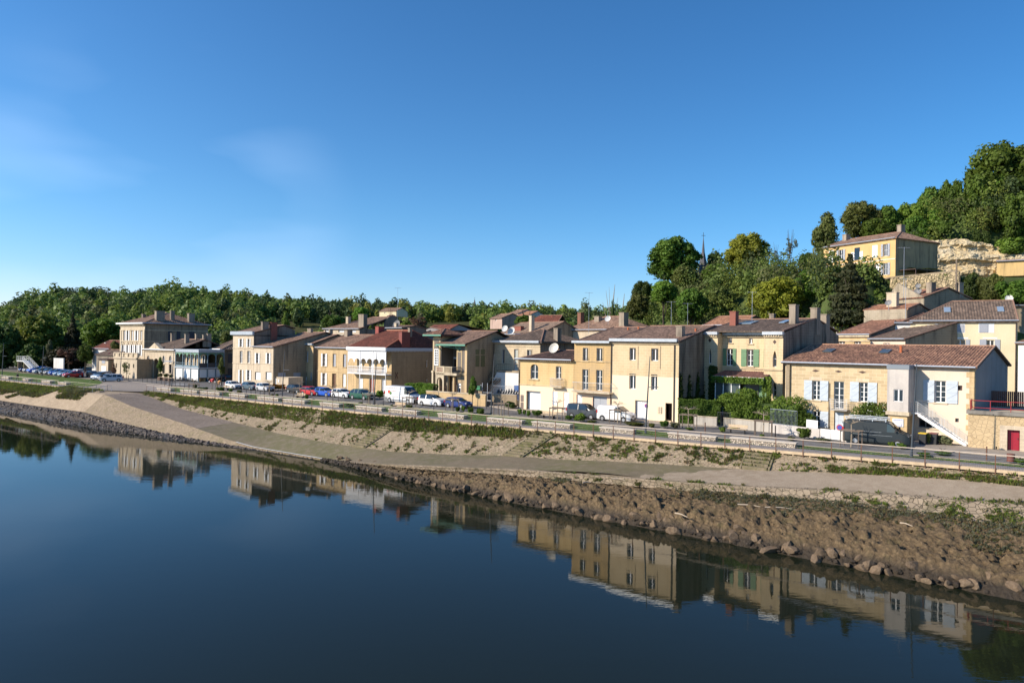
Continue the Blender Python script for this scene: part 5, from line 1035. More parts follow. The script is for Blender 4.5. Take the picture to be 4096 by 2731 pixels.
# 17 retaining wall with the red door
W_opus = paving('opus_incertum', (.58, .44, .26), (.48, .36, .21), (.30, .22, .14), 2.6, grime=.2, jw=.035, bmp=.02)
H = House('terrace_wall', 'rubble stone terrace wall with a deep red door beside the steel staircase', 'wall', (3871, 1793), 62.6, (4083, 1810), 60.3, D=12, wall=W_opus, side=W_opus)
H.W += 6; W = H.W; zt = H.zat('j', 1100, 985); r = H.rect('j', 1275, 1132, 1397, 1345); H.opening((r[0], r[1], .08, r[3]), 'door', mat=plain('crimson_door', (.30, .012, .03), .45), y=.45, rows=1, surround=False)
r2 = H.rect('j', 1165, 1290, 1177, 1318); H.opening(r2, 'void', mat=M_iron, sill=False, surround=False)
H.walls(zt, sides='L'); m = MB(); m.box(r[0] - .55, r[0] - .0, -.025, -.003, .0, r[3] + .35); m.box(r[1] + .0, r[1] + .9, -.025, -.003, 0, r[3] + .35); m.box(r[0], r[1], -.025, -.003, r[3], r[3] + .35); m.build('door_surround', W_pale, H.root)
m = MB(); m.box(-.15, W, -.18, .5, zt, zt + .32); m.box(-.1, .4, .5, 11, zt, zt + .3); m.build('coping', wallmat('coping_dark', (.26, .24, .21), (.2, .18, .15), stain_amt=.5), H.root)
m = MB(); m.box(.4, W, .5, 12, zt - .1, zt + .12); m.build('terrace_floor', M_trim, H.root)
mr = plain('red_railing_paint', (.36, .03, .035), .5); rl_ = thing('terrace_railing', 'red metal railing along the top of the rubble terrace wall', 'railing', H.root.location, H.root.rotation_euler.z); m = MB(); zq = zt + .32
for z in (.25, .9): m.tube([(.15, 5.5, zq + z), (.15, .15, zq + z), (W, .15, zq + z)], .03, 5)
for k in range(9): m.tube([(.15 + k * 1.5, .15, zq), (.15 + k * 1.5, .15, zq + .9)], .028, 5)
for k in range(14): m.tube([(.15, .3 + k * .38, zq), (.15, .3 + k * .38, zq + .9)], .022, 4)
m.build('bars', mr, rl_); m = MB(); m.box(.2, .24, .2, 1.2, zq + .1, zq + .85); m.build('screen_panel', mr, rl_)
t = thing('parasol', 'pale beige garden parasol open on the terrace at the right edge', 'parasol', H.root.location + H.u * 6.2 + H.n * 6.5 + Vector((0, 0, zt))); m = MB(); m.tube([(0, 0, 0), (0, 0, 2.5)], .03, 6); m.build('pole', M_wood, t); m = MB(); [m.face([(0, 0, 2.6), (1.6 * math.cos(k * .785), 1.6 * math.sin(k * .785), 2.1), (1.6 * math.cos((k + 1) * .785), 1.6 * math.sin((k + 1) * .785), 2.1)]) for k in range(8)]; m.build('canopy', plain('parasol_cloth', (.6, .58, .5), .8), t)
t = thing('wooden_fence', 'dark brown wooden fence at the back of the terrace', 'fence', H.root.location + H.u * .8 + H.n * 10 + Vector((0, 0, zt)), H.root.rotation_euler.z); m = MB(); [m.box(k * .16, k * .16 + .14, 0, .04, 0, 1.7) for k in range(60)]; m.build('boards', plain('brown_fence', (.11, .045, .03), .7), t)
H17 = H
# ------------------------------------------------------------------ foliage kit
G1 = leafmat('leaf_mid', (.058, .11, .016), (.085, .145, .022)); G2 = leafmat('leaf_dark', (.040, .075, .016), (.055, .095, .02)); G3 = leafmat('leaf_bright', (.09, .17, .022), (.12, .20, .03))
G4 = leafmat('leaf_yellow', (.17, .22, .025), (.22, .26, .035)); G5 = leafmat('leaf_olive', (.078, .105, .026), (.10, .12, .032)); G6 = leafmat('leaf_cedar', (.022, .03, .012), (.04, .04, .015)); G7 = leafmat('leaf_grey', (.10, .12, .06), (.13, .15, .08))
G8 = leafmat('leaf_brown', (.11, .075, .045), (.15, .09, .06)); G9 = leafmat('blossom_pink', (.28, .09, .14), (.20, .07, .10)); G10 = leafmat('blossom_white', (.7, .7, .62), (.6, .62, .5))
M_bark = plain('bark', (.085, .065, .048), .9, var=.4, scale=6)
def quads_mesh(name, Qd, mats, mi=None):
    n = len(Qd); me = bpy.data.meshes.new(name); me.vertices.add(n * 4); me.vertices.foreach_set('co', Qd.reshape(-1).astype(np.float32))
    me.loops.add(n * 4); me.loops.foreach_set('vertex_index', np.arange(n * 4, dtype=np.int32)); me.polygons.add(n)
    me.polygons.foreach_set('loop_start', np.arange(0, n * 4, 4, dtype=np.int32)); me.polygons.foreach_set('loop_total', np.full(n, 4, dtype=np.int32))
    for m in (mats if isinstance(mats, (list, tuple)) else [mats]): me.materials.append(m)
    if mi is not None: me.polygons.foreach_set('material_index', mi.astype(np.int32))
    me.update(calc_edges=True); me.validate(); return me
def leaves(rg, C, Nn, size, flat=.5):
    """quads at centres C with outward directions Nn"""
    n = len(C); nn = Nn + rg.normal(0, flat, (n, 3)); nn /= np.linalg.norm(nn, axis=1)[:, None] + 1e-9
    r = rg.normal(0, 1, (n, 3)); a = np.cross(nn, r); a /= np.linalg.norm(a, axis=1)[:, None] + 1e-9; b = np.cross(nn, a)
    s = size * rg.uniform(.55, 1.25, (n, 1)); e = rg.uniform(.5, .9, (n, 1))
    return np.stack([C - a * s, C - b * s * e, C + a * s, C + b * s * e], 1)
def crown_pts(rg, blobs, n, shell=.35):
    w = np.array([b[3] * b[4] + b[3] * b[5] for b in blobs]); w = w / w.sum(); k = rg.choice(len(blobs), n, p=w); B = np.array(blobs)[k]
    d = rg.normal(0, 1, (n, 3)); d /= np.linalg.norm(d, axis=1)[:, None]
    d[:, 2] = np.where(d[:, 2] < -.75, -d[:, 2], d[:, 2]); rr = 1 - shell * rg.random((n, 1)) ** 1.6 + .08 * rg.normal(0, 1, (n, 1))
    return B[:, :3] + d * B[:, 3:6] * rr, d
def blobset(rg, kind):
    if kind == 'round': bl = [(0, 0, 0, .66, .66, .7)] + [(math.cos(a) * .66 * math.sqrt(1 - z * z), math.sin(a) * .66 * math.sqrt(1 - z * z), z * .7 - .03, q, q, q * .9) for a, z, q in zip(np.arange(26) * 2.4 + rg.uniform(-.4, .4, 26), np.linspace(-.92, .95, 26), rg.uniform(.2, .4, 26))]
    elif kind == 'tall': bl = [(0, 0, z, .5 * (1 - abs(z) ** 2 * .6), .5 * (1 - abs(z) ** 2 * .6), .3) for z in (-.7, -.4, -.1, .2, .5, .75)] + [(math.cos(a) * .45, math.sin(a) * .45, z, .25, .25, .25) for a, z in zip(rg.uniform(0, 6.28, 10), rg.uniform(-.7, .5, 10))]
    elif kind == 'cone': bl = [(0, 0, z, .75 * (1 - z) / 2 + .06, .75 * (1 - z) / 2 + .06, .14) for z in np.linspace(-.9, .9, 9)] + [(math.cos(a) * (1 - z) / 2 * .75, math.sin(a) * (1 - z) / 2 * .75, z, .2, .2, .08) for a, z in zip(rg.uniform(0, 6.28, 22), rg.uniform(-.9, .5, 22))]
    elif kind == 'sparse': bl = [(math.cos(a) * r, math.sin(a) * r, z, q, q, q * .8) for a, r, z, q in zip(rg.uniform(0, 6.28, 46), rg.uniform(.1, .85, 46), rg.uniform(-.8, .9, 46), rg.uniform(.10, .22, 46))]
    elif kind == 'bush': bl = [(0, 0, 0, .75, .75, .75)] + [(math.cos(a) * r, math.sin(a) * r, z, q, q, q) for a, r, z, q in zip(rg.uniform(0, 6.28, 14), rg.uniform(.3, .75, 14), rg.uniform(-.5, .65, 14), rg.uniform(.2, .36, 14))]
    else: bl = [(0, 0, 0, 1, 1, 1)]
    return bl
CR = {}
def crown_mesh(kind, mat, var=0, n=4200, size=.062):
    key = (kind, mat.name, var, n)
    if key in CR: return CR[key]
    rg = np.random.default_rng(sum(map(ord, kind)) + var * 17); bl = blobset(rg, kind); C, D = crown_pts(rg, bl, n, .5 if kind == 'sparse' else .38); Qd = leaves(rg, C, D, size, .42)
    if kind not in ('sparse',):      # inner leaf mass so the crown is not hollow
        C2, D2 = crown_pts(rg, [(b[0], b[1], b[2], b[3] * .72, b[4] * .72, b[5] * .72) for b in bl], n // 4, .3); Qd = np.concatenate([Qd, leaves(rg, C2, D2, size * 2.2, .5)])
    CR[key] = quads_mesh('crown_' + kind, Qd, mat); return CR[key]
TR = {}
def trunk_mesh(var=0):
    if var in TR: return TR[var]
    rd = random.Random(var); m = MB(); m.tube([(0, 0, 0), (.02, 0, .35), (0, .03, .7)], [.055, .04, .028], 8)
    for k in range(9):
        a = rd.uniform(0, 6.28); z = rd.uniform(.3, .66); l = rd.uniform(.3, .5); m.tube([(0, 0, z), (math.cos(a) * l * .5, math.sin(a) * l * .5, z + .16), (math.cos(a) * l, math.sin(a) * l, z + .3)], [.022, .014, .006], 5)
    TR[var] = m.mesh('trunk', M_bark, True); return TR[var]
def tree(label, x0, x1, y0, y1, Y, kind='round', mat=None, name=None, var=0, group=None, base=None, sq=1.0, n=4200, size=.062, cat='tree', mesh=None, loc=None, w=None, h=None):
    """tree whose crown spans pixels x0..x1, y0..y1 at distance Y; trunk down to the ground"""
    if loc is None:
        c = atY((x0 + x1) / 2, (y0 + y1) / 2, Y); w = (x1 - x0) / 2731 * Y / 2; h = (y1 - y0) / 2731 * Y / 2
    else: c = Vector(loc)
    gzv = base if base is not None else max(hill_z(c.x, c.y), 0.0 if ST(c)[1] < 60 else -.1)
    gzv = min(gzv, c.z - h * .9)
    t = thing(name or {'cone': 'conifer', 'bush': 'shrub'}.get(kind, 'broadleaf_tree'), label, cat, (c.x, c.y, gzv), random.Random(label).uniform(0, 6.28), group)
    o = link('crown' if kind != 'bush' else 'foliage', mesh or crown_mesh(kind, mat or G1, var, n, size), t); o.location = (0, 0, c.z - gzv); o.scale = (w * 1.12, w * 1.12 * sq, h * 1.05)
    th = max(.5, c.z - gzv - h * (.25 if kind != 'sparse' else -.3)) / .7; tr = link('trunk' if kind != 'bush' else 'stem', trunk_mesh(var % 3), t); tr.scale = (min(th, w * 1.3), min(th, w * 1.3), th)
    return t
# trees on the right hill
TT = [
 ('large dark green oak on the hill, immediately left of the thin church spire', 2580, 2808, 942, 1130, 165, 'round', G1, dict(sq=.9, n=7000, size=.05)),
 ('yellow-green rounded tree standing alone against the sky right of the spire', 2892, 3072, 926, 1098, 160, 'round', G4, dict(var=1, n=7000, size=.045)),
 ('small spindly pale tree poking above the hill crest left of the hilltop mansion', 3129, 3192, 957, 1040, 165, 'sparse', G7, dict(n=900)),
 ('wispy blue-green sapling on the crest right of the yellow-green round tree', 3078, 3128, 1003, 1070, 165, 'sparse', G7, dict(var=1, n=700)),
 ('small dark tree on the crest between church spire and yellow-green tree', 2828, 2892, 1008, 1075, 168, 'round', G2, {}),
 ('bright yellow-green willow-like tree at the foot of the hill above the green shutter house', 3000, 3215, 1102, 1285, 118, 'round', leafmat('leaf_lime', (.16, .21, .022), (.21, .25, .03)), dict(var=2, n=7500, size=.042)),
 ('broad dark cedar in front of the hilltop mansion', 3290, 3510, 1025, 1290, 105, 'cone', G6, dict(n=7000, size=.05)),
 ('olive brown rounded bush tree below the dark oak', 2687, 2790, 1058, 1150, 150, 'round', G5, dict(var=1)),
 ('fresh green tree below the church spire', 2806, 2920, 1050, 1150, 150, 'round', G3, dict(var=2)),
 ('dark tree stepping down the hill left of the oak', 2530, 2610, 1118, 1215, 158, 'round', G2, dict(var=1)),
 ('round dark olive tree low on the hill left end', 2503, 2600, 1170, 1285, 150, 'round', G5, {}),
 ('feathery bright green tree in mid slope under the oak', 2600, 2710, 1120, 1215, 140, 'round', G3, dict(var=2)),
 ('green tree above the skylights of the green shutter house', 2700, 2830, 1150, 1290, 132, 'round', G1, dict(var=2)),
 ('olive green tree mid slope between spire and lime tree', 2830, 2935, 1140, 1240, 135, 'round', G5, dict(var=1)),
 ('dark tree right behind the lime willow-like tree', 2925, 3030, 1100, 1200, 142, 'round', G2, {}),
 ('dark hedge-like tree below the hilltop mansion left side', 3180, 3310, 1070, 1230, 122, 'round', G1, dict(var=1, n=6000, size=.05)),
 ('dark crest tree right of the spindly pale tree', 3190, 3260, 1010, 1090, 150, 'round', G2, {}),
 ('tall mottled tree at the left corner of the hilltop mansion', 3232, 3385, 860, 1080, 152, 'tall', G5, dict(n=5500, size=.05)),
 ('tall olive green tree behind the hilltop mansion roof', 3365, 3525, 800, 965, 160, 'round', G5, dict(var=2, n=5500, size=.05)),
 ('bright green tree behind the mansion chimney', 3500, 3600, 815, 955, 158, 'round', G1, dict(var=1)),
 ('rich green tree above the mansion ridge left of the cliff', 3580, 3700, 808, 955, 158, 'round', G3, dict(var=2, n=5500)),
 ('slender mottled tree at the left end of the cliff top', 3672, 3770, 735, 950, 160, 'round', G1, dict(var=1)),
 ('rounded green tree over the middle of the cliff', 3740, 3860, 710, 960, 158, 'round', G1, dict(var=2, n=6000, size=.05)),
 ('large green tree on the cliff top right of the middle', 3830, 3980, 700, 985, 155, 'round', G1, dict(n=7000, size=.05)),
 ('tall open-branched tree reaching highest at the right edge', 3880, 4150, 560, 860, 160, 'round', G1, dict(var=2, n=6000, size=.045)),
 ('dense green tree at the right edge above the yellow cave house', 3970, 4140, 760, 1010, 150, 'round', G1, dict(var=1, n=7000, size=.05)),
 ('overhanging dark bush at the cliff edge', 3895, 3965, 915, 1000, 148, 'bush', G2, {}),
 ('sunlit bush at the right end of the cliff', 3985, 4110, 950, 1040, 140, 'bush', G3, dict(var=1)),
 ('overhanging green bush above the left part of the cliff', 3740, 3810, 880, 955, 150, 'bush', G1, {}),
 ('dark ivy-covered bush right of the rubble retaining wall', 3838, 3925, 1088, 1230, 112, 'bush', G2, dict(n=5500)),
 ('mixed green bush below the yellow cave house', 3910, 4010, 1095, 1235, 110, 'bush', G5, dict(n=5500)),
 ('bright green bush at the right edge above the cream shuttered house', 3995, 4130, 1120, 1240, 108, 'bush', G1, dict(n=5500, var=1)),
 ('low shrub between cedar and the old hillside house', 3470, 3545, 1160, 1225, 112, 'bush', G1, {}),
 ('bright shrub at the left foot of the old hillside house', 3385, 3460, 1215, 1295, 104, 'bush', G3, dict(var=1)),
 ('shrub at the base of the rubble retaining wall', 3700, 3790, 1160, 1225, 113, 'bush', G1, dict(var=1)),
 ('ivy cushion hanging over the top of the rubble retaining wall', 3745, 3805, 1085, 1125, 114.4, 'bush', G3, {}),
]
for r_ in TT: tree(*r_[:5], r_[5], r_[6], r_[7], **r_[8])
for lb, x, y0, y1, Yv, sc in (('ivy-clad dead tree with bare forked tips beyond the rooftops', 2452, 1135, 1290, 215, 1), ('short ivy-covered stump tree right of the forked dead tree', 2490, 1172, 1290, 210, .8)):
    tp = atY(x, y0, Yv); t = thing('dead_tree', lb, 'tree', (tp.x, tp.y, -.2)); m = MB(); hgt = tp.z
    m.tube([(0, 0, 0), (.3, 0, hgt * .5), (.1, 0, hgt * .8), (.6, 0, hgt)], [.5, .35, .2, .05], 6)
    if sc == 1:
        for a, b, c in ((-2.2, .72, .93), (-1.2, .6, .97), (1.6, .7, .86), (-3.2, .62, .80)): m.tube([(.2, 0, hgt * b - 2), (a * .6, 0, hgt * b), (a, 0, hgt * c)], [.2, .12, .03], 5)
    m.build('trunk', plain('dead_bark', (.32, .28, .22), .9, var=.3), t); o = link('ivy', crown_mesh('tall', G2, 0, 2000), t); o.location = (0, 0, hgt * .42); o.scale = (1.8, 1.8, hgt * .40)
for k, (x0, x1, y0, y1, Yv) in enumerate(((3600, 3720, 860, 990, 154), (3690, 3800, 830, 950, 156), (3800, 3900, 770, 940, 157), (3880, 3990, 820, 960, 152), (3930, 4060, 690, 880, 158), (4010, 4130, 850, 990, 150), (3440, 3560, 870, 985, 156))):
    tree(('lowest tree left of the cliff behind the mansion roof', 'tree directly above the left end of the cliff', 'tree above the centre of the cliff', 'bushy tree just above the overhanging cliff bush', 'full crowned tree under the tall open-branched tree', 'low tree at the right edge above the cave house', 'tree filling the gap behind the mansion chimney')[k], x0, x1, y0, y1, Yv, 'round', (G1, G3, G1, G5, G1, G3, G1)[k], var=k % 3, n=5500, size=.05)
# left bank trees
for r_ in [
 ('spreading yellow-green tree behind the car park at the far left', 55, 255, 1253, 1480, 205, 'round', leafmat('leaf_ygreen', (.09, .12, .018), (.12, .15, .022)), dict(n=7000, size=.05)),
 ('tall dark conifer behind the car park', 248, 335, 1258, 1430, 205, 'cone', G6, dict(n=5000)),
 ('bright rounded tree just left of the square mansion', 330, 495, 1268, 1400, 200, 'round', G3, dict(var=1, n=6500, size=.05)),
 ('dark tree at the left edge of the photo', -60, 75, 1290, 1490, 195, 'round', G2, dict(var=2, n=6000)),
 ('dark undergrowth tree behind the parked cars', 70, 210, 1370, 1500, 195, 'round', G2, {}),
 ('dark shaded tree behind the white wall by the car park', 190, 330, 1380, 1500, 190, 'round', G6, dict(var=1, n=5500)),
 ('brownish bare-twigged tree near the small white wall', 232, 320, 1395, 1460, 186, 'sparse', G8, dict(n=2500)),
 ('rounded green bush tree left of the red roofed cottage', 312, 372, 1375, 1450, 184, 'round', G1, {}),
 ('white-flowering climber on a stump behind the car park', 182, 218, 1362, 1425, 188, 'tall', G7, {}),
 ('shaggy palm between cottage and square mansion', 440, 480, 1362, 1405, 176, 'bush', G5, {}),
 ('pink-leaved small tree at the foot of the square mansion', 436, 480, 1408, 1438, 172, 'bush', G9, dict(n=2500)),
 ('grey bushy tree right behind the cafe', 880, 960, 1318, 1400, 215, 'round', G5, {}),
 ('slim young street tree in front of the pedimented gatehouse', 624, 658, 1430, 1490, 147, 'tall', G1, dict(n=1800, name='street_tree')),
 ('airy young street tree beside the tall pale house', 868, 905, 1432, 1500, 143, 'tall', G5, dict(n=1800, name='street_tree')),
 ('young street tree with full crown beside the art nouveau villa', 1868, 1914, 1506, 1580, 98, 'tall', G1, dict(n=2600, name='street_tree')),
 ('thin young tree in front of the stone podium', 490, 522, 1450, 1500, 152, 'sparse', G5, dict(n=1200, name='street_tree')),
 ('reddish young tree at the left end of the podium', 440, 468, 1452, 1510, 154, 'tall', G8, dict(n=1200, name='street_tree')),
 ('green tree rising behind the roof of the bare gable house', 1120, 1165, 1250, 1350, 175, 'tall', G3, dict(var=1)),
 ('dark bushy tree behind the long roof with curved gable', 1285, 1380, 1255, 1330, 200, 'round', G1, dict(var=1)),
 ('round light green tree standing at the vineyard edge', 1408, 1480, 1225, 1285, 250, 'round', G3, dict(var=2, n=2500)),
 ('dark cypress-like tree at the edge of the vineyard', 1475, 1505, 1238, 1290, 250, 'cone', G2, dict(n=2000)),
 ('pink blossoming tree behind the red roofs', 1535, 1590, 1258, 1290, 240, 'bush', G9, dict(n=1500)),
 ('second pink blossoming bush further left near the curved gable', 1500, 1530, 1267, 1290, 230, 'bush', G9, dict(n=1200, var=1)),
 ('bright green garden tree behind the red tiled gable house', 1605, 1650, 1280, 1330, 200, 'round', G3, {}),
 ('bare brown tree behind the tower of the villa', 1640, 1715, 1270, 1335, 190, 'sparse', G8, dict(n=2600)),
 ('big rounded green tree below the red roofed white house', 2060, 2150, 1258, 1310, 200, 'round', G1, dict(var=2)),
]: tree(*r_[:5], r_[5], r_[6], r_[7], **r_[8])
# woods that read as one mass
def wood(name, label, spots, mats, mi_of, nl, size, seed=5):
    rg = np.random.default_rng(seed); Qs = []; Ms = []; base = blobset(rg, 'round'); base2 = blobset(rg, 'tall'); cn = blobset(rg, 'cone')
    for (X, Yv, Z, r_, k) in spots:
        bl = [base, base2, cn][k % 3] if k != 5 else cn; a = rg.uniform(0, 6.28); ca, sa = math.cos(a), math.sin(a); sz = rg.uniform(.85, 1.3)
        bl = [((b[0] * ca - b[1] * sa) * r_, (b[0] * sa + b[1] * ca) * r_, b[2] * r_ * sz, b[3] * r_, b[4] * r_, b[5] * r_ * sz) for b in bl]
        C, D = crown_pts(rg, bl, nl, .3); Qs.append(leaves(rg, C + np.array([X, Yv, Z]), D, size * rg.uniform(.8, 1.2), .36)); Ms.append(np.full(nl, mi_of(rg, X, Yv)))
    me = quads_mesh(name, np.concatenate(Qs), mats, np.concatenate(Ms)); return structure(link(name, me), 'stuff', label, 'woodland')
WM = [leafmat('wood_mid', (.10, .158, .038), (.125, .185, .046)), leafmat('wood_dark', (.050, .082, .03), (.062, .10, .036)), leafmat('wood_light', (.125, .175, .034), (.15, .20, .045)), leafmat('wood_yellow', (.16, .18, .04), (.20, .21, .05)), leafmat('wood_olive', (.085, .105, .04), (.105, .125, .046))]
rd = random.Random(11); spots = []
Yv = 190
while Yv < 455:
    st_ = 8.0 + (Yv - 190) * .008; X = -1.05 * Yv
    while X < .32 * Yv:
        x = X + rd.uniform(-3, 3); y = Yv + rd.uniform(-3, 3); a = x / y; z = hill_z(x, y); X += st_
        if z < .8 and y < 225 and a > -.5: continue
        if -.37 < a < -.05 and 262 < y < 352 and not (rd.random() < .06): continue
        if z < -1: continue
        if -.05 < a < .1 and 225 < y < 300 and rd.random() < .4: continue
        r_ = rd.uniform(3.0, 6.0) * (1.25 if rd.random() < .18 else 1); spots.append((x, y, max(z, 0) + r_ * .7 + 1.6, r_, rd.choice((0, 0, 0, 1, 1, 2 if rd.random() < .3 else 0))))
    Yv += st_ * .85
def mi1(rg, X, Y):
    a = X / Y; q = mnoise.noise(Vector((X / 30, Y / 30, 0))) + rg.uniform(-.45, .45)
    if -.30 < a < -.14 and Y > 350: return 1 if rg.random() < .85 else 3
    if a < -.42 and Y > 400 and rg.random() < .35: return 1
    return 1 if q < -.28 else 2 if q > .36 else 4 if q > .22 else 3 if rg.random() < .05 and a > -.3 else 0
wood('distant_wood', 'continuous wooded ridge across the left and centre background', spots, WM, mi1, 400, .74)
spots = []; Yv = 100.0
while Yv < 205:
    X = .10 * Yv
    while X < 1.0 * Yv:
        x = X + rd.uniform(-1.6, 1.6); y = Yv + rd.uniform(-1.6, 1.6); a = x / y; z = hill_z(x, y); X += 4.6
        if z < 1.0: continue
        if a > .405 and (y > 126 or a > .53) and y < 147: continue
        if a > .405 and y > 112 and a > .47 and y < 147: continue
        r_ = rd.uniform(2.6, 4.0) * (1.25 if y > 138 else 1); spots.append((x, y, z + r_ * .85, r_, rd.choice((0, 0, 1))))
    Yv += 4.2
for k in range(260):
    a = rd.uniform(.40, .56); y = rd.uniform(100, 114)
    if .45 < a < .535 and y < 112: continue
    z = hill_z(a * y, y); r_ = rd.uniform(1.0, 1.9); spots.append((a * y, y, z + r_ * .35, r_, 0))
for k in range(120):
    a = rd.uniform(.39, .435); y = rd.uniform(112, 122); z = hill_z(a * y, y); r_ = rd.uniform(.7, 1.4); spots.append((a * y, y, z + r_ * .2, r_, 0))
wood('hillside_thicket', 'dense mixed thicket covering the slope behind the rooftops on the right', spots, WM, lambda rg, X, Y: int(rg.choice([0, 0, 0, 1, 4, 2, 2])), 620, .25, 9)
# tree belt behind the central rooftops
spots = []
for k in range(150):
    a = rd.uniform(-.06, .24); y = rd.uniform(150, 225); r_ = rd.uniform(2.5, 4.5); spots.append((a * y, y, r_ * .8 + rd.uniform(0, 3.5) * (a > .05), r_, rd.choice((0, 1, 0))))
wood('rooftop_tree_belt', 'belt of garden trees behind the central rooftops', spots, WM, lambda rg, X, Y: int(rg.choice([0, 2, 1, 4, 0, 3], p=[.3, .2, .2, .15, .1, .05])), 380, .36, 12)
# vineyard
m_vine = groundmat('vineyard_soil', [(.17, .15, .075), (.11, .12, .045), (.20, .17, .10), (.09, .10, .04)], (.08, .5, 3))
P = [[(a * y, y, hill_z(a * y, y) + .5) for a in np.linspace(-.37, -.05, 50)] for y in np.linspace(262, 352, 24)]
structure(grid_mesh('vineyard', np.array(P), m_vine), 'structure')
m = MB()
for k in range(40):
    y = 266 + k * 2.1
    for j in range(24):
        a0 = -.37 + .32 * j / 24; a1 = a0 + .32 / 24; z0 = hill_z(a0 * y, y) + .5; z1 = hill_z(a1 * y, y) + .5; m.face([(a0 * y, y, z0), (a1 * y, y, z1), (a1 * y, y + .1, z1 + .85), (a0 * y, y + .1, z0 + .85)])
structure(m.build('vine_rows', leafmat('vine_leaf', (.10, .12, .045), (.13, .13, .06))), 'stuff', 'rows of vines on the slope above the rooftops', 'vines')
# ------------------------------------------------------------------ cliff and hillside walls
m_cliff = groundmat('limestone_cliff', [(.60, .47, .27), (.66, .56, .38), (.50, .38, .20), (.28, .22, .15)], (.18, .7, 3.2), bmp=.25, thr=((.4, .6), (.48, .62)))
c0, c1 = atY(3672, 1090, 140), atY(4130, 1090, 137); n = 110; P = []
for j in range(34):
    row = []
    for k in range(n + 1):
        f = k / n; b = c0.lerp(c1, f); zt_ = 32.0 - 2.2 * ss(.35, 1, f) - 1.5 * ss(.15, 0, f) + 1.2 * fbm(f * 40, 3, 5, 4); z = 22 + (zt_ - 22) * j / 33
        x = b.x; led = .7 * (math.floor((z + .8 * fbm(x, 0, 6, 3)) / 1.6) % 2); d = 1.8 * fbm(x, z * 1.5, 5, 21) + .7 * fbm(x, z * 3, 1.2, 22) + led - 3.2 * (j / 33) ** 2
        row.append((x, b.y - d, z))
    P.append(row)
structure(grid_mesh('cliff', np.array(P), m_cliff, smooth=False))
t = thing('retaining_wall', 'crumbling rubble retaining wall on the hillside below the mansion terrace', 'wall'); m = MB(); a, b = atY(3560, 1113, 118), atY(3836, 1086, 112); P = []
for j in range(14):
    P.append([tuple(Vector((a.lerp(b, k / 50).x, a.lerp(b, k / 50).y - .35 * fbm(k * .8, j * .9, 1.6, 3), 15.5 + (a.lerp(b, k / 50).z - 15.5) * j / 13))) for k in range(51)])
grid_mesh('wall', np.array(P), paving('rubble_masonry', (.58, .46, .28), (.42, .33, .2), (.12, .1, .07), 1.7, moss=(.06, .09, .02), moss_amt=.5, bmp=.15), t, smooth=False)
m.prism([a - Vector((0, 0, .0)), b, b + Vector((.8, 8, 0)), a + Vector((.8, 8, 0))], (0, 0, .25)); m.prism([b + Vector((0, 0, 0)), b + Vector((1.5, 9, 0)), b + Vector((1.5, 9, -8)), b + Vector((0, 0, -8))], (.2, 0, 0)); m.build('coping', W_side, t)
# ------------------------------------------------------------------ background buildings
def simple(name, label, A, YA, B, YB, z0, f, ey, D, rh, wall, side, tmat, wins=(), ridge=None, left='gable', right='gable', cat='house', pitch=.4, sh=None, ov=.35, group='houses in the background', hl=2.5, hr=2.5, gut=True, kind='win'):
    H = House(name, label, cat, A, YA, B, YB, D=D, z0=z0, wall=wall, side=side, group=group); zt = H.zat(f, *ey); r_ = ridge or D / 2
    for w in wins: H.opening(H.rect(*w), kind, surround=False, sh=sh, shm=M_greysh, sill=False, rows=2)
    g = left == 'gable' or right == 'gable'; H.walls(zt, gable=(zt + rh) if g and left == right else None, ridge=r_)
    H.zt = zt; H.ro = roof(H, zt, zt + rh, r_, ov, mat=tmat, left=left, right=right, pitch=pitch, hl=hl, hr=hr)
    if gut: gutter(H, zt, -ov - .05)
    if H.trim.f: H.finish_trim()
    return H
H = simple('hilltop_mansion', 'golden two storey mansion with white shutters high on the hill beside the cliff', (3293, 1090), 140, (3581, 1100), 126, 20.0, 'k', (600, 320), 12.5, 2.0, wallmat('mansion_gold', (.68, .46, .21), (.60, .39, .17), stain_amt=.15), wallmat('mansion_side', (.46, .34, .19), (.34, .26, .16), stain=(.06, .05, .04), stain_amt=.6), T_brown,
   [('k', 408, 392, 452, 508), ('k', 875, 332, 920, 458), ('k', 872, 532, 920, 655)], ridge=6.0, left='gable', right='hip', hr=3, sh='both', group='buildings on the hill')
for r_ in ((303, 402, 353, 525), (760, 345, 815, 475), (300, 588, 352, 690), (380, 580, 470, 690)): r = H.rect('k', *r_); m = MB(); m.box(r[0], r[1], -.06, -.003, r[2], r[3]); m.build('shutter', M_white, H.root)
r = H.rect('k', 572, 370, 628, 500); m = MB(); m.box(r[0], r[1], -.04, -.003, r[2], r[3]); o = m.build('arched_window', M_glass, H.root); m = MB(); m.box(r[0] - .7, r[0], -.07, -.003, r[2], r[3] - .8); m.box(r[1], r[1] + .7, -.07, -.003, r[2], r[3] - .8); m.build('shutter', M_white, H.root)
m = MB(); r = H.rect('k', 755, 545, 800, 690); m.box(r[0], r[1], -.04, -.003, .2, r[3]); m.build('door', M_wood, H.root); m = MB(); m.box(r[1], r[1] + .7, -.07, -.003, .2, r[3]); m.box(0, H.W, -.06, -.001, H.zat('k', 850, 498) - .1, H.zat('k', 850, 498)); m.build('shutter', M_white, H.root)
chimney(H, H.ro, 1.0, 5.5, H.zt, H.zt + 3.0, .9, 1.2); chimney(H, H.ro, H.W - 3.4, 6.5, H.zt, H.zt + 3.4, .9, 1.2)
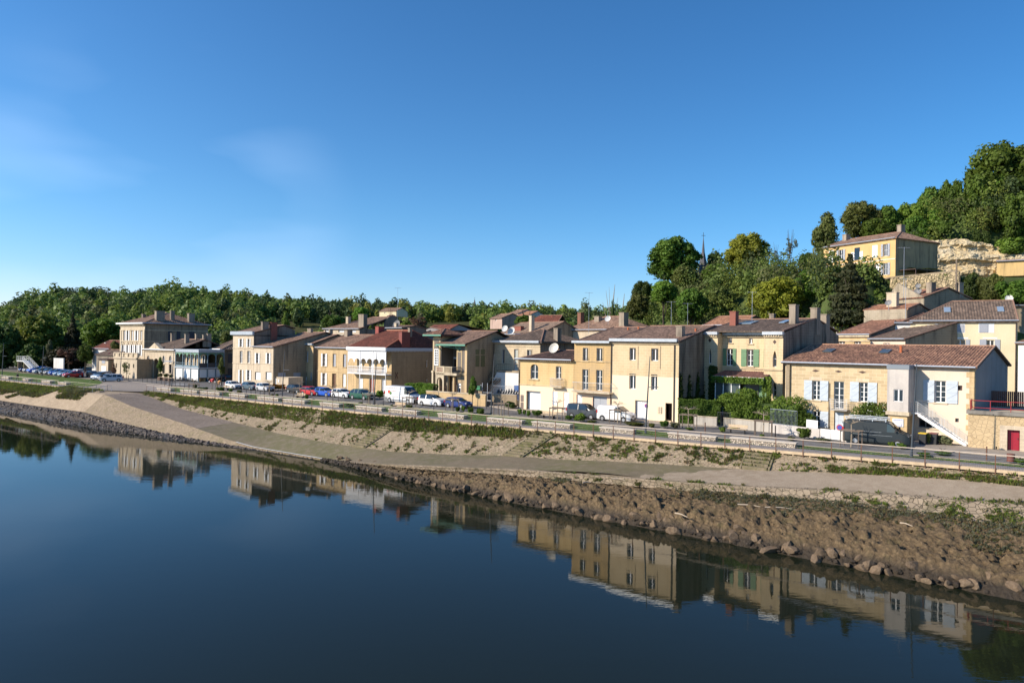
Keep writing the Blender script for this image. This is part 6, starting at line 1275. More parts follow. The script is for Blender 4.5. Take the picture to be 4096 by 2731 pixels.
pg = thing('vine_pergola', 'dark vine-covered pergola against the side wall of the hilltop mansion', 'pergola', H.root.location, H.root.rotation_euler.z); m = MB(); m.box(H.W, H.W + 3.2, 1, 11, 3.5, 3.62); [m.box(H.W + 3, H.W + 3.12, y, y + .12, -.5, 3.5) for y in (1.2, 4.4, 7.6, 10.8)]; m.build('frame', M_wood, pg); o = link('vine', crown_mesh('bush', G5, 0, 2500), pg); o.location = (H.W + 1.6, 6, 3.7); o.scale = (1.7, 5, .45)
H = simple('cave_house', 'small yellow house front built against the cliff at the right edge', (3987, 1090), 136, (4120, 1088), 133, 24, 'k', (2250, 505), 3, .3, wallmat('cave_yellow', (.66, .46, .20), (.6, .42, .2)), W_gold, M_trim if 0 else T_brown, group='buildings on the hill')
H = simple('shuttered_cream_house', 'cream house with six grey shuttered windows and dark tiled roof on the right', (3640, 1420), 93, (4068, 1420), 87, 1.0, 'j', (900, 78), 12, 2.9, W_cream, W_grey, T_dark,
   [('j', 578, 118, 630, 185), ('j', 1092, 112, 1143, 185), ('j', 570, 262, 637, 340), ('j', 775, 262, 872, 345), ('j', 1075, 265, 1152, 370)], left='hip', hl=5, pitch=.32)
m = MB()
for r_ in ((502, 120, 576, 185), (750, 116, 858, 188), (1005, 110, 1090, 190), (512, 255, 566, 340), (640, 258, 683, 340), (738, 260, 773, 340), (875, 260, 914, 340), (1008, 258, 1072, 350), (1155, 260, 1205, 400)): r = H.rect('j', *r_); m = MB(); m.box(r[0], r[1], -.08, -.003, r[2], r[3]); m.build('shutter', M_greysh, H.root)
m = MB()
for r_ in ((575, 108, 636, 190), (745, 108, 868, 196), (1000, 104, 1150, 195), (550, 238, 650, 250), (755, 240, 900, 252), (1040, 240, 1180, 253)): r = H.rect('j', *r_); m.box(r[0], r[1], -.02, -.002, r[2], r[3])
m.build('white_surround', M_white, H.root)
for x0 in (1510, 2070):
    r = H.rect('k', x0, 1030, x0 + 70, 1058, 3.0); z_ = H.zt + 2.9 * 3 / 6; m = MB(); m.prism([(r[0], 2.4, H.zt + 2.9 * .4 + .12), (r[1], 2.4, H.zt + 2.9 * .4 + .12), (r[1], 3.8, H.zt + 2.9 * .633 + .12), (r[0], 3.8, H.zt + 2.9 * .633 + .12)], (0, 0, .06)); m.build('skylight', plain('skylight_glass', (.25, .32, .40), .12, spec=1), H.ro)
pipe(H, H.W - .15, 0, H.zt)
HC = H
H = simple('edge_house', 'narrow cream house cut off by the right edge of the photo', (4072, 1420), 86, (4200, 1420), 82, 1.0, 'j', (1400, 290), 9, 1.2, W_white, W_grey, T_warm)
H = simple('far_right_roof_house', 'house roof with satellite dish peeping above the cream shuttered house', (3990, 1300), 108, (4200, 1300), 106, 8, 'k', (2200, 975), 10, 2.2, W_side, W_side, T_brown)
dish('satellite_dish', 'small dish on the roof at the upper right edge', atY(*px('k', 2195, 905), 107), .55, 235); chimney(H, H.ro, 2.2, 3, H.zt, H.zt + 2.6, .7, .7)
H = simple('dormer_link', 'small white rendered link building left of the cream shuttered house', (3578, 1420), 94, (3645, 1420), 93, 1, 'j', (260, 100), 6, .4, W_white, W_white, M_trim if 0 else T_dark)
H = simple('brown_tiled_house', 'ochre stone house with warm tiled roof behind the long tiled house', (3343, 1430), 96, (3480, 1430), 91.5, 0, 'i', (950, 228), 14, 3.2, W_gold, W_sided, tilemat('tiles_pinkbrown', (.30, .155, .10), (.20, .10, .07), moss_amt=.3), [('i', 958, 302, 1030, 342), ('i', 792, 302, 862, 342)], ridge=12, ov=.3)
H.trim = MB(); H.band(H.zt - .35, .25, .3); H.band(H.zt - .95, .12, .15); H.finish_trim()
H = simple('low_dark_roof_house', 'low house with dark roof and bare right gable behind the long tiled house', (3480, 1430), 90.5, (3620, 1430), 86, 0, 'i', (1350, 275), 12, 2.3, W_pinkc, W_side, T_dark, [('i', 1263, 318, 1330, 342)], ridge=10)
H = simple('old_hillside_house', 'weathered bare stone house with three satellite dishes below the retaining wall', (3537, 1280), 108, (3695, 1280), 101, 7, 'k', (1100, 900), 9, 1.5, wallmat('old_grey_stone', (.42, .36, .27), (.33, .28, .2), stain_amt=.5, block=.3), W_side, T_warm, [('k', 972, 868, 993, 890)], ridge=4.5, ov=.2, gut=False, kind='void', group='buildings on the hill')
m = MB(); z_a = H.zt; m.prism([(0, -.01, z_a - .1), (H.W, -.01, z_a - .1), (H.W * .35, -.01, z_a + 2.4)], (0, .3, 0)); m.build('front_gable', wallmat('old_grey_stone', (.4, .3, .2), (.3, .2, .2)), H.root); chimney(H, H.ro, H.W * .85, 2.5, z_a, z_a + 2.3, .9, .9); chimney(H, H.ro, H.W - .2, 7.0, z_a, z_a + 2.4, .6, .8)
for k, (x, y, r_) in enumerate(((1240, 833, .55), (1218, 978, .6), (1243, 775, .4))): dish('satellite_dish', ('lower right', 'lowest', 'topmost')[k] + ' grey dish on the weathered hillside house', atY(*px('k', x, y), 104), r_, 220, plain('dish_grey', (.2, .2, .2), .6))
H = simple('bare_wall_house', 'low house with bare stained wall and sagging roof left of the weathered hillside house', (3455, 1300), 101, (3627, 1300), 96, 5, 'k', (900, 1020), 7, .9, wallmat('old_grey_stone', (.4, .3, .2), (.3, .2, .2)), W_side, T_orange, ridge=3.5, ov=.0, gut=False, group='buildings on the hill'); chimney(H, H.ro, H.W * .5, 2.2, H.zt, H.zt + 2.6, 1.4, .8, mat=W_pale)
dish('satellite_dish', 'dish beside the pale chimney of the stained wall house', atY(*px('k', 932, 952), 98), .45, 220, plain('dish_grey', (.2, .2, .2), .6))
antenna('tall thin aerial mast in front of the weathered hillside house', atY(*px('k', 1087, 900), 100), 7.5, 1.6); antenna('low aerial mast in front of the stained wall house', atY(*px('k', 1107, 1100), 96), 5.5, 1.8)
H = simple('salmon_roof_house', 'low building with patchy orange roof behind the chimneys of the green shutter house', (3226, 1380), 112, (3405, 1380), 106, 1, 'h', (1700, 290), 10, 2.0, W_white, W_white, T_orange, ridge=7)
H = simple('orange_ridge_house', 'orange roof just visible behind the ridge of the green shutter house', (2815, 1360), 118, (2960, 1360), 113, 1, 'h', (560, 262), 10, 1.7, W_gold, W_side, T_orange)
H = simple('curved_gable_house', 'long brown roofed house with rounded gable behind the three bay house', (1294, 1400), 172, (1437, 1400), 165, 0, 'c', (1700, 385), 15, 3.3, W_pale, W_sided, T_brown, [('c', 1510, 398, 1600, 430), ('c', 1690, 398, 1840, 432), ('c', 1865, 398, 1925, 432)], ridge=11, left='hip', hl=6, kind='void')
m = MB(); m.tube([(H.W + .05, 11.0, H.zt + .6), (H.W + .3, 11.0, H.zt + .6)], 2.9, 24); m.build('rounded_gable', W_sided, H.root); chimney(H, H.ro, 3.4, 5, H.zt, H.zt + 3.2, .8, .9, W_pale); chimney(H, H.ro, H.W - 1, 2, H.zt - 1, H.zt + 3.6, 1.8, 1.3)
H = simple('shadow_wing', 'dark stone wing with a pale chimney right of the rounded gable', (1545, 1400), 160, (1610, 1400), 157, 0, 'd', (1450, 205), 8, .6, W_sided, W_sided, T_dark); chimney(H, H.ro, 1.2, 2, H.zt, H.zt + 1.2, .7, .8, W_pale)
dish('satellite_dish', 'large grey dish on a white box right of the rounded gable', atY(*px('d', 1475, 168), 165), 1.1, 235, plain('dish_grey', (.2, .2, .2), .6), 2.5); antenna('tall aerial mast rising behind the red arcade roof', atY(*px('d', 1475, 150), 170), 9, 1.5)
H = simple('grey_gable_red_roof_house', 'red tiled house with light grey gable behind the villa tower', (1781, 1380), 158, (1905, 1380), 163, 0, 'e', (500, 240), 14, .8, W_grey, W_grey, T_red, gut=False, ridge=7)
m = MB(); zq = H.zt; u_ = H.rect('e', 610, 160, 615, 165)[0]; zpk = H.zat('e', 612, 165); m.prism([(-.3, -.02, zq - .2), (H.W + .2, -.02, zq - .2), (u_, -.02, zpk)], (0, .3, 0)); m.build('grey_gable', plain('grey_render_light', (.36, .37, .39), .8, var=.1), H.root)
rr = MB(); slope(rr, (u_ + 13.5, 11.5, zq - .6), (u_ + 13.5, -.4, zq - .6), (u_, 11.5, zpk + .15), (u_, -.4, zpk + .15), .4, .06) ; slope(rr, (-.8, -.4, zq - .6), (-.8, 11.5, zq - .6), (u_, -.4, zpk + .15), (u_, 11.5, zpk + .15), .4, .06); rr.build('cross_roof', [T_red, M_under], H.root)
H = simple('long_red_roof', 'wide red brown roof in the background left of the small stone spire', (2050, 1360), 175, (2210, 1360), 170, 0, 'e', (1600, 238), 12, 4.0, W_pale, W_side, T_red, left='hip', hl=5)
H = simple('brown_rear_roof', 'brown sloping roof just behind the set back ashlar house', (1990, 1370), 145, (2160, 1370), 133, 0, 'e', (1500, 290), 12, 2.6, W_side, W_side, tilemat('tiles_pale', (.26, .18, .13), (.2, .14, .1), moss_amt=.3)); chimney(H, H.ro, 5, 2, H.zt - 1, H.zt + 1.7, 2.2, .8, M_brick); chimney(H, H.ro, 10, 1.5, H.zt - 1, H.zt + 3.8, .8, .8, W_pale)
for k, (x, y, r_) in enumerate(((1247, 222, .7), (1335, 255, .85))): dish('satellite_dish', ('grey dish on a short mast above the rear brown roof', 'rusty white dish on the rear brown roof beside the brick chimney')[k], atY(*px('e', x, y), 138), r_, 235)
H = simple('mid_brown_roof_house', 'brown hipped roof with brick chimneys behind the ochre and beige houses', (2250, 1380), 140, (2500, 1380), 128, 0, 'g', (900, 215), 12, 2.8, W_pale, W_side, T_brown, left='hip', right='hip', hl=6, hr=6)
chimney(H, H.ro, 2.2, 3, H.zt, H.zt + 3.6, .9, 1.0, wallmat('brick_chimney_brown', (.25, .12, .08), (.2, .1, .07), block=.4, bw=.24, bh=.08)); chimney(H, H.ro, 6, 4, H.zt, H.zt + 2.8, 1.2, 1.0); chimney(H, H.ro, H.W - 2, 2.0, H.zt - 1, H.zt + 3.3, 1.2, 1.4)
dish('satellite_dish', 'white dish on the dark chimney behind the beige house', atY(*px('g', 1200, 83), 128), .6, 235); antenna('bent aerial above the dish behind the beige house', atY(*px('g', 1195, 70), 128), 1.4, .9)
for k, (x, y, Yv, lb) in enumerate(((2195, 160, 110, 'aerial on the right part of the beige house roof ridge'), (1990, 150, 106, 'aerial on the left part of the beige house roof ridge'), (955, 225, 125, 'tall bare mast aerial behind the set back ashlar house roof'))): antenna(lb, atY(*px('g', x, y), Yv), 3.6 + 3.4 * (k == 2), 1.4)
for nm, lb, x0, x1, yb, Yv, zz, wl, tm, wn_ in (('hill_villa', 'white villa with dark roof beside the vineyard on the ridge', 1517, 1585, 1251, 310, (95, 338), W_cream, T_brown, 1), ('white_house', 'white house with shallow roof among trees on the far slope', 2031, 2072, 1270, 240, (1300, 362), W_white, T_brown, 1), ('red_roof_house', 'small white house with bright orange red roof on the far slope', 2061, 2118, 1272, 235, (1400, 378), W_white, T_orange, 0), ('pink_house', 'small pink house with a white awning on the far slope', 1961, 2008, 1293, 215, (1140, 405), wallmat('render_pink', (.5, .36, .3), (.45, .33, .27)), T_brown, 1)):
    A_ = atY(x0, yb, Yv); simple(nm, lb, (x0, yb), Yv, (x1, yb), Yv - 5, A_.z - 1.5, 'm', zz, 8, 1.5, wl, wl, tm, [('m', zz[0] - 8, zz[1] + 12, zz[0] + 4, zz[1] + 24)] if wn_ else (), pitch=.8, gut=False)
H = simple('red_roof_cottage', 'red roofed cottage with dark barn left of the square mansion', (368, 1480), 186, (440, 1480), 180, 0, 'a', (1060, 768), 9, 2.2, W_white, W_side, T_red, right='hip'); chimney(H, H.ro, 1.2, 3, H.zt, H.zt + 1.6, .6, .6, W_white)
H = simple('dark_barn', 'dark open barn with sloping roof between cottage and square mansion', (385, 1480), 174, (460, 1480), 168, 0, 'a', (1080, 830), 7, 1.2, W_sided, W_sided, T_dark, gut=False, cat='barn')
H = simple('garden_pavilion', 'small stone garden gatehouse with a white door by the car park', (396, 1500), 164, (432, 1500), 161.5, 0, 'a', (1085, 882), 4.5, .15, W_pale, W_side, M_trim if 0 else T_dark, gut=False, cat='building'); r = H.rect('a', 1062, 950, 1110, 1030); m = MB(); m.box(r[0], r[1], -.05, -.003, .1, r[3]); m.build('door', M_white, H.root); r = H.rect('a', 1066, 885, 1100, 922); m = MB(); m.box(r[0], r[1], -.05, -.003, r[2], r[3]); m.build('niche', M_greysh, H.root)
t = thing('white_wall', 'short white rendered wall at the back of the car park', 'wall', atY(*px('a', 560, 975), 182), -.5); t.location.z = 0; m = MB(); m.box(0, 4.6, 0, .3, 0, 3.6); m.build('panel', W_white, t)
# church spires
for lb, x, y0, y1, Yv, w in (('slender dark church spire on the hill beside the large oak', 2812, 930, 1075, 172, 1.5), ('small stone spire rising among the rooftops behind the set back house', 2216, 1243, 1312, 190, 1.5), ('distant church spire on the wooded skyline in the centre', 1898, 1188, 1235, 520, 3.2)):
    tp = atY(x, y0, Yv); b = atY(x, y1, Yv); t = thing('church_spire', lb, 'spire', (b.x, b.y, b.z - 4)); h = tp.z - b.z + 4; m = MB(); m.tube([(0, 0, 0), (0, 0, 3.5)], [w * 1.1, w], 8); m.build('tower', W_side, t); m = MB(); m.tube([(0, 0, 3.5), (0, 0, h * .62), (0, 0, h * .9)], [w * .9, w * .25, .05], 8); m.build('spire', plain('spire_slate', (.09, .09, .10), .6), t); m = MB(); m.tube([(0, 0, h * .85), (0, 0, h)], .06, 5); m.tube([(-.5, 0, h * .94), (.5, 0, h * .94)], .05, 4); m.build('cross', M_iron, t)

t = thing('utility_pole', 'grey wooden utility pole right of the weathered hillside house', 'pole', atY(*px('k', 1637, 990), 103)); m = MB(); m.tube([(0, 0, -3), (0, 0, 7.2)], [.16, .12], 7); m.build('shaft', plain('pole_grey_wood', (.22, .17, .12), .9), t); m = MB(); m.bar((-.6, 0, 6.6), (.6, 0, 6.6), .1); m.build('crossarm', M_wood, t)
# ------------------------------------------------------------------ promenade
def s_at(x, tf, y=1700, z=-.4):
    lo, hi = -150.0, 75.0
    for _ in range(40):
        mid = (lo + hi) / 2; p = Q(mid, tf(mid), z); ux = p.x / p.y; v = (EYE - z) / p.y
        X = 2048 + F * (ux - ROLL * v)          # undo the roll to first order
        if X < x: lo = mid
        else: hi = mid
    return (lo + hi) / 2
m_deck = plain('deck_boards', (.38, .325, .28), .8, var=.35, scale=9); m_beam = plain('pine_beam', (.62, .47, .30), .8, var=.25, scale=3); m_rail = plain('pale_rail_wood', (.60, .50, .40), .7, var=.15, scale=5); m_rust = plain('corten_post', (.16, .075, .045), .8, var=.3)
M_black = plain('dark_steel', (.045, .045, .05), .5)
def boardwalk(name, label, s0, s1, first=True):
    t = thing(name, label, 'boardwalk', (0, 0, 0)); m = MB(); bm_ = MB(); sp = MB(); s = s0; st_ = .15
    while s < s1:
        d, z = tz(DECK, s); m.prism([Q(s, d, z), Q(s + st_ - .012, d, z), Q(s + st_ - .012, d + 2.0, z), Q(s, d + 2.0, z)], (0, 0, -.05)); s += st_
    m.build('boards', m_deck, t); S = list(np.arange(s0, s1, 2.35)) + [s1]
    for a, b in zip(S, S[1:]):
        if b - a < .3: continue
        for dd, mm in ((-.07, bm_), (1.9, bm_)):
            p, q = Q(a + .02, lerp(DECK, a) + dd, tz(DECK, a)[1] - .055), Q(b - .02, lerp(DECK, b) + dd, tz(DECK, b)[1] - .055); n_ = Vector((QS, QC, 0)) * .09; mm.prism([p, q, q + n_, p + n_], (0, 0, -.24))
        for da in (.6, 1.5):
            d, z = tz(DECK, a); p = Q(a + da, d + .03, z - .9); sp.box(p.x - .06, p.x + .06, p.y - .06, p.y + .06, z - 1.0, z - .27)
    bm_.build('beams', m_beam, t); sp.build('piles', m_beam, t)
    r = thing('deck_railing', 'wood-topped wire railing along the river edge of the ' + ('long boardwalk' if first else 'far left boardwalk'), 'railing', (0, 0, 0)); h = MB(); w = MB(); hh = 1.16 if s1 < 60 and False else 1.1
    for a, b in zip(S, S[1:]):
        p, q = Q(a, lerp(DECK, a) - .1, tz(DECK, a)[1]), Q(b, lerp(DECK, b) - .1, tz(DECK, b)[1]); h.bar(p + Vector((0, 0, hh)), q + Vector((0, 0, hh)), .16, .055)
        for k in range(4): w.tube([p + Vector((0, 0, .2 + .21 * k)), q + Vector((0, 0, .2 + .21 * k))], .008, 3, cap=False)
    h.build('handrail', m_rail, r); w.build('wires', M_zinc, r)
    pm = MB(); pm.box(-.035, .035, -.02, .02, -.45, hh - .03); pmesh = pm.mesh('post', m_rust)
    for a in S: o = link('post', pmesh, r); o.location = Q(a, lerp(DECK, a) - .1, tz(DECK, a)[1]); o.rotation_euler = (0, 0, -R(35))
boardwalk('boardwalk', 'long timber boardwalk on beams running along the quay to the right', -83.5, 62)
boardwalk('boardwalk', 'short timber boardwalk on the far left behind the slipway', -165, -107.5, False)
# curved plaza railing and steps by the slipway
t = thing('plaza_railing', 'curving steel railing around the head of the slipway', 'railing', (0, 0, 0)); m = MB(); pts = [Q(s, tt, -.76) for s, tt in ((-107, -3.9), (-103, -3.9), (-98, -4.0), (-93, -4.0), (-90, -3.4))]
for p, q in zip(pts, pts[1:]):
    for h in (.35, .7, 1.05): m.tube([p + Vector((0, 0, h)), q + Vector((0, 0, h))], .03 if h > 1 else .012, 5)
m.build('rails', m_rail, t); m = MB(); [m.tube([p, p + Vector((0, 0, 1.05))], .035, 5) for p in pts]; m.build('posts', M_black, t)
t = thing('quay_steps', 'small pale stone steps with handrails beside the slipway head', 'steps', Q(-90.5, -6.6, -1.25), -R(35)); m = MB(); [m.box(-1.6, 1.6, k * .45, 2.2, .12 * k, .12 * (k + 1)) for k in range(4)]; m.build('treads', m_conc, t); m = MB(); [m.tube([(x, .1, 1.0), (x, 2.2, 1.5), (x, 3.4, 1.5)], .03, 5) for x in (-1.7, 1.7)]; [m.tube([(x, y, 0), (x, y, z)], .025, 5) for x in (-1.7, 1.7) for y, z in ((.1, 1.0), (2.2, 1.5), (3.4, 1.5))]; m.build('handrail', M_zinc, t)
t = thing('mooring_mark', 'thin dark chevron-shaped metal strip on the slipway head', 'marking', (0, 0, 0)); m = MB(); a, b, c = at(*px('a', 1290, 1187), -.95), at(*px('a', 1222, 1218), -1.0), at(*px('a', 1260, 1242), -1.02); m.bar(a, b, .14, .06); m.bar(b, c, .14, .06); m.build('strip', M_black, t)
# stone gabion benches
m_gab = paving('gabion_stone', (.70, .60, .47), (.52, .43, .33), (.13, .10, .08), 5.5, grime=.15, jw=.12, bmp=.12); m_slab = plain('bench_slab', (.62, .54, .44), .8, var=.15)
BN = [(2, 33, 'cut off by the left edge of the photo'), (88, 112, 'behind the walking person on the left boardwalk'), (163, 199, 'third from the left edge'), (230, 264, 'at the right end of the left boardwalk'), (626, 682, 'at the head of the right hand boardwalk'), (719, 787, 'second from the slipway'), (799, 877, 'third from the slipway'), (915, 979, 'in front of the white hatchback at the pale house'), (1027, 1112, 'in front of the silver hatchback'),
      (1128, 1218, 'left of the red car and stake frame'), (1277, 1356, 'below the bright blue car'), (1421, 1527, 'below the dark green car'), (1552, 1668, 'below the white van with lettering'), (1749, 1855, 'below the white crossover car'), (1945, 2088, 'below the yard gate of the set back house'), (2125, 2280, 'below the yellow house garage'), (2396, 2535, 'below the small white van'), (2669, 2864, 'below the clipped hedge'), (2918, 3184, 'longest, furthest right, below the vine mound')]
for x0, x1, d in BN:
    tf = lambda s: lerp(DECK, s) + 2.15; a, b = s_at(x0, tf), s_at(x1, tf); mid = (a + b) / 2; dz = tz(DECK, mid)[1] - .1
    dirv = Q(b, tf(b), 0) - Q(a, tf(a), 0); t = thing('stone_bench', 'pale stone gabion bench ' + d, 'bench', (Q(a, tf(a), dz)), math.atan2(dirv.y, dirv.x), 'gabion benches beside the boardwalk'); L = dirv.length
    m = MB(); m.box(.08, L - .08, .05, .85, -.1, .5); m.build('base', m_gab, t); m = MB(); m.box(0, L, -.02, .92, .503, .6); m.build('seat', m_slab, t)
# lamps
LP = [(479, 1528, 1364, 'in front of the square mansion'), (687, 1547, 1379, 'in front of the pedimented gatehouse and green veranda'), (1128, 1587, 1402, 'in front of the bare gable wall'), (1495, 1618, 1408, 'in front of the white arcade house'), (1963, 1658, 1414, 'in front of the yard gate of the set back house'), (2582, 1722, 1425, 'in front of the beige house'), (3645, 1822, 1453, 'in front of the rendered annex'), (168, 1505, 1383, 'at the car park on the left'), (8, 1500, 1370, 'at the far left edge')]
for x, yb, yt, d in LP:
    b = at(x, yb, -.15); b.z = gz(b); tp = atY(x + (yb - yt) * .06, yt, b.y); t = thing('street_lamp', 'slim leaning dark street lamp ' + d, 'street lamp', b, 0, 'street lamps along the quay'); v = tp - b; m = MB(); m.tube([(0, 0, 0), v * .04], .13, 8); m.tube([v * .04, v * .5, v], [.095, .075, .035], 8); m.build('pole', plain('lamp_pole', (.05, .06, .07), .45), t)
    m = MB(); q = v * .60; m.bar(q, q + Vector((.95, -.25, .03)), .10, .06); m.bar(q + Vector((.35, -.1, .02)), q + Vector((1.05, -.28, .03)), .24, .07); m.build('lantern', plain('lantern_grey', (.12, .13, .14), .4), t)
gl = at(*px('a', 592, 930), 0); t = thing('globe_lamp', 'old post lamp with round white globe behind the car park', 'street lamp', gl); m = MB(); m.tube([(0, 0, 0), (0, 0, 5.2)], [.09, .05], 6); m.build('pole', M_black, t); bm = bmesh.new(); bmesh.ops.create_icosphere(bm, subdivisions=2, radius=.3); me = bpy.data.meshes.new('globe'); bm.to_mesh(me); bm.free(); me.materials.append(M_white); o = link('globe', me, t); o.location = (0, 0, 5.5)
# staked young trees
m_stake = plain('stake_wood', (.17, .13, .10), .85, var=.3); M_twig = plain('twig_bark', (.30, .24, .17), .9)
STK = [(677, 1546, 'behind the first stone bench'), (775, 1560, 'left of the round shrubs by the square'), (866, 1562, 'left of the white hatchback'), (1077, 1580, 'in front of the silver hatchback'), (1197, 1590, 'between black and red cars'), (1331, 1604, 'left of the white hatchback by the three bay house'), (1474, 1617, 'in front of the green car'), (1636, 1632, 'in front of the lettered white van'), (1808, 1645, 'in front of the dark blue hatchback'), (2004, 1664, 'below the yard wall'), (2229, 1684, 'left of the grey people carrier'), (2470, 1700, 'in front of the small white van'), (2752, 1722, 'in front of the clipped hedge'), (3053, 1751, 'in front of the vine mound'), (3404, 1790, 'in front of the dark grey van')]
for k, (x, y, d) in enumerate(STK):
    b = at(x, y, -.2); b.z = gz(b); t = thing('staked_tree', 'pollarded tree in a stake frame ' + d, 'tree', b, -R(35) + .2 * math.sin(k * 2.1), 'young trees held by wooden stake frames'); rd = random.Random(k); m = MB()
    w = .8
    for sx, sy in ((-w, -w * .6), (w, -w * .6), (w, w * .6), (-w, w * .6)): m.tube([(sx, sy, 0), (sx, sy, 1.55)], .05, 6)
    for sy in (-w * .6, w * .6): m.box(-w - .1, w + .1, sy - .03, sy + .03, 1.5, 1.6)
    for sx in (-w, w): m.box(sx - .03, sx + .03, -w * .6, w * .6, 1.42, 1.5)
    m.build('stake_frame', m_stake, t); m = MB(); m.tube([(0, 0, 0), (.03, 0, 1.2), (0, 0, 2.2)], [.06, .05, .05], 6); m.build('trunk', M_twig, t); m = MB()
    for q in range(7):
        a = rd.uniform(0, 6.28); l = rd.uniform(.5, 1.35); z = 2.15 + rd.uniform(0, .1); p1 = (math.cos(a) * l * .5, math.sin(a) * l * .5, z + rd.uniform(.0, .22)); p2 = (math.cos(a) * l, math.sin(a) * l, z + rd.uniform(.05, .4)); m.tube([(0, 0, 2.15), p1, p2], [.035, .022, .008], 4)
        for j in range(3): m.tube([p1, (p1[0] + rd.uniform(-.3, .3), p1[1] + rd.uniform(-.3, .3), p1[2] + rd.uniform(.1, .35))], [.012, .004], 3)
    m.build('branches', M_twig, t)
# bollards
bm_ = MB(); bm_.tube([(0, 0, -.1), (0, 0, .95)], .05, 7); bm_.tube([(0, 0, .95), (0, 0, 1.0)], [.05, .02], 7); BOL = bm_.mesh('bollard', M_black); bm2 = MB(); bm2.tube([(0, 0, -.1), (0, 0, 1.15)], .055, 7); BOLR = bm2.mesh('bollard', m_rust)
def bollard(p, label, grp, me=BOL):
    o = link('bollard', me); o.location = p; tag(o, label, 'bollard', grp)
L_row = 'slim dark steel bollard in the long row along the edge of the square'
for k in range(15): f = k / 14; p = at(*px('b', 320 + 880 * f, 1072 + 108 * f), -.1); p.z = gz(p); bollard(p, L_row, 'bollards around the square')
for k in range(9): p = at(*px('c', 330 + 62 * k, 1240 + 6.0 * k), -.1); p.z = gz(p); bollard(p, 'slim dark steel bollard in the row below the silver and dark hatchbacks', 'bollards in front of the parked hatchbacks')
for x, y, lb in ((1501, 1620, 'dark bollard between green car and lettered van, left one'), (1533, 1622, 'dark bollard between green car and lettered van, right one'), (1735, 1641, 'dark bollard in front of the white crossover'), (1946, 1636, 'dark bollard at the foot of the yard steps')): p = at(x, y, -.1); p.z = gz(p); bollard(p, lb, 'single bollards along the grass')
for x, y, lb in ((2820, 1731, 'rusty post in front of the hedge end'), (3101, 1751, 'rusty post in front of the bar fence'), (3946, 1838, 'tall rusty post in front of the rubble terrace wall')): p = at(x, y, -.1); p.z = gz(p); bollard(p, lb, 'rusty posts along the grass strip', BOLR)
t = thing('litter_bin', 'round rusty litter bin standing on the grass at the right edge', 'bin', at(4043, 1851, -.15)); m = MB(); m.tube([(0, 0, .12), (0, 0, .75)], .28, 14); m.build('drum', plain('bin_brown', (.15, .05, .035), .5), t); m = MB(); m.tube([(0, 0, -.1), (0, 0, .12)], .05, 6); m.build('foot', M_black, t)
# wooden park benches
for x0, x1, y, d in ((884, 914, 1562, 'left of a clipped bush by the square'), (1180, 1220, 1591, 'under the stake frame by the red car'), (1571, 1618, 1629, 'in front of the lettered white van'), (2162, 2224, 1677, 'below the yellow house'), (2908, 2982, 1738, 'in front of the vine mound wall')):
    a, b = at(x0, y - 1, -.2), at(x1, y + 1, -.2); a.z = gz(a); t = thing('wooden_bench', 'light wooden slatted park bench ' + d, 'bench', a, -R(35), 'wooden park benches'); L = 2.0
    for nm, bx in (('seat', ((0, L, 0, .42, .42, .47),)), ('backrest', ((0, L, .45, .49, .55, .68), (0, L, .47, .51, .72, .85)))):
        m = MB(); [m.box(*q) for q in bx]; m.build(nm, m_beam, t)
    for x in (.25, L - .3): m = MB(); m.box(x, x + .06, .05, .5, -.05, .415); m.build('leg', M_black, t)
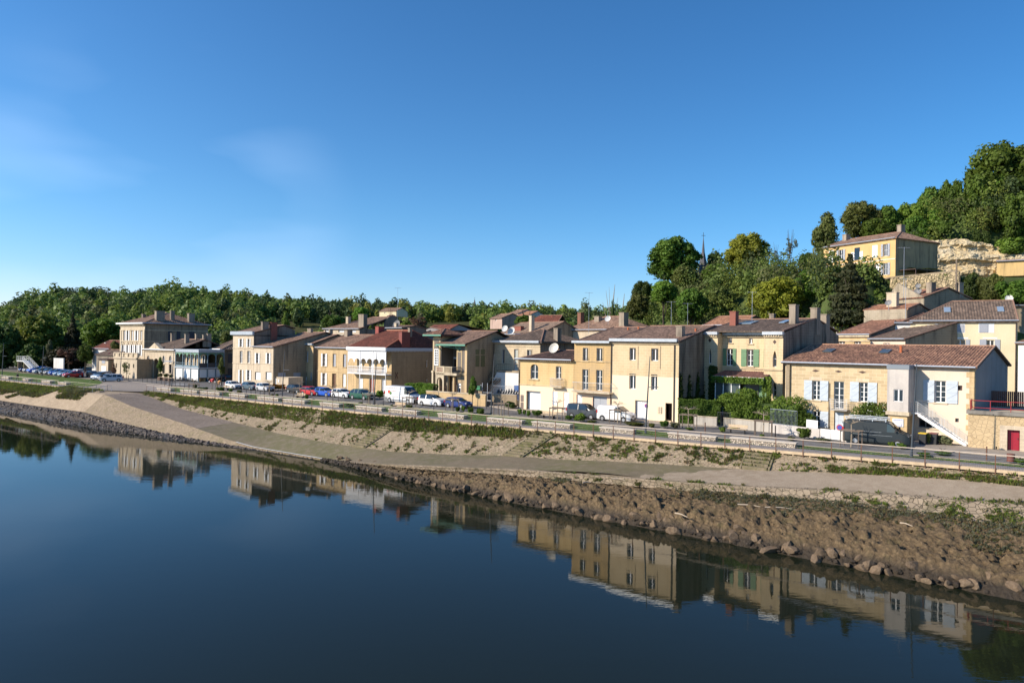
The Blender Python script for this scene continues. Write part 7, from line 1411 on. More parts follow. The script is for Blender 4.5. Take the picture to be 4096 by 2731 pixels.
# shrubs along the grass
SH = [(437, 460, 1490, 1502, G2, 'dark ball shrub at the podium corner'), (525, 556, 1486, 1506, G2, 'dark round shrub in front of the iron gate'), (588, 612, 1500, 1511, G1, 'low shrub left of the arched doorway'), (640, 660, 1495, 1512, G1, 'shrub right of the arched doorway'), (770, 788, 1533, 1554, G1, 'cone shaped shrub by the square'), (785, 812, 1546, 1556, G3, 'low flat shrub by the square'), (806, 834, 1544, 1558, G1, 'low dark cushion shrub by the square'), (866, 900, 1540, 1565, G1, 'shrub under the stake frame left of the white hatchback'), (914, 932, 1545, 1568, G1, 'clipped bush right of the first wooden bench'),
      (945, 972, 1552, 1572, G5, 'feathery bush in front of the dark grey hatchback'), (1102, 1116, 1571, 1583, G1, 'tiny shrub right of the silver hatchback'), (1083, 1098, 1570, 1582, G5, 'tiny brown green shrub right of the silver hatchback'), (1219, 1236, 1571, 1595, G1, 'upright clipped bush below the red car'), (1373, 1420, 1599, 1615, G1, 'low bush strip below the white hatchback'), (1427, 1455, 1601, 1615, G3, 'low bright bush below the green car'), (1500, 1538, 1565, 1598, G3, 'bright hedge bush left of the lettered van'), (1557, 1584, 1613, 1626, G1, 'low bush left of the bench by the lettered van'), (1620, 1650, 1610, 1634, G5, 'wispy bush in front of the lettered van'),
      (1820, 1840, 1623, 1648, G1, 'left one of two ball shrubs below the dark blue hatchback'), (1842, 1862, 1623, 1648, G3, 'right one of two ball shrubs below the dark blue hatchback'), (1868, 1898, 1625, 1653, G1, 'shrub just right of the two ball shrubs'), (1900, 1942, 1630, 1657, G1, 'wide shrub below the yard steps'), (2010, 2070, 1608, 1640, G2, 'dark bush at the foot of the yard wall'), (2069, 2090, 1640, 1664, G3, 'leftmost of the small shrubs below the yellow house'), (2090, 2106, 1642, 1666, G1, 'second of the small shrubs below the yellow house'), (2104, 2125, 1644, 1670, G3, 'third of the small shrubs below the yellow house'), (2124, 2170, 1643, 1672, G1, 'larger shrub at the right end of the row below the yellow house'),
      (2257, 2292, 1665, 1683, G1, 'low shrub left of the big bush by the grey people carrier'), (2292, 2350, 1652, 1690, G3, 'big bright bush in front of the grey people carrier'), (2345, 2386, 1682, 1693, G5, 'low dry shrub below the small white van'), (2496, 2575, 1690, 1706, G5, 'low reddish planting left of the lamp by the beige house'), (2590, 2622, 1694, 1713, G5, 'low shrub right of the lamp by the beige house'), (2635, 2676, 1684, 1716, G1, 'rounded bush in front of the beige house door'), (2676, 2720, 1695, 1718, G7, 'grey green tuft right of the beige house door'), (2740, 2772, 1712, 1724, G1, 'low bush inside the stakes before the hedge'),
      (2876, 2905, 1712, 1735, G3, 'bush at the left end of the wooden bench'), (2920, 2955, 1712, 1722, G3, 'low planting behind the wooden bench'), (3035, 3060, 1738, 1752, G1, 'low bush inside the stakes before the vine mound'), (3150, 3180, 1747, 1764, G5, 'low tuft left of the large bush before the gate'), (3185, 3250, 1717, 1763, G1, 'large rounded bush in front of the low white gates'), (3262, 3320, 1755, 1772, G7, 'low wispy planting right of the large rounded bush'), (3552, 3582, 1772, 1795, G3, 'small bright bush by the dark grey van wheel'), (3585, 3625, 1775, 1800, G1, 'small dark bush left of the teal lamp'), (3670, 3735, 1735, 1785, G5, 'bush in front of the wheelie bins'), (3735, 3810, 1745, 1788, G7, 'scrubby plants at the foot of the steel staircase'), (3670, 3725, 1805, 1822, G1, 'low weeds right of the teal lamp'), (3740, 3800, 1806, 1822, G1, 'low weeds on the grass strip below the staircase'), (4050, 4110, 1832, 1855, G1, 'weeds around the litter bin')]
SHM = [(G1, 0), (G1, 1)]
for k, (x0, x1, y0, y1, mt, d) in enumerate(SH):
    b = at((x0 + x1) / 2, y1, -.15); Yv = b.y; w = (x1 - x0) / F * Yv / 2; h = (y1 - y0) / F * Yv / 2
    tree(d, 0, 0, 0, 0, 0, 'bush', mt, loc=(b.x, b.y, gz(b) + h), w=w * .92, h=h, base=gz(b), n=1400, size=.11, var=k % 2, cat='shrub', group='low shrubs along the promenade')
def hedge(label, a, b, dep, h, z0=0, mat=G1, n=9000, size=.16, name='hedge', bulge=.25, seed=1, cat='hedge'):
    """leafy block between two ground points"""
    a, b = Vector(a), Vector(b); d = (b - a); L = d.length; rg = np.random.default_rng(seed); U = rg.random(n) * L; k = rg.random(n)
    top = k < .35; Vv = np.where(top, rg.random(n) * dep, np.where(k < .85, 0, dep)); Z = np.where(top, h, rg.random(n) ** .8 * h)
    wob = np.array([fbm(u, z, 1.3, seed) for u, z in zip(U, Z)]) * bulge * 2; V2 = Vv - np.where(top, 0, wob * (Vv < dep / 2)); Z2 = Z + np.where(top, wob * 1.3, 0); C = np.stack([U, V2, Z2], 1)
    Nn = np.stack([np.zeros(n), np.where(top, 0, np.where(Vv < dep / 2, -1., 1.)), np.where(top, 1., .2)], 1); t = thing(name, label, cat, (a.x, a.y, z0), math.atan2(d.y, d.x))
    link('foliage', quads_mesh('foliage', leaves(rg, C, Nn, size, .6), mat), t); m = MB(); m.box(.25, L - .25, .25, dep - .25, 0, h - .3); m.build('branches', G2, t); return t
hedge('bright green hedge between the arcade house side wall and the villa', at(1618, 1602, 0), at(1730, 1608, 0), 1.6, 2.6, mat=G3, n=5000)
H = H15
def hp(u, v, z=0): return H.root.location + H.u * u + H.n * v + Vector((0, 0, z))
hedge('dark clipped hedge on a low wall right of the beige house', at(*px('h', 165, 1290), .1), at(*px('h', 600, 1305), .1), 1.4, 2.7, .1, mat=G1, n=9000, size=.13, seed=2)
bp = at(*px('h', 900, 1330), .1); t = thing('vine_mound', 'huge rounded mound of climbing vine hiding the garden of the green shutter house', 'shrub', bp, -R(40)); rg = np.random.default_rng(8)
bl = [(x, 1.6 + rg.uniform(-.5, .5), z * (1 - .35 * max(0, x - 1.5) / 4), r_, 1.5, r_ * .8) for x, z, r_ in zip(rg.uniform(-3.6, 5.6, 46), rg.uniform(.9, 3.6, 46), rg.uniform(.7, 1.3, 46))]
C, D = crown_pts(rg, bl, 18000, .3); link('foliage', quads_mesh('foliage', leaves(rg, C, D, .12, .6), leafmat('leaf_vine', (.085, .15, .022), (.12, .19, .03), None, .45)), t); m = MB(); m.box(-3.2, 4.8, .8, 2.4, 0, 2.7); m.build('branches', G2, t)
for lb, f0, f1, sd in (('low white garden wall below the clipped hedge', (325, 1300), (565, 1318), 0), ('low white garden wall below the vine mound', (640, 1322), (1110, 1372), 0)):
    a, b = at(*px('h', *f0), .1), at(*px('h', *f1), .1); d = b - a; t = thing('garden_wall', lb, 'wall', (a.x, a.y, 0), math.atan2(d.y, d.x)); m = MB(); m.box(0, d.length, 0, .3, 0, 1.05); m.build('render', wallmat('garden_render', (.50, .46, .40), (.42, .38, .32), stain_amt=.4), t); m = MB(); m.box(-.05, d.length + .05, -.05, .35, 1.053, 1.12); m.build('coping', M_trim, t)
a = at(*px('h', 570, 1320), .1); t = thing('iron_gate', 'narrow black iron gate between the two white garden walls', 'gate', (a.x, a.y, 0), -R(40)); m = MB(); railing_mesh(m, (0, .1, 0), (1.5, .1, 0), .15, 1.7, 9, .02, .03); m.build('bars', M_iron, t)
a, b = at(*px('h', 1118, 1372), .1), at(*px('h', 1640, 1436), .1); d = b - a; t = thing('front_wall', 'low grey wall with bar railing in front of the blue shutter house', 'wall', (a.x, a.y, 0), math.atan2(d.y, d.x)); L = d.length; m = MB(); m.box(0, L, 0, .25, 0, .95); m.box(L + 2.2, L + 3.6, 0, .25, 0, .95); m.build('render', W_greyr, t); m = MB(); railing_mesh(m, (0, .12, 0), (L * .55, .12, 0), .98, 2.5, 20, .012, .022); m.build('bars', M_zinc, t)
gt = thing('low_gates', 'pair of low white metal gates in front of the blue shutter house', 'gate', a + d * ((L + .03) / L) , math.atan2(d.y, d.x)); gt.location.z = 0
for k in range(2): m = MB(); m.box(.02 + k * 1.08, 1.05 + k * 1.08, .08, .16, .08, 1.0); m.build('gate_leaf', M_white, gt)
tb = thing('tiled_table', 'small blue and white checked panel leaning in the front yard', 'panel', a + d * .74 + Vector((.3, .6, .3)), math.atan2(d.y, d.x)); m = MB(); m.box(0, 1.2, 0, .05, .4, 1.3); m.build('frame', M_white, tb); m = MB(); [m.box(.06 + .16 * i_, .16 + .16 * i_, -.006, -.001, .46 + .16 * j_, .56 + .16 * j_) for i_ in range(7) for j_ in range(5)]; m.build('checks', M_blue, tb)
sp_ = thing('no_parking_sign', 'round no parking sign on the low wall beside the white gates', 'sign', at(*px('i', 806, 1200), 1.1), -R(40)); m = MB(); m.tube([(0, 0, 0), (0, .03, 0)], .3, 18); m.build('disc', plain('sign_red', (.5, .02, .02), .5), sp_); m = MB(); m.tube([(0, -.01, 0), (0, .02, 0)], .22, 18); m.build('centre', plain('sign_blue', (.03, .08, .4), .5), sp_); m = MB(); m.bar((-.16, -.02, .16), (.16, -.02, -.16), .05, .01); m.build('bar', plain('sign_red', (.5, .02, .02), .5), sp_)
# climbers
def climber(label, H, u0, u1, z0, z1, y=-.12, mat=G1, n=1500, size=.13, side=False, seed=1, shape=None, name='climbing_plant', flowers=False):
    u0, u1 = min(u0, u1), max(u0, u1); rg = np.random.default_rng(seed); U = rg.uniform(u0, u1, n); Z = rg.uniform(z0, z1, n); keep = np.array([(shape(u, z) if shape else True) and fbm(u, z, .9, seed) > -.22 for u, z in zip(U, Z)]); U, Z = U[keep], Z[keep]; dpt = np.abs(rg.normal(0, .12, len(U)))
    C = np.stack([np.full(len(U), H.W) + dpt + .03, U, Z], 1) if side else np.stack([U, y - dpt, Z], 1); Nn = np.tile([1., 0, .3] if side else [0, -1., .3], (len(U), 1)); t = thing(name, label, 'climbing plant', H.root.location, H.root.rotation_euler.z)
    link('leaves', quads_mesh('leaves', leaves(rg, C, Nn, size, .6), mat), t); m = MB(); c_ = (u0 + u1) / 2; m.tube([(H.W + .05, c_, 0), (H.W + .05, c_, z1 * .8)] if side else [(c_, y, 0), (c_, y, z1 * .8)], .04, 5); m.build('stem', M_bark, t)
    if flowers: k = rg.choice(len(C), min(110, len(C)), replace=False); link('flowers', quads_mesh('flowers', leaves(rg, C[k] - np.array([0, .15, 0]), Nn[k], .13, .4), G10), t)
vv = lambda f, x, y: H14.vz(*px(f, x, y))
(v0_, z1_), (v1_, z0_) = vv('h', 178, 760), vv('h', 440, 1080)
climber('dark ivy tongues climbing the sooty right wall of the beige house', H14, v0_, v1_, 0, z1_, mat=G2, n=5200, size=.16, side=True, seed=3, shape=lambda u, z: z < 2.9 + 3.0 * max(0, math.sin(u * 2.6 + .5)) ** 2)
climber('vine draped along the veranda roof edge of the green shutter house', H15, v0, v1, vz0 - .75, vz0 - .05, y=-1.75, mat=leafmat('leaf_vine', (.065, .12, .018), (.10, .16, .025)), n=1500, size=.12, seed=5)
climber('vine pillar at the right end of the veranda', H15, v1 - .25, v1 + .75, 0, vz0 + .1, y=-1.3, mat=leafmat('leaf_vine', (.065, .12, .018), (.10, .16, .025)), n=1500, size=.12, seed=6)
climber('dark climber on the left bay of the green shutter house', H15, q0 - 1.0, q0 + .1, 0, zl + .3, y=-.15, mat=G2, n=1600, size=.14, seed=7)
ui = H16.rect('i', 1235, 600, 1303, 700)[:2]
climber('climber with white roses up the stone wall beside the annex', H16, ui[0] - .2, a0 + .02, .5, zt + 1.0 if False else 6.6, mat=G3, n=2200, size=.11, seed=8, shape=lambda u, z: u > ui[0] + .9 * abs(math.sin(z * 1.3)) - .3)
b_ = H16.rect('i', 930, 950, 1300, 1080, -1.5); hb = thing('rose_bush', 'broad white-flowering rose bush behind the roof rack of the dark grey van', 'shrub', H16.root.location, H16.root.rotation_euler.z); rg = np.random.default_rng(4); bl = [(x, -1.3, z, .8, .9, .6) for x, z in zip(rg.uniform(b_[0] + .4, b_[1] - .2, 16), rg.uniform(1.6, b_[3] - .4, 16))]; C, D = crown_pts(rg, bl, 4500, .4); link('foliage', quads_mesh('foliage', leaves(rg, C, D, .11, .6), G1), hb); k = rg.choice(len(C), 170, replace=False); link('flowers', quads_mesh('flowers', leaves(rg, C[k] + np.array([0, -.12, .05]), D[k], .085, .4), G10), hb); m = MB(); m.tube([(b_[0] + 2, -1.2, 0), (b_[0] + 2, -1.2, 2)], .06); m.build('stem', M_bark, hb)
# wheelie bins by the annex
for x, lid, d in ((3692, (.75, .5, .03), 'dark wheelie bin with a yellow lid under the steel staircase'), (3735, (.22, .07, .06), 'grey wheelie bin with a dull red lid under the steel staircase')):
    p = at(x, 1776, .12); t = thing('wheelie_bin', d, 'bin', p, -R(45), 'wheelie bins'); m = MB(); m.prism([(-.26, -.3, 0), (.26, -.3, 0), (.3, -.36, 1.0), (-.3, -.36, 1.0)], (0, .66, 0)); m.build('body', plain('bin_dark', (.025, .027, .03), .5), t); m = MB(); m.box(-.33, .33, -.4, .36, 1.0, 1.07); m.build('lid', plain('lid_%d' % x, lid, .5), t)
    for sx in (-.28, .28): m = MB(); m.tube([(sx - .03, .3, .1), (sx + .03, .3, .1)], .1, 10); m.build('wheel', M_iron, t)
# yard front of the set back house
A_, B_ = at(*px('e', 880, 1225), .1), at(*px('e', 1395, 1255), .1); d = B_ - A_; an = math.atan2(d.y, d.x); L = d.length
t = thing('yard_wall', 'low rough stone yard wall with piled tarpaulins beside the grey metal gate', 'wall', (A_.x, A_.y, 0), an); m = MB(); m.box(0, L * .1, 0, .4, 0, 2.1); m.box(L * .37, L * 1.0, 0, .4, 0, 1.7); m.build('masonry', W_side, t)
t = thing('yard_gate', 'tall grey metal gate on top of stone steps into the yard', 'gate', A_ + d * .1, an); t.location.z = .6; m = MB()
for k in range(3): m.box(k * L * .135 - .03, k * L * .135 + .03, .1, .16, 0, 2.6)
m.box(0, L * .27, .11, .15, .05, .12); m.box(0, L * .27, .11, .15, 1.2, 1.26); m.build('frame', M_zinc, t); m = MB(); railing_mesh(m, (L * .27, .12, 0), (L * .9, .12, 0), 1.1, 2.3, 30, .015, .025); railing_mesh(m, (-L * .06, .12, 0), (0, .12, 0), .1, 2.3, 4, .015, .025); m.build('bars', M_zinc, t)
t = thing('yard_steps', 'stone steps with mossy treads leading up to the grey yard gate', 'steps', A_ + d * .08, an); t.location.z = 0; m = MB(); [m.box(-.2, L * .3, -1.7 + k * .42, .1, .14 * k, .14 * (k + 1)) for k in range(4)]; m.build('treads', W_side, t)
t = thing('tarpaulin_pile', 'pile of black tarpaulin bundles stacked behind the yard wall', 'pile', A_ + d * .5, an); t.location.z = 1.7; m = MB(); rd = random.Random(2)
for k in range(9): x = k * .42; m.tube([(x, .1, .1), (x + .1, .3, .45 + rd.random() * .25), (x + .35, .2, .1)], [.18, .24, .16], 7)
m.build('bundle', plain('tarp_black', (.03, .035, .045), .4), t)
A2, B2 = at(*px('e', 600, 1235), .1), at(*px('e', 790, 1245), .1); t = thing('villa_garden_wall', 'low stone garden wall in front of the villa behind the dark blue hatchback', 'wall', (A2.x, A2.y, 0), -R(35)); m = MB(); m.box(-9.5, 4.2, 1.2, 1.55, 0, 1.6); m.build('masonry', W_gold, t); m = MB(); m.box(-9.6, 4.3, 1.15, 1.6, 1.603, 1.75); m.build('coping', M_trim, t)
mb_ = thing('letterbox', 'green metal letterbox on the yard gate post', 'letterbox', A_ + d * .02 + Vector((0, 0, 2.1)), an); m = MB(); m.box(-.25, .3, -.3, .0, .0, .55); m.build('box', plain('letterbox_green', (.05, .25, .12), .4), mb_); m = MB(); m.box(-.2, .25, -.306, -.301, .35, .42); m.build('slot', M_iron, mb_)
fl = at(*px('c', 885, 1205), .1); tree('mound of orange flowering plants at the foot of the courtyard wall', 0, 0, 0, 0, 0, 'bush', leafmat('orange_flowers', (.45, .16, .02), (.10, .14, .03)), loc=(fl.x, fl.y, .6), w=1.6, h=.55, base=0, n=1400, size=.1, cat='shrub')
m_stair = groundmat('mossy_stair', [(.20, .165, .11), (.13, .125, .055), (.25, .20, .14), (.09, .10, .035)], (.8, 2, 8))
# slanting stone stairs in the revetment
for x0, y0, x1, y1, d in ((1270, 1768, 1340, 1700, 'overgrown stone stairs in the revetment on the left'), (2015, 1822, 2060, 1750, 'stone stairs in the middle of the revetment between two weedy slopes'), (3085, 1880, 3085, 1815, 'wide stone stairs in the revetment on the right')):
    s = ST(at(x0, y0, -3))[0]; ta, za_ = tz(R4, s); tb_, zb_ = tz(R5, s); t = thing('quay_stairs', d, 'stairs', Q(s, ta, za_), -R(35), 'stone stairs set into the revetment'); m = MB(); n = max(5, int((zb_ - za_) / .22)); sk = 2.0 if x0 < 3000 else 0
    for k in range(n): m.box(-1.1 + sk * k / n, 1.1 + sk * k / n, (tb_ - ta) * k / n - .12, (tb_ - ta) * (k + 1) / n - .1, (zb_ - za_) * k / n - .35, (zb_ - za_) * (k + 1) / n + .02)
    m.build('treads', m_stair, t); m = MB()
    for sx in (-1.25, 1.25): m.prism([(sx - .08, -.1, .0), (sx + .08, -.1, .0), (sx + .08 + sk, tb_ - ta, zb_ - za_), (sx - .08 + sk, tb_ - ta, zb_ - za_)], (0, 0, .14))
    m.build('side_stones', m_stair, t)
# ------------------------------------------------------------------ weeds, rocks, driftwood
def tufts(name, label, pts, mats, mi, hgt, n=9, seed=1, wid=.09, cat='weeds'):
    rg = np.random.default_rng(seed); P = np.array(pts); k = len(P); H_ = np.array(hgt)[:, None, None]; a = rg.uniform(0, 6.28, (k, n)); lean = rg.uniform(.05, .65, (k, n)); r0 = rg.uniform(0, .9, (k, n, 1)) * H_ * .6
    base = P[:, None, :] + np.stack([np.cos(a), np.sin(a), np.zeros_like(a)], -1) * r0; hh = H_ * rg.uniform(.5, 1.15, (k, n, 1)); tip = base + np.stack([np.cos(a) * lean, np.sin(a) * lean, np.ones_like(a)], -1) * hh
    w = np.stack([-np.sin(a), np.cos(a), np.zeros_like(a)], -1) * (hh * wid / .3 * .35); mid = base * .45 + tip * .55; Qd = np.stack([base, mid + w, tip, mid - w], 2).reshape(-1, 4, 3)
    me = quads_mesh(name, Qd, mats, np.repeat(np.array(mi), n)); return structure(link(name, me), 'stuff', label, cat)
WD = [leafmat('weed_green', (.115, .19, .034), (.15, .235, .045), (.10, .15, .03), .5), leafmat('weed_olive', (.125, .135, .045), (.155, .165, .06), None, .5), leafmat('weed_dry', (.17, .14, .07), (.21, .17, .09)), leafmat('weed_grey', (.10, .12, .075), (.13, .145, .10))]
rd = random.Random(21); pts, mi, hg = [], [], []
def dens(s, f):   # f: 0 top .. 1 toe
    if s < -84: return .95 if f < .55 else .1
    if s < -42: return .85 if f < .62 else .12
    if s < -30: return .7 if f < .5 else .1
    if s < 2: return .88 if f < .50 - .006 * (s + 30) else .10
    if s < 30: return .30 if .1 < f < .85 else .12
    return .12 if f < .5 else .42
def cover(s, f, n_):
    return dens(s, f) + .8 * fbm(s * 1.0, f * 4, 2.6, 31) + 1.0 * fbm(s, f * 4, .8, 32) > n_
for k in range(36000):
    s = rd.uniform(-84, 66); f = rd.random() ** .9
    if not cover(s, f, rd.uniform(.2, .75)): continue
    t0, z0 = tz(R5, s); t1, z1 = tz(R4, s); t = t0 + (t1 - t0) * f; z = z0 + (z1 - z0) * f; pts.append(Q(s, t, z - .02)); tall = 1 + .6 * (f < .35 and -32 < s < 4) * (fbm(s, 1, 2.5, 41) > -.1) + .4 * (f < .15)
    hg.append(rd.uniform(.12, .30) * tall); mi.append(rd.choices((0, 1, 2, 3), (5, 3, 1.5, 1))[0])
tufts('revetment_weeds', 'green weeds and grasses growing over the stone revetment', pts, WD, mi, hg, 10, 2, .13)
pts, mi, hg = [], [], []
for k in range(26000):
    s = rd.uniform(-165, -86); f = rd.random(); q = .75 - f * 1.0 + .5 * fbm(s, f * 8, 5, 33) + .3 * fbm(s, f * 8, 1.4, 34) + .5 * ss(-104, -94, s) * (f < .95)
    if s > -104 and f < .42: continue
    if s > -90 + rd.uniform(-2, 0): continue
    if q < .12: continue
    rows = [R5, R4, R3, R2]; g = f * 2.6; j = int(g); a, b = tz(rows[j], s), tz(rows[j + 1], s); g -= j; pts.append(Q(s, a[0] + (b[0] - a[0]) * g, a[1] + (b[1] - a[1]) * g)); hg.append(rd.uniform(.2, .5)); mi.append(rd.choices((0, 1, 3), (5, 3, 1) if f < .5 else (1, 3, 3))[0])
tufts('bank_weeds', 'green plants carpeting the sandy bank left of the slipway', pts, WD, mi, hg, 9, 3, .15)
pts, mi, hg = [], [], []
for k in range(16000):
    s = rd.uniform(8, 62); f = rd.random(); a, b = tz(R2, s), tz(R1, s)
    q = fbm(s, f * 6, 4.5, 35) + .35 * fbm(s, f * 6, 1.0, 36) + .45 * (1 - abs(f - .12) * 3) * ss(20, 34, s)
    if f > .62 or q < .16: continue
    pts.append(Q(s, a[0] + (b[0] - a[0]) * f, a[1] + (b[1] - a[1]) * f * .7 + .15)); hg.append(rd.uniform(.1, .22)); mi.append(rd.choices((3, 1, 2), (5, 2, 1))[0])
for k in range(5000):
    s = rd.uniform(12, 62); f = rd.random(); a, b = tz(R3, s), tz(R2, s)
    if fbm(s, f * 3, 1.8, 37) + .3 * ss(38, 50, s) < .14: continue
    pts.append(Q(s, a[0] + (b[0] - a[0]) * f - .1, a[1] + (b[1] - a[1]) * f)); hg.append(rd.uniform(.12, .3)); mi.append(rd.choices((0, 1, 3), (4, 3, 1))[0])
tufts('mud_saltgrass', 'grey green grass patches over the mud bank and lower stone edge', pts, WD, mi, hg, 10, 4, .13)
pts, mi, hg = [], [], []
for k in range(9000):
    s = rd.uniform(-83, 66); g0 = lerp(DECK, s) + 2.1; g1 = lerp(GRS, s); pts.append(Q(s, rd.uniform(g0, g1), ground_z(s, (g0 + g1) / 2))); hg.append(rd.uniform(.04, .09)); mi.append(0 if rd.random() < .8 else 2)
for k in range(3500):
    s = rd.uniform(-165, -104); pts.append(Q(s, rd.uniform(lerp(DECK, s) + 2.2, 5), -.6)); hg.append(rd.uniform(.05, .12)); mi.append(0)
tufts('lawn_grass', 'short grass of the promenade strip', pts, WD, mi, hg, 7, 5, .3, 'grass')
def rock_mesh(seed, mat):
    bm = bmesh.new(); bmesh.ops.create_icosphere(bm, subdivisions=2, radius=1.0); rd = random.Random(seed); pl = [(Vector((rd.gauss(0, 1), rd.gauss(0, 1), rd.gauss(0, 1))).normalized(), rd.uniform(.42, .78)) for _ in range(10)]
    for v in bm.verts:
        for n_, d_ in pl:
            e = v.co.dot(n_) - d_
            if e > 0: v.co -= n_ * e
        v.co *= 1 + .08 * fbm(v.co.x * 2, v.co.y * 2 + v.co.z, 1, seed)
    me = bpy.data.meshes.new('boulder'); bm.to_mesh(me); bm.free(); me.materials.append(mat); return me
m_rock = groundmat('river_rock', [(.165, .115, .073), (.11, .08, .052), (.205, .15, .10), (.07, .05, .035)], (.8, 3, 10), bmp=.04); RK = [rock_mesh(k, m_rock) for k in range(6)]
for k in range(170):
    s = -20 + 72 * (k + rd.uniform(-.4, .4)) / 170; a = tz(R1, s); t = a[0] + rd.uniform(-.1, 1.3); r_ = rd.uniform(.22, .62) * (1.0 if s > 0 else .7); o = link('boulder', RK[k % 6]); o.location = Q(s, t, -5.7 + (t - a[0]) * .55 + r_ * .22); o.scale = (r_ * rd.uniform(.9, 1.6), r_, r_ * rd.uniform(.6, .95)); o.rotation_euler = (rd.uniform(-.5, .5), rd.uniform(-.5, .5), rd.uniform(0, 6.28)); tag(o, 'angular brown boulder in the row along the water below the mud bank', 'boulder', 'boulders along the waterline')
def rubble(name, label, spots, mat, seed=3):
    rg = np.random.default_rng(seed); V = []; Fc = []; base = [RK[k] for k in range(4)]; co = []
    for b in base: a = np.empty(len(b.vertices) * 3); b.vertices.foreach_get('co', a); co.append(a.reshape(-1, 3))
    fs = [[tuple(p.vertices) for p in b.polygons] for b in base]; off = 0
    for k, (p, r_) in enumerate(spots):
        q = k % 4; an = rg.uniform(0, 6.28); c, s_ = math.cos(an), math.sin(an); A = co[q] * np.array([r_ * rg.uniform(.8, 1.6), r_, r_ * rg.uniform(.4, .8)]); A = np.stack([A[:, 0] * c - A[:, 1] * s_, A[:, 0] * s_ + A[:, 1] * c, A[:, 2]], 1) + np.array(p); V.append(A); Fc += [tuple(i + off for i in f) for f in fs[q]]; off += len(A)
    me = bpy.data.meshes.new(name); me.from_pydata(np.concatenate(V).tolist(), [], Fc); me.materials.append(mat); return structure(link(name, me), 'stuff', label, 'stones')
sp = []
for k in range(1500):
    s = rd.uniform(-165, -24); f = rd.uniform(0.1, 1.15); a, b = tz(R2, s), tz(R1, s); sp.append((Q(s, a[0] + (b[0] - a[0]) * f, a[1] + (b[1] - a[1]) * min(f, 1) + (.1 if f < 1 else -.05)), rd.uniform(.10, .30)))
rubble('shore_rubble', 'wet dark rubble stones on the shore left of the slipway', sp, groundmat('wet_rubble', [(.13, .105, .09), (.19, .155, .13), (.09, .075, .065), (.25, .21, .18)], (.8, 3, 10), rough=.55, bmp=.03))
sp = []
for k in range(2600):
    s = rd.uniform(-22, 60); f = rd.random(); a, b = tz(R2, s), tz(R1, s); sp.append((Q(s, a[0] + (b[0] - a[0]) * f, a[1] + (b[1] - a[1]) * f + .42 * math.sin(math.pi * f) + .05 + .1 * f), rd.uniform(.05, .17) * (1 + (f > .8))))
rubble('mud_clods', 'clods and half buried stones scattered over the mud bank', sp, m_mud, 5)
for k, (x0, y0, x1, y1, z) in enumerate(((2700, 2060, 2750, 2075, -4.4), (2950, 2025, 3060, 2037, -3.7), (3060, 2037, 3190, 2045, -3.7), (2330, 1938, 2365, 1936, -3.4), (2445, 1922, 2500, 1926, -3.0), (3600, 2100, 3650, 2112, -3.6))):
    a, b = at(x0, y0, z), at(x1, y1, z); t = link('driftwood', None) if False else thing('driftwood', ('short pale', 'long bent pale', 'long thin', 'small thin', 'thick pale', 'little slanting')[k] + ' driftwood branch lying on the mud bank', 'driftwood', a, 0, 'driftwood branches on the mud'); m = MB(); d = b - a; m.tube([(0, 0, .18), d * .5 + Vector((0, .1, .22)), d + Vector((0, 0, .15))], [.06, .05, .025], 6); m.build('branch', plain('driftwood_pale', (.42, .34, .25), .9), t)
# foam line where mud meets water
t = structure(strip('foam_line', [rw2(R3, R3, 0, -.02, .03), rw2(R3, R3, 0, -.26, .025)], -40, -21, .5, [1], plain('foam', (.75, .72, .66), .7)), 'stuff', 'thin pale scum line along the submerged edge of the towpath', 'foam')
# ------------------------------------------------------------------ vehicles
PRF = dict(
 hatch=dict(L=3.9, W=1.7, H=1.48, belt=.62, p=[(0, .42), (.012, .62), (.06, .90), (.12, .97), (.25, 1), (.45, 1), (.56, .95), (.75, .68), (.86, .63), (.96, .55), (1, .42)], ws=(.56, .745), sw=(.10, .66), rw=(.012, .07), pil=(.36,)),
 suv=dict(L=4.35, W=1.84, H=1.66, belt=.63, p=[(0, .45), (.01, .66), (.06, .90), (.14, .98), (.3, 1), (.45, .99), (.56, .94), (.74, .70), (.86, .65), (.97, .57), (1, .42)], ws=(.55, .735), sw=(.10, .66), rw=(.01, .07), pil=(.36,)),
 mpv=dict(L=4.25, W=1.75, H=1.62, belt=.60, p=[(0, .42), (.02, .60), (.07, .88), (.16, .98), (.35, 1), (.5, .98), (.6, .90), (.78, .66), (.88, .60), (.97, .52), (1, .40)], ws=(.58, .775), sw=(.08, .70), rw=(.02, .08), pil=(.27, .47)),
 combi=dict(L=4.38, W=1.77, H=1.82, belt=.60, p=[(0, .42), (.006, .80), (.03, .96), (.1, 1), (.5, 1), (.6, .95), (.76, .66), (.87, .62), (.97, .52), (1, .38)], ws=(.58, .755), sw=(.07, .68), rw=(.006, .03), pil=(.38,)),
 smallvan=dict(L=4.4, W=1.72, H=1.86, belt=.60, p=[(0, .42), (.006, .80), (.03, .96), (.1, 1), (.55, 1), (.64, .95), (.82, .66), (.9, .60), (.98, .50), (1, .38)], ws=(.63, .815), sw=(.56, .74), rw=(2, 2), pil=()),
 bigvan=dict(L=5.9, W=2.05, H=2.5, belt=.56, p=[(0, .3), (.004, .86), (.012, .96), (.05, 1), (.66, 1), (.74, .93), (.87, .54), (.95, .48), (.99, .42), (1, .26)], ws=(.70, .865), sw=(.70, .83), rw=(2, 2), pil=()),
 midvan=dict(L=5.6, W=2.05, H=2.25, belt=.60, p=[(0, .3), (.004, .86), (.012, .96), (.05, 1), (.64, 1), (.71, .95), (.86, .60), (.95, .52), (.99, .45), (1, .28)], ws=(.69, .855), sw=(.67, .82), rw=(2, 2), pil=()))
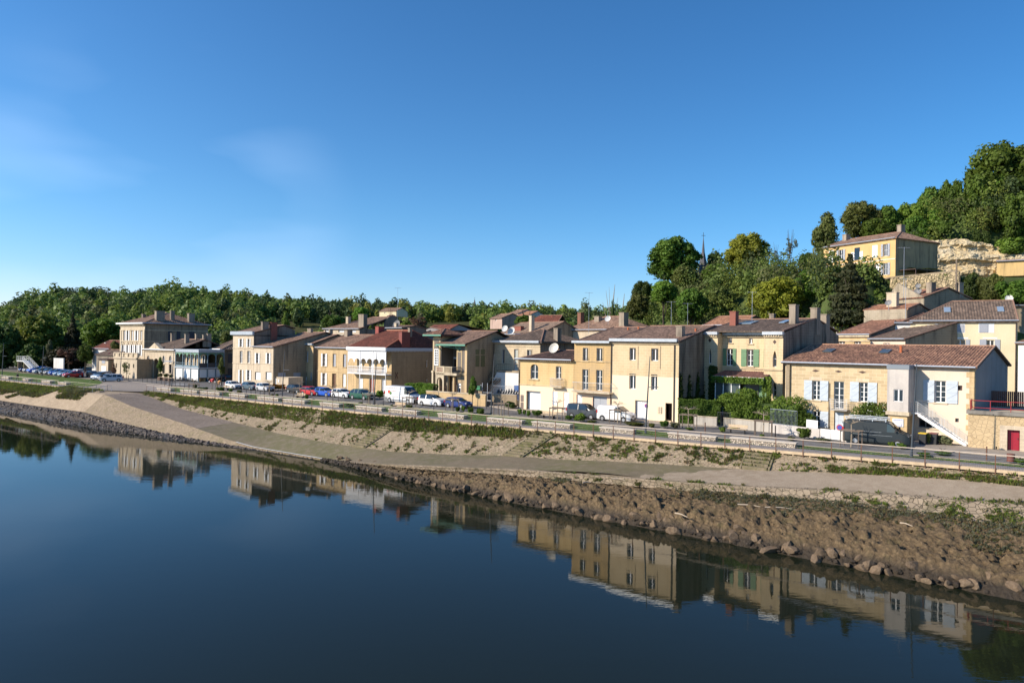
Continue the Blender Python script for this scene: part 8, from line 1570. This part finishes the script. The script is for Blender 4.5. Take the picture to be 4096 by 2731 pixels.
M_rub = plain('tyre_rubber', (.015, .015, .015), .8); M_hub = plain('alloy_hub', (.45, .45, .46), .35, metal=.6); M_black2 = plain('bumper_plastic', (.02, .02, .022), .6); M_lamp = plain('headlamp_glass', (.65, .68, .72), .1, spec=1); M_tail = plain('tail_lamp', (.45, .01, .015), .3); M_cglass = plain('car_glass', (.02, .028, .03), .04, spec=1); M_plate = plain('number_plate', (.7, .7, .66), .5)
def paint(n, c): return plain('car_paint_' + n, c, .3, spec=.5, coat=.35)
def vehicle(kind, name, label, p, ang, mat, cat='car', group='cars parked along the quay', low=None, detail=True, roofmat=None):
    q = PRF[kind]; L, W, H = q['L'], q['W'], q['H']; t = thing(name, label, cat, p, ang, group)
    xs = sorted(set([k / 30 for k in range(31)] + [a for a, _ in q['p']] + list(q['ws']) + list(q['sw']) + [x - .012 for x in q['pil']] + [x + .012 for x in q['pil']])); xs = [x for x in xs if 0 <= x <= 1]
    B, G = MB(), MB(); secs = []
    for x in xs:
        zt_ = lerp(q['p'], x) * H; e = max(0, abs(x - .5) - .40) / .10; hw = W / 2 * (1 - .16 * e * e); bl = q['belt'] * H; zb = .2; b_ = min(bl, zt_ - .05); up = max(0, min(1, (zt_ - bl) / (H - bl)))
        tp = hw * (1 - .20 * up if 'van' not in kind else 1 - .08 * up); secs.append([(x * L, s * y, z) for s in (-1, 1) for y, z in ((hw * .93, zb), (hw, zb + .16), (hw, (zb + b_) / 2), (hw * .985, b_), (tp, max(b_ + .01, zt_ - .10 * min(1, up * 3))), (tp * .82, max(b_ + .02, zt_ - .015)), (0, zt_))])
    for i, (a, b) in enumerate(zip(secs, secs[1:])):
        xm = (xs[i] + xs[i + 1]) / 2; zt_ = lerp(q['p'], xm) * H
        for s in (0, 7):
            for k in range(6):
                fc = [a[s + k], b[s + k], b[s + k + 1], a[s + k + 1]]
                side = k == 3 and q['sw'][0] < xm < q['sw'][1] and zt_ > q['belt'] * H + .16 and not any(abs(xm - pp) < .012 for pp in q['pil']); scr = k >= 4 and (q['ws'][0] < xm < q['ws'][1] or q['rw'][0] < xm < q['rw'][1])
                (G if side or scr else B).face(fc, 0 if not (roofmat and k >= 4 and zt_ > H * .9) else 1)
    for sec in (secs[0], secs[-1]):
        B.face([sec[k] for k in range(6, -1, -1)] + [sec[7 + k] for k in range(6)])
    bd = B.build('body', [mat] + ([roofmat] if roofmat else []), t, smooth=True); bd.data.polygons.foreach_set('use_smooth', [False] * len(bd.data.polygons)) if False else None
    G.build('glazing', M_cglass, t, smooth=False); xw = (.19 * L, .80 * L) if 'van' not in kind else (.20 * L, .83 * L) if kind != 'smallvan' else (.18 * L, .81 * L); r = .31 if H < 2 else .35
    tm = MB(); tm.tube([(0, -.10, 0), (0, .10, 0)], r, 18); tme = tm.mesh('tyre', M_rub); hm = MB(); hm.tube([(0, -.115, 0), (0, -.05, 0)], r * .62, 12); hme = hm.mesh('hub', M_hub)
    ar = MB()
    for x in xw:
        for s in (-1, 1):
            w = bpy.data.objects.new('wheel', None); col.objects.link(w); w.parent = t; w.location = (x, s * (W / 2 - .085), r); w.rotation_euler = (0, 0, 0 if s < 0 else math.pi); KIDS.setdefault(t.name, []).append(w); link('tyre', tme, w); link('hub', hme, w)
            pts = [(x + math.cos(a_) * (r + .07), r + math.sin(a_) * (r + .07)) for a_ in [math.pi * k / 10 for k in range(11)]]; ar.prism([(px_, s * (W / 2 + .006), pz_) for px_, pz_ in pts], (0, -s * .05, 0))
    ar.build('wheel_arch', M_black2, t)
    m = MB(); m.box(L - .10, L + .03, -W * .40, W * .40, .22, .30 * (1.48 if H < 2 else 2.0) + .06) if low is not False else None; m.build('bumper', low or M_black2, t)
    for s in (-1, 1):
        m = MB(); y = s * W * .36; z = (.50 if H < 2 else .44) * H; m.prism([(L * .955, y - .17, z - .05), (L * .985 + .012, y - .15, z - .07), (L * .985 + .012, y + .15, z - .07), (L * .955, y + .17, z - .05)], (-.04, 0, .15)); m.build('headlight', M_lamp, t)
        m = MB(); m.box(-.02, .10, s * (W / 2 - .1) - .07, s * (W / 2 - .1) + .06, .5 * H, .68 * H); m.build('tail_light', M_tail, t)
        m = MB(); xm = (q['sw'][1] - .02) * L; m.box(xm - .06, xm + .06, s * (W / 2 + .02) - (.0 if s > 0 else .16), s * (W / 2 + .02) + (.16 if s > 0 else 0), q['belt'] * H + .02, q['belt'] * H + (.17 if H < 2 else .36)); m.build('mirror', M_black2 if detail else mat, t)
    m = MB(); m.box(L + .031, L + .04, -.26, .26, .36, .47); m.build('number_plate', M_plate, t); m = MB(); m.box(L * .975, L + .012, -.33, .33, .33 * H, .41 * H); m.build('grille', M_black2, t)
    return t, q
DQ = -R(35)
def park(x, y, kind, name, label, mat, ang=DQ, **kw):
    q = PRF[kind]; b = at(x, y, -.03); b.z = gz(b) if ST(b)[1] < 8 else 0.0; n_ = Vector((-math.sin(ang), math.cos(ang), 0)); u_ = Vector((math.cos(ang), math.sin(ang), 0)); return vehicle(kind, name, label, b + n_ * q['W'] / 2 - u_ * q['L'] / 2, ang, mat, **kw)
Pw = paint('white', (.72, .72, .71)); Ps = paint('silver', (.42, .43, .44)); Pg = paint('graphite', (.05, .055, .065)); Pk = paint('black', (.018, .018, .02)); Pr = paint('red', (.50, .015, .02)); Pb = paint('blue', (.02, .10, .50)); Pd = paint('dark_blue', (.012, .03, .17)); Pgr = paint('green', (.015, .09, .055)); Pl = paint('light_blue', (.25, .36, .48)); Pdg = plain('car_paint_slate', (.020, .027, .031), .42, spec=.35)
park(917, 1556, 'hatch', 'parked_car', 'white hatchback in front of the tall pale house, first of the row', Pw, ang=DQ - .1)
park(985, 1560, 'hatch', 'parked_car', 'dark grey blue hatchback between a white and a silver hatchback', paint('steel', (.09, .13, .16)), ang=DQ - .1)
park(1042, 1565, 'hatch', 'parked_car', 'silver white hatchback below the roller shutters of the bare gable house', paint('pearl', (.55, .56, .57)), ang=DQ - .1)
park(1170, 1573, 'hatch', 'parked_car', 'black hatchback left of the bright red one', Pk); park(1229, 1582, 'hatch', 'parked_car', 'bright red small car', Pr); park(1285, 1586, 'hatch', 'parked_car', 'bright blue hatchback right of the red car', Pb)
park(1354, 1592, 'hatch', 'parked_car', 'white hatchback between the bright blue and the dark green car', Pw); park(1432, 1598, 'mpv', 'parked_car', 'dark green people carrier left of the lettered van', Pgr)
park(1714, 1625, 'suv', 'parked_car', 'white crossover car with black alloy wheels and dark roof', Pw, roofmat=Pk); park(1818, 1633, 'hatch', 'parked_car', 'dark blue hatchback in front of the villa garden wall', Pd)
park(2325, 1676, 'combi', 'parked_car', 'dark grey people carrier with roof rails in front of the ochre house', Pg); t, q = park(2451, 1687, 'smallvan', 'parked_van', 'small white panel van in front of the beige house', Pw, cat='van')
m = MB(); W_ = q['W'] / 2 + .01; [m.box(*b_) for b_ in ((.35, 2.35, -W_ - .006, -W_, 1.0, 1.03), (1.28, 1.30, -W_ - .004, -W_, .35, 1.65), (2.38, 2.40, -W_ - .004, -W_, .35, 1.65))]; m.build('door_seams', plain('seam_grey', (.3, .3, .3), .6), t)
t, q = park(1592, 1613, 'bigvan', 'delivery_van', 'tall white delivery van with tomato emblem and faint lettering on its side', Pw, cat='van'); W_ = q['W'] / 2; y_ = -W_ - .012
m = MB(); m.tube([(1.05, y_ + .02, 1.62), (1.05, y_, 1.62)], .24, 18); m.build('tomato_emblem', plain('tomato_red', (.65, .04, .02), .5), t); m = MB(); [m.tube([(1.38 + .13 * math.cos(a_), y_ + .018, 1.42 + .13 * math.sin(a_)), (1.38 + .13 * math.cos(a_), y_ - .003, 1.42 + .13 * math.sin(a_))], .11, 8) for a_ in (0, 1.3, 2.5, 3.8, 5)]; m.build('leaf_emblem', plain('leaf_print', (.10, .24, .04), .6), t)
text('TOMATES', t, plain('pink_ink', (.75, .25, .28), .6), (1.38, y_, 1.72), .24)
m = MB(); g = plain('grey_ink', (.38, .42, .42), .6); rd = random.Random(7)
for (x0, x1, z0, z1, a_) in ((1.6, 2.3, 1.42, 1.40, .10), (2.75, 3.9, 1.50, 1.72, .09), (2.85, 3.85, 1.22, 1.45, .10)):
    n = int((x1 - x0) / .09); pts = [(x0 + (x1 - x0) * k / n, y_, z0 + (z1 - z0) * k / n + (a_ * .5 * (-1) ** k) * rd.uniform(.5, 1)) for k in range(n + 1)]; m.tube(pts, .012, 4)
m.tube([(1.45, y_, 1.2), (2.0, y_, 1.13), (2.75, y_, 1.13)], .012, 4); m.tube([(1.4, y_, .98), (3.0, y_, .96)], .01, 4); m.build('script_lettering', g, t)
m = MB(); [m.box(.28 + .36 * k, .48 + .36 * k, y_ + .004, y_ + .009, z, z + .07) for z, n_ in ((2.16, 11), (.86, 12)) for k in range(n_)]; m.build('ornament_band', plain('brown_ink', (.36, .25, .22), .6), t); m = MB(); m.box(.02, .75, y_ - .004, y_ + .02, .3, .80); m.box(1.65, 4.5, y_ - .004, y_ + .02, .36, .52); m.build('side_moulding', plain('grey_plastic', (.16, .165, .17), .6), t)
t, q = park(3500, 1783, 'midvan', 'camper_van', 'dark grey panel van with pale aluminium roof rack beside the annex', Pdg, ang=-R(38), cat='van'); m = MB(); W_ = q['W'] / 2
for y in (-.85, .85): m.box(.15, 3.7, y - .04, y + .04, 2.38, 2.45); m.box(.15, 3.7, y - .04, y + .04, 2.52, 2.58)
for k in range(8): m.box(.2 + .48 * k, .27 + .48 * k, -.85, .85, 2.42, 2.46)
for k in range(4): [m.box(.3 + 1.1 * k, .36 + 1.1 * k, y - .03, y + .03, 2.22, 2.4) for y in (-.85, .85)]
m.build('roof_rack', plain('aluminium', (.6, .62, .64), .35, metal=.5), t); m = MB(); m.box(.35, 1.2, -W_ - .012, -W_, 1.32, 1.36); m.box(1.2, 3.3, -W_ - .012, -W_, 1.26, 1.29); m.box(.9, 4.2, -W_ - .012, -W_, .98, 1.0); m.build('side_trim', plain('trim_grey', (.3, .33, .35), .4), t)
pcar = park(909, 1524, 'hatch', 'parked_car', 'black car in the shade right of the green veranda', Pk, ang=-R(215))
# car park on the left: noses towards the river
GP = 'cars in the left hand car park'; an = -R(125)
for k, (x, y, kd, c, d) in enumerate([(106, 1486, 'hatch', Pd, 'dark car at the left end of the car park row'), (122, 1488, 'hatch', Ps, 'second silver car from the left in the car park'), (143, 1491, 'suv', Pb, 'blue car with long bonnet third in the car park'), (166, 1494, 'mpv', Ps, 'grey silver people carrier fourth in the car park'), (188, 1496, 'hatch', Pk, 'black car in the middle of the car park row'), (206, 1498, 'hatch', paint('beige', (.3, .26, .22)), 'beige grey hatchback in the car park'), (226, 1500, 'hatch', Pb, 'vivid blue hatchback in the car park'), (245, 1503, 'hatch', Pl, 'light blue car right of the vivid blue one'), (264, 1506, 'hatch', Pl, 'pale blue silver car left of the red one'), (284, 1509, 'hatch', Pr, 'red car left of the white people carrier')]):
    park(x, y, kd, 'parked_car', d, c, ang=an + .02 * (k % 3), group=GP)
park(322, 1507, 'combi', 'parked_car', 'white people carrier seen from the side in the car park', Pw, ang=DQ + math.pi, group=GP); park(357, 1509, 'hatch', 'parked_car', 'black low car behind the white people carrier', Pk, ang=DQ, group=GP)
park(392, 1519, 'combi', 'parked_car', 'blue grey people carrier behind the two silver cars', Pl, ang=an + .4, group=GP); park(417, 1521, 'hatch', 'parked_car', 'silver blue hatchback squeezed between two people carriers', Ps, ang=an + .3, group=GP); park(450, 1525, 'mpv', 'parked_car', 'silver estate nearest the square, right end of the car park', paint('silver_blue', (.38, .43, .5)), ang=an - .55, group=GP)
# motorcycles
def motorbike(label, p, ang, mat, box=True):
    t = thing('motorcycle', label, 'motorcycle', p, ang, 'motorcycles and scooters'); 
    for x in (0, 1.4):
        w = bpy.data.objects.new('wheel', None); col.objects.link(w); w.parent = t; w.location = (x, 0, .31); m = MB(); m.tube([(0, -.06, 0), (0, .06, 0)], .31, 16); link('tyre', m.mesh('tyre', M_rub), w); m = MB(); m.tube([(0, -.065, 0), (0, .065, 0)], .19, 12); link('rim', m.mesh('rim', M_hub), w)
    m = MB(); m.tube([(.15, 0, .55), (.6, 0, .72), (1.05, 0, .85), (1.25, 0, .75)], [.10, .2, .2, .08], 8); m.tube([(.5, 0, .4), (.95, 0, .42)], .2, 8); m.build('body', mat, t, smooth=True); m = MB(); m.tube([(-.15, 0, .85), (.35, 0, .80), (.7, 0, .84)], [.08, .14, .1], 7); m.build('seat', M_black2, t)
    m = MB(); m.tube([(1.4, 0, .31), (1.15, 0, 1.05)], .035, 6); m.tube([(1.12, -.35, 1.08), (1.15, 0, 1.05), (1.12, .35, 1.08)], .02, 5); m.build('handlebar', M_iron, t)
    if box: m = MB(); m.box(-.35, .05, -.25, .25, .85, 1.15); m.build('top_box', M_black2, t)
p = at(407, 1535, -.6); p.z = gz(p); motorbike('blue motorcycle with top box parked on the square by the slipway', p, DQ, Pd); p = at(838, 1532, 0); motorbike('scooter draped in red and white beside the cafe', p, DQ + .3, Pr, True)
p = at(868, 1540, 0); motorbike('dark scooter with an orange case beside the white hatchback', p, DQ, paint('orange', (.6, .25, .03)), False)
# cafe terrace
for k, (x, y) in enumerate(((712, 1523), (728, 1524), (744, 1526), (758, 1529))):
    p = at(x, y, 0) ; p.z = 0; t = thing('cafe_table', ('leftmost', 'second', 'third', 'rightmost')[k] + ' small grey table in front of the iron veranda', 'table', p, 0, 'cafe tables'); m = MB(); m.tube([(0, 0, .70), (0, 0, .74)], .4, 12); m.build('top', Mz, t); m = MB(); m.tube([(0, 0, 0), (0, 0, .7)], .04, 6); m.tube([(0, 0, 0), (0, 0, .03)], .25, 8); m.build('leg', M_iron, t)
    for sx in (-1, 1):
        c = thing('cafe_chair', ('dark chair left of the ' if sx < 0 else 'dark chair right of the ') + ('leftmost', 'second', 'third', 'rightmost')[k] + ' cafe table', 'chair', p + Vector((sx * .75, .1, 0)), -sx * 1.57, 'cafe chairs'); m = MB(); m.box(-.22, .22, -.22, .22, .42, .46); m.build('seat', M_black2, c); m = MB(); m.box(-.22, .22, -.24, -.2, .46, .85); m.build('backrest', M_black2, c)
        lm = MB(); lm.box(-.02, .02, -.02, .02, 0, .42); lme = lm.mesh('leg', M_iron); [setattr(link('leg', lme, c), 'location', (a, b, 0)) for a in (-.19, .19) for b in (-.19, .19)]
for x, y, d in ((640, 1520, 'left'), (662, 1522, 'middle'), (682, 1524, 'right')):
    p = at(x, y, 0); t = thing('planter', 'brown planter box with a shrub in front of the gatehouse, ' + d + ' one', 'planter', p, DQ, 'planters in front of the gatehouse'); m = MB(); m.box(-.5, .5, -.35, .35, 0, .65); m.build('box', plain('planter_brown', (.10, .055, .035), .8), t); o = link('shrub', crown_mesh('bush', G5, 0, 900, .12), t); o.location = (0, 0, 1.05); o.scale = (.6, .5, .55)
p = at(725, 1500, 0); t = thing('shop_sign', 'narrow white projecting sign board on a post beside the gatehouse', 'sign', at(687, 1519, 0), 0); m = MB(); m.box(-1.6, .2, -.04, .04, 4.0, 4.25); m.build('board', M_white, t); m = MB(); m.tube([(0, 0, 0), (0, 0, 4.1)], .04, 6); m.build('post', M_black, t)
# footbridge rails behind the car park
t = thing('footbridge', 'pale metal gangway with railings behind the far left of the car park', 'footbridge', at(66, 1486, 0), DQ - .0); t.location.z = 0; m = MB(); m.prism([(0, 0, 3.0), (4, 0, 3.0), (10, 0, .6), (10, 0, .35), (4, 0, 2.7), (0, 0, 2.7)], (0, 1.4, 0)); m.build('ramp', M_ironw, t); m = MB()
for y in (0, 1.4):
    for h in (.35, .7, 1.05): m.tube([(0, y, 3 + h), (4, y, 3 + h), (10, y, .6 + h)], .035, 5)
    for k in range(9): x = 10 * k / 8; z = 3.0 if x < 4 else 3 - 2.4 * (x - 4) / 6; m.tube([(x, y, z), (x, y, z + 1.05)], .035, 5)
m.build('railing', M_ironw, t); m = MB(); [m.box(x, x + .15, .2, 1.2, 0, 2.7) for x in (.1, 3.8)]; m.build('pier', M_side if False else W_side, t)
# people
def person(label, p, ang, shirt, trousers, skin=(.45, .28, .2), hair=(.05, .035, .025), stride=.28, cat='person'):
    t = thing('person', label, cat, p, ang); V = [(0, 0, .93), (0, 0, 1.15), (0, 0, 1.38), (0, 0, 1.50), (0, 0, 1.57), (.02, 0, 1.70)]; Rr = [.155, .135, .165, .07, .055, .10]; E_ = [(0, 1), (1, 2), (2, 3), (3, 4), (4, 5)]
    def add(ch, rr, root):
        pr = root
        for c, r_ in zip(ch, rr): V.append(c); Rr.append(r_); E_.append((pr, len(V) - 1)); pr = len(V) - 1
    for s in (-1, 1):
        st_ = stride * s; add([(.0, s * .10, .88), (st_ * .55 + .05, s * .10, .48), (st_, s * .10, .09), (st_ + .16, s * .11, .04)], [.095, .062, .045, .04], 0)
        add([(0, s * .19, 1.40), (-st_ * .4, s * .25, 1.12), (-st_ * .5 + .1, s * .23, .86), (-st_ * .5 + .14, s * .22, .76)], [.06, .045, .032, .03], 2)
    me = bpy.data.meshes.new('body'); me.from_pydata(V, E_, []); o = link('body', me, t); sk = o.modifiers.new('skin', 'SKIN'); 
    for k, v in enumerate(me.skin_vertices[0].data if me.skin_vertices else []): v.radius = (Rr[k], Rr[k])
    bm = bmesh.new(); bm.from_mesh(me); lay = bm.verts.layers.skin.verify(); bm.verts.ensure_lookup_table()
    for k, v in enumerate(bm.verts): v[lay].radius = (Rr[k], Rr[k]); v[lay].use_root = k == 0
    bm.to_mesh(me); bm.free(); o.modifiers.new('sub', 'SUBSURF').levels = 1; bpy.context.view_layer.update(); dg = bpy.context.evaluated_depsgraph_get(); me2 = bpy.data.meshes.new_from_object(o.evaluated_get(dg)); o.modifiers.clear(); o.data = me2
    me2.materials.clear(); [me2.materials.append(x) for x in (plain('skin', skin, .6), shirt, trousers)]
    for f in me2.polygons: c = f.center; f.material_index = 0 if c.z > 1.50 or (abs(c.y) > .17 and c.z < .84 and c.z > .7) else 1 if c.z > .92 or abs(c.y) > .17 else 2
    bm = bmesh.new(); bmesh.ops.create_icosphere(bm, subdivisions=2, radius=.108); me3 = bpy.data.meshes.new('hair'); bm.to_mesh(me3); bm.free(); me3.materials.append(plain('hair_dark', hair, .8)); o = link('hair', me3, t); o.location = (-.005, 0, 1.735); o.scale = (1.02, .92, .85); return t
d_ = ST(at(95, 1523, -.7)); person('person in dark clothes walking along the left boardwalk', Q(d_[0], lerp(DECK, d_[0]) + .9, -.7), DQ + math.pi, plain('dark_jacket', (.02, .02, .025), .8), plain('dark_trousers', (.035, .035, .045), .8))

m = MB(); c_ = at(*px('b', 1045, 1132), 0)
for k in range(6): o_ = c_ + Vector((QC, -QS, 0)) * (k * .95 - 2.5); z_ = gz(o_) + .012; a = Vector((QC, -QS, 0)) * .25; b = Vector((QS, QC, 0)) * 1.5; m.face([Vector((v.x, v.y, gz(v) + .012)) for v in (o_ - a - b, o_ + a - b, o_ + a + b, o_ - a + b)])
structure(m.build('crossing_marking', plain('road_paint', (.6, .6, .58), .7, var=.3, scale=6)))
for k, (p0, p1, lb) in enumerate(((atY(*px('c', 830, 650), 129.5), atY(*px('c', 1185, 655), 134), 'thin sagging cable between the bare gable wall and the narrow house, upper one'), (atY(*px('c', 830, 895), 129.5), atY(*px('c', 1185, 888), 134), 'thin sagging cable between the bare gable wall and the narrow house, lower one'))):
    t = thing('overhead_cable', lb, 'cable', p0); d = p1 - p0; m = MB(); m.tube([d * (q / 8) - Vector((0, 0, 1.6 * (q / 8) * (1 - q / 8))) for q in range(9)], .022, 4); m.build('wire', M_iron, t)
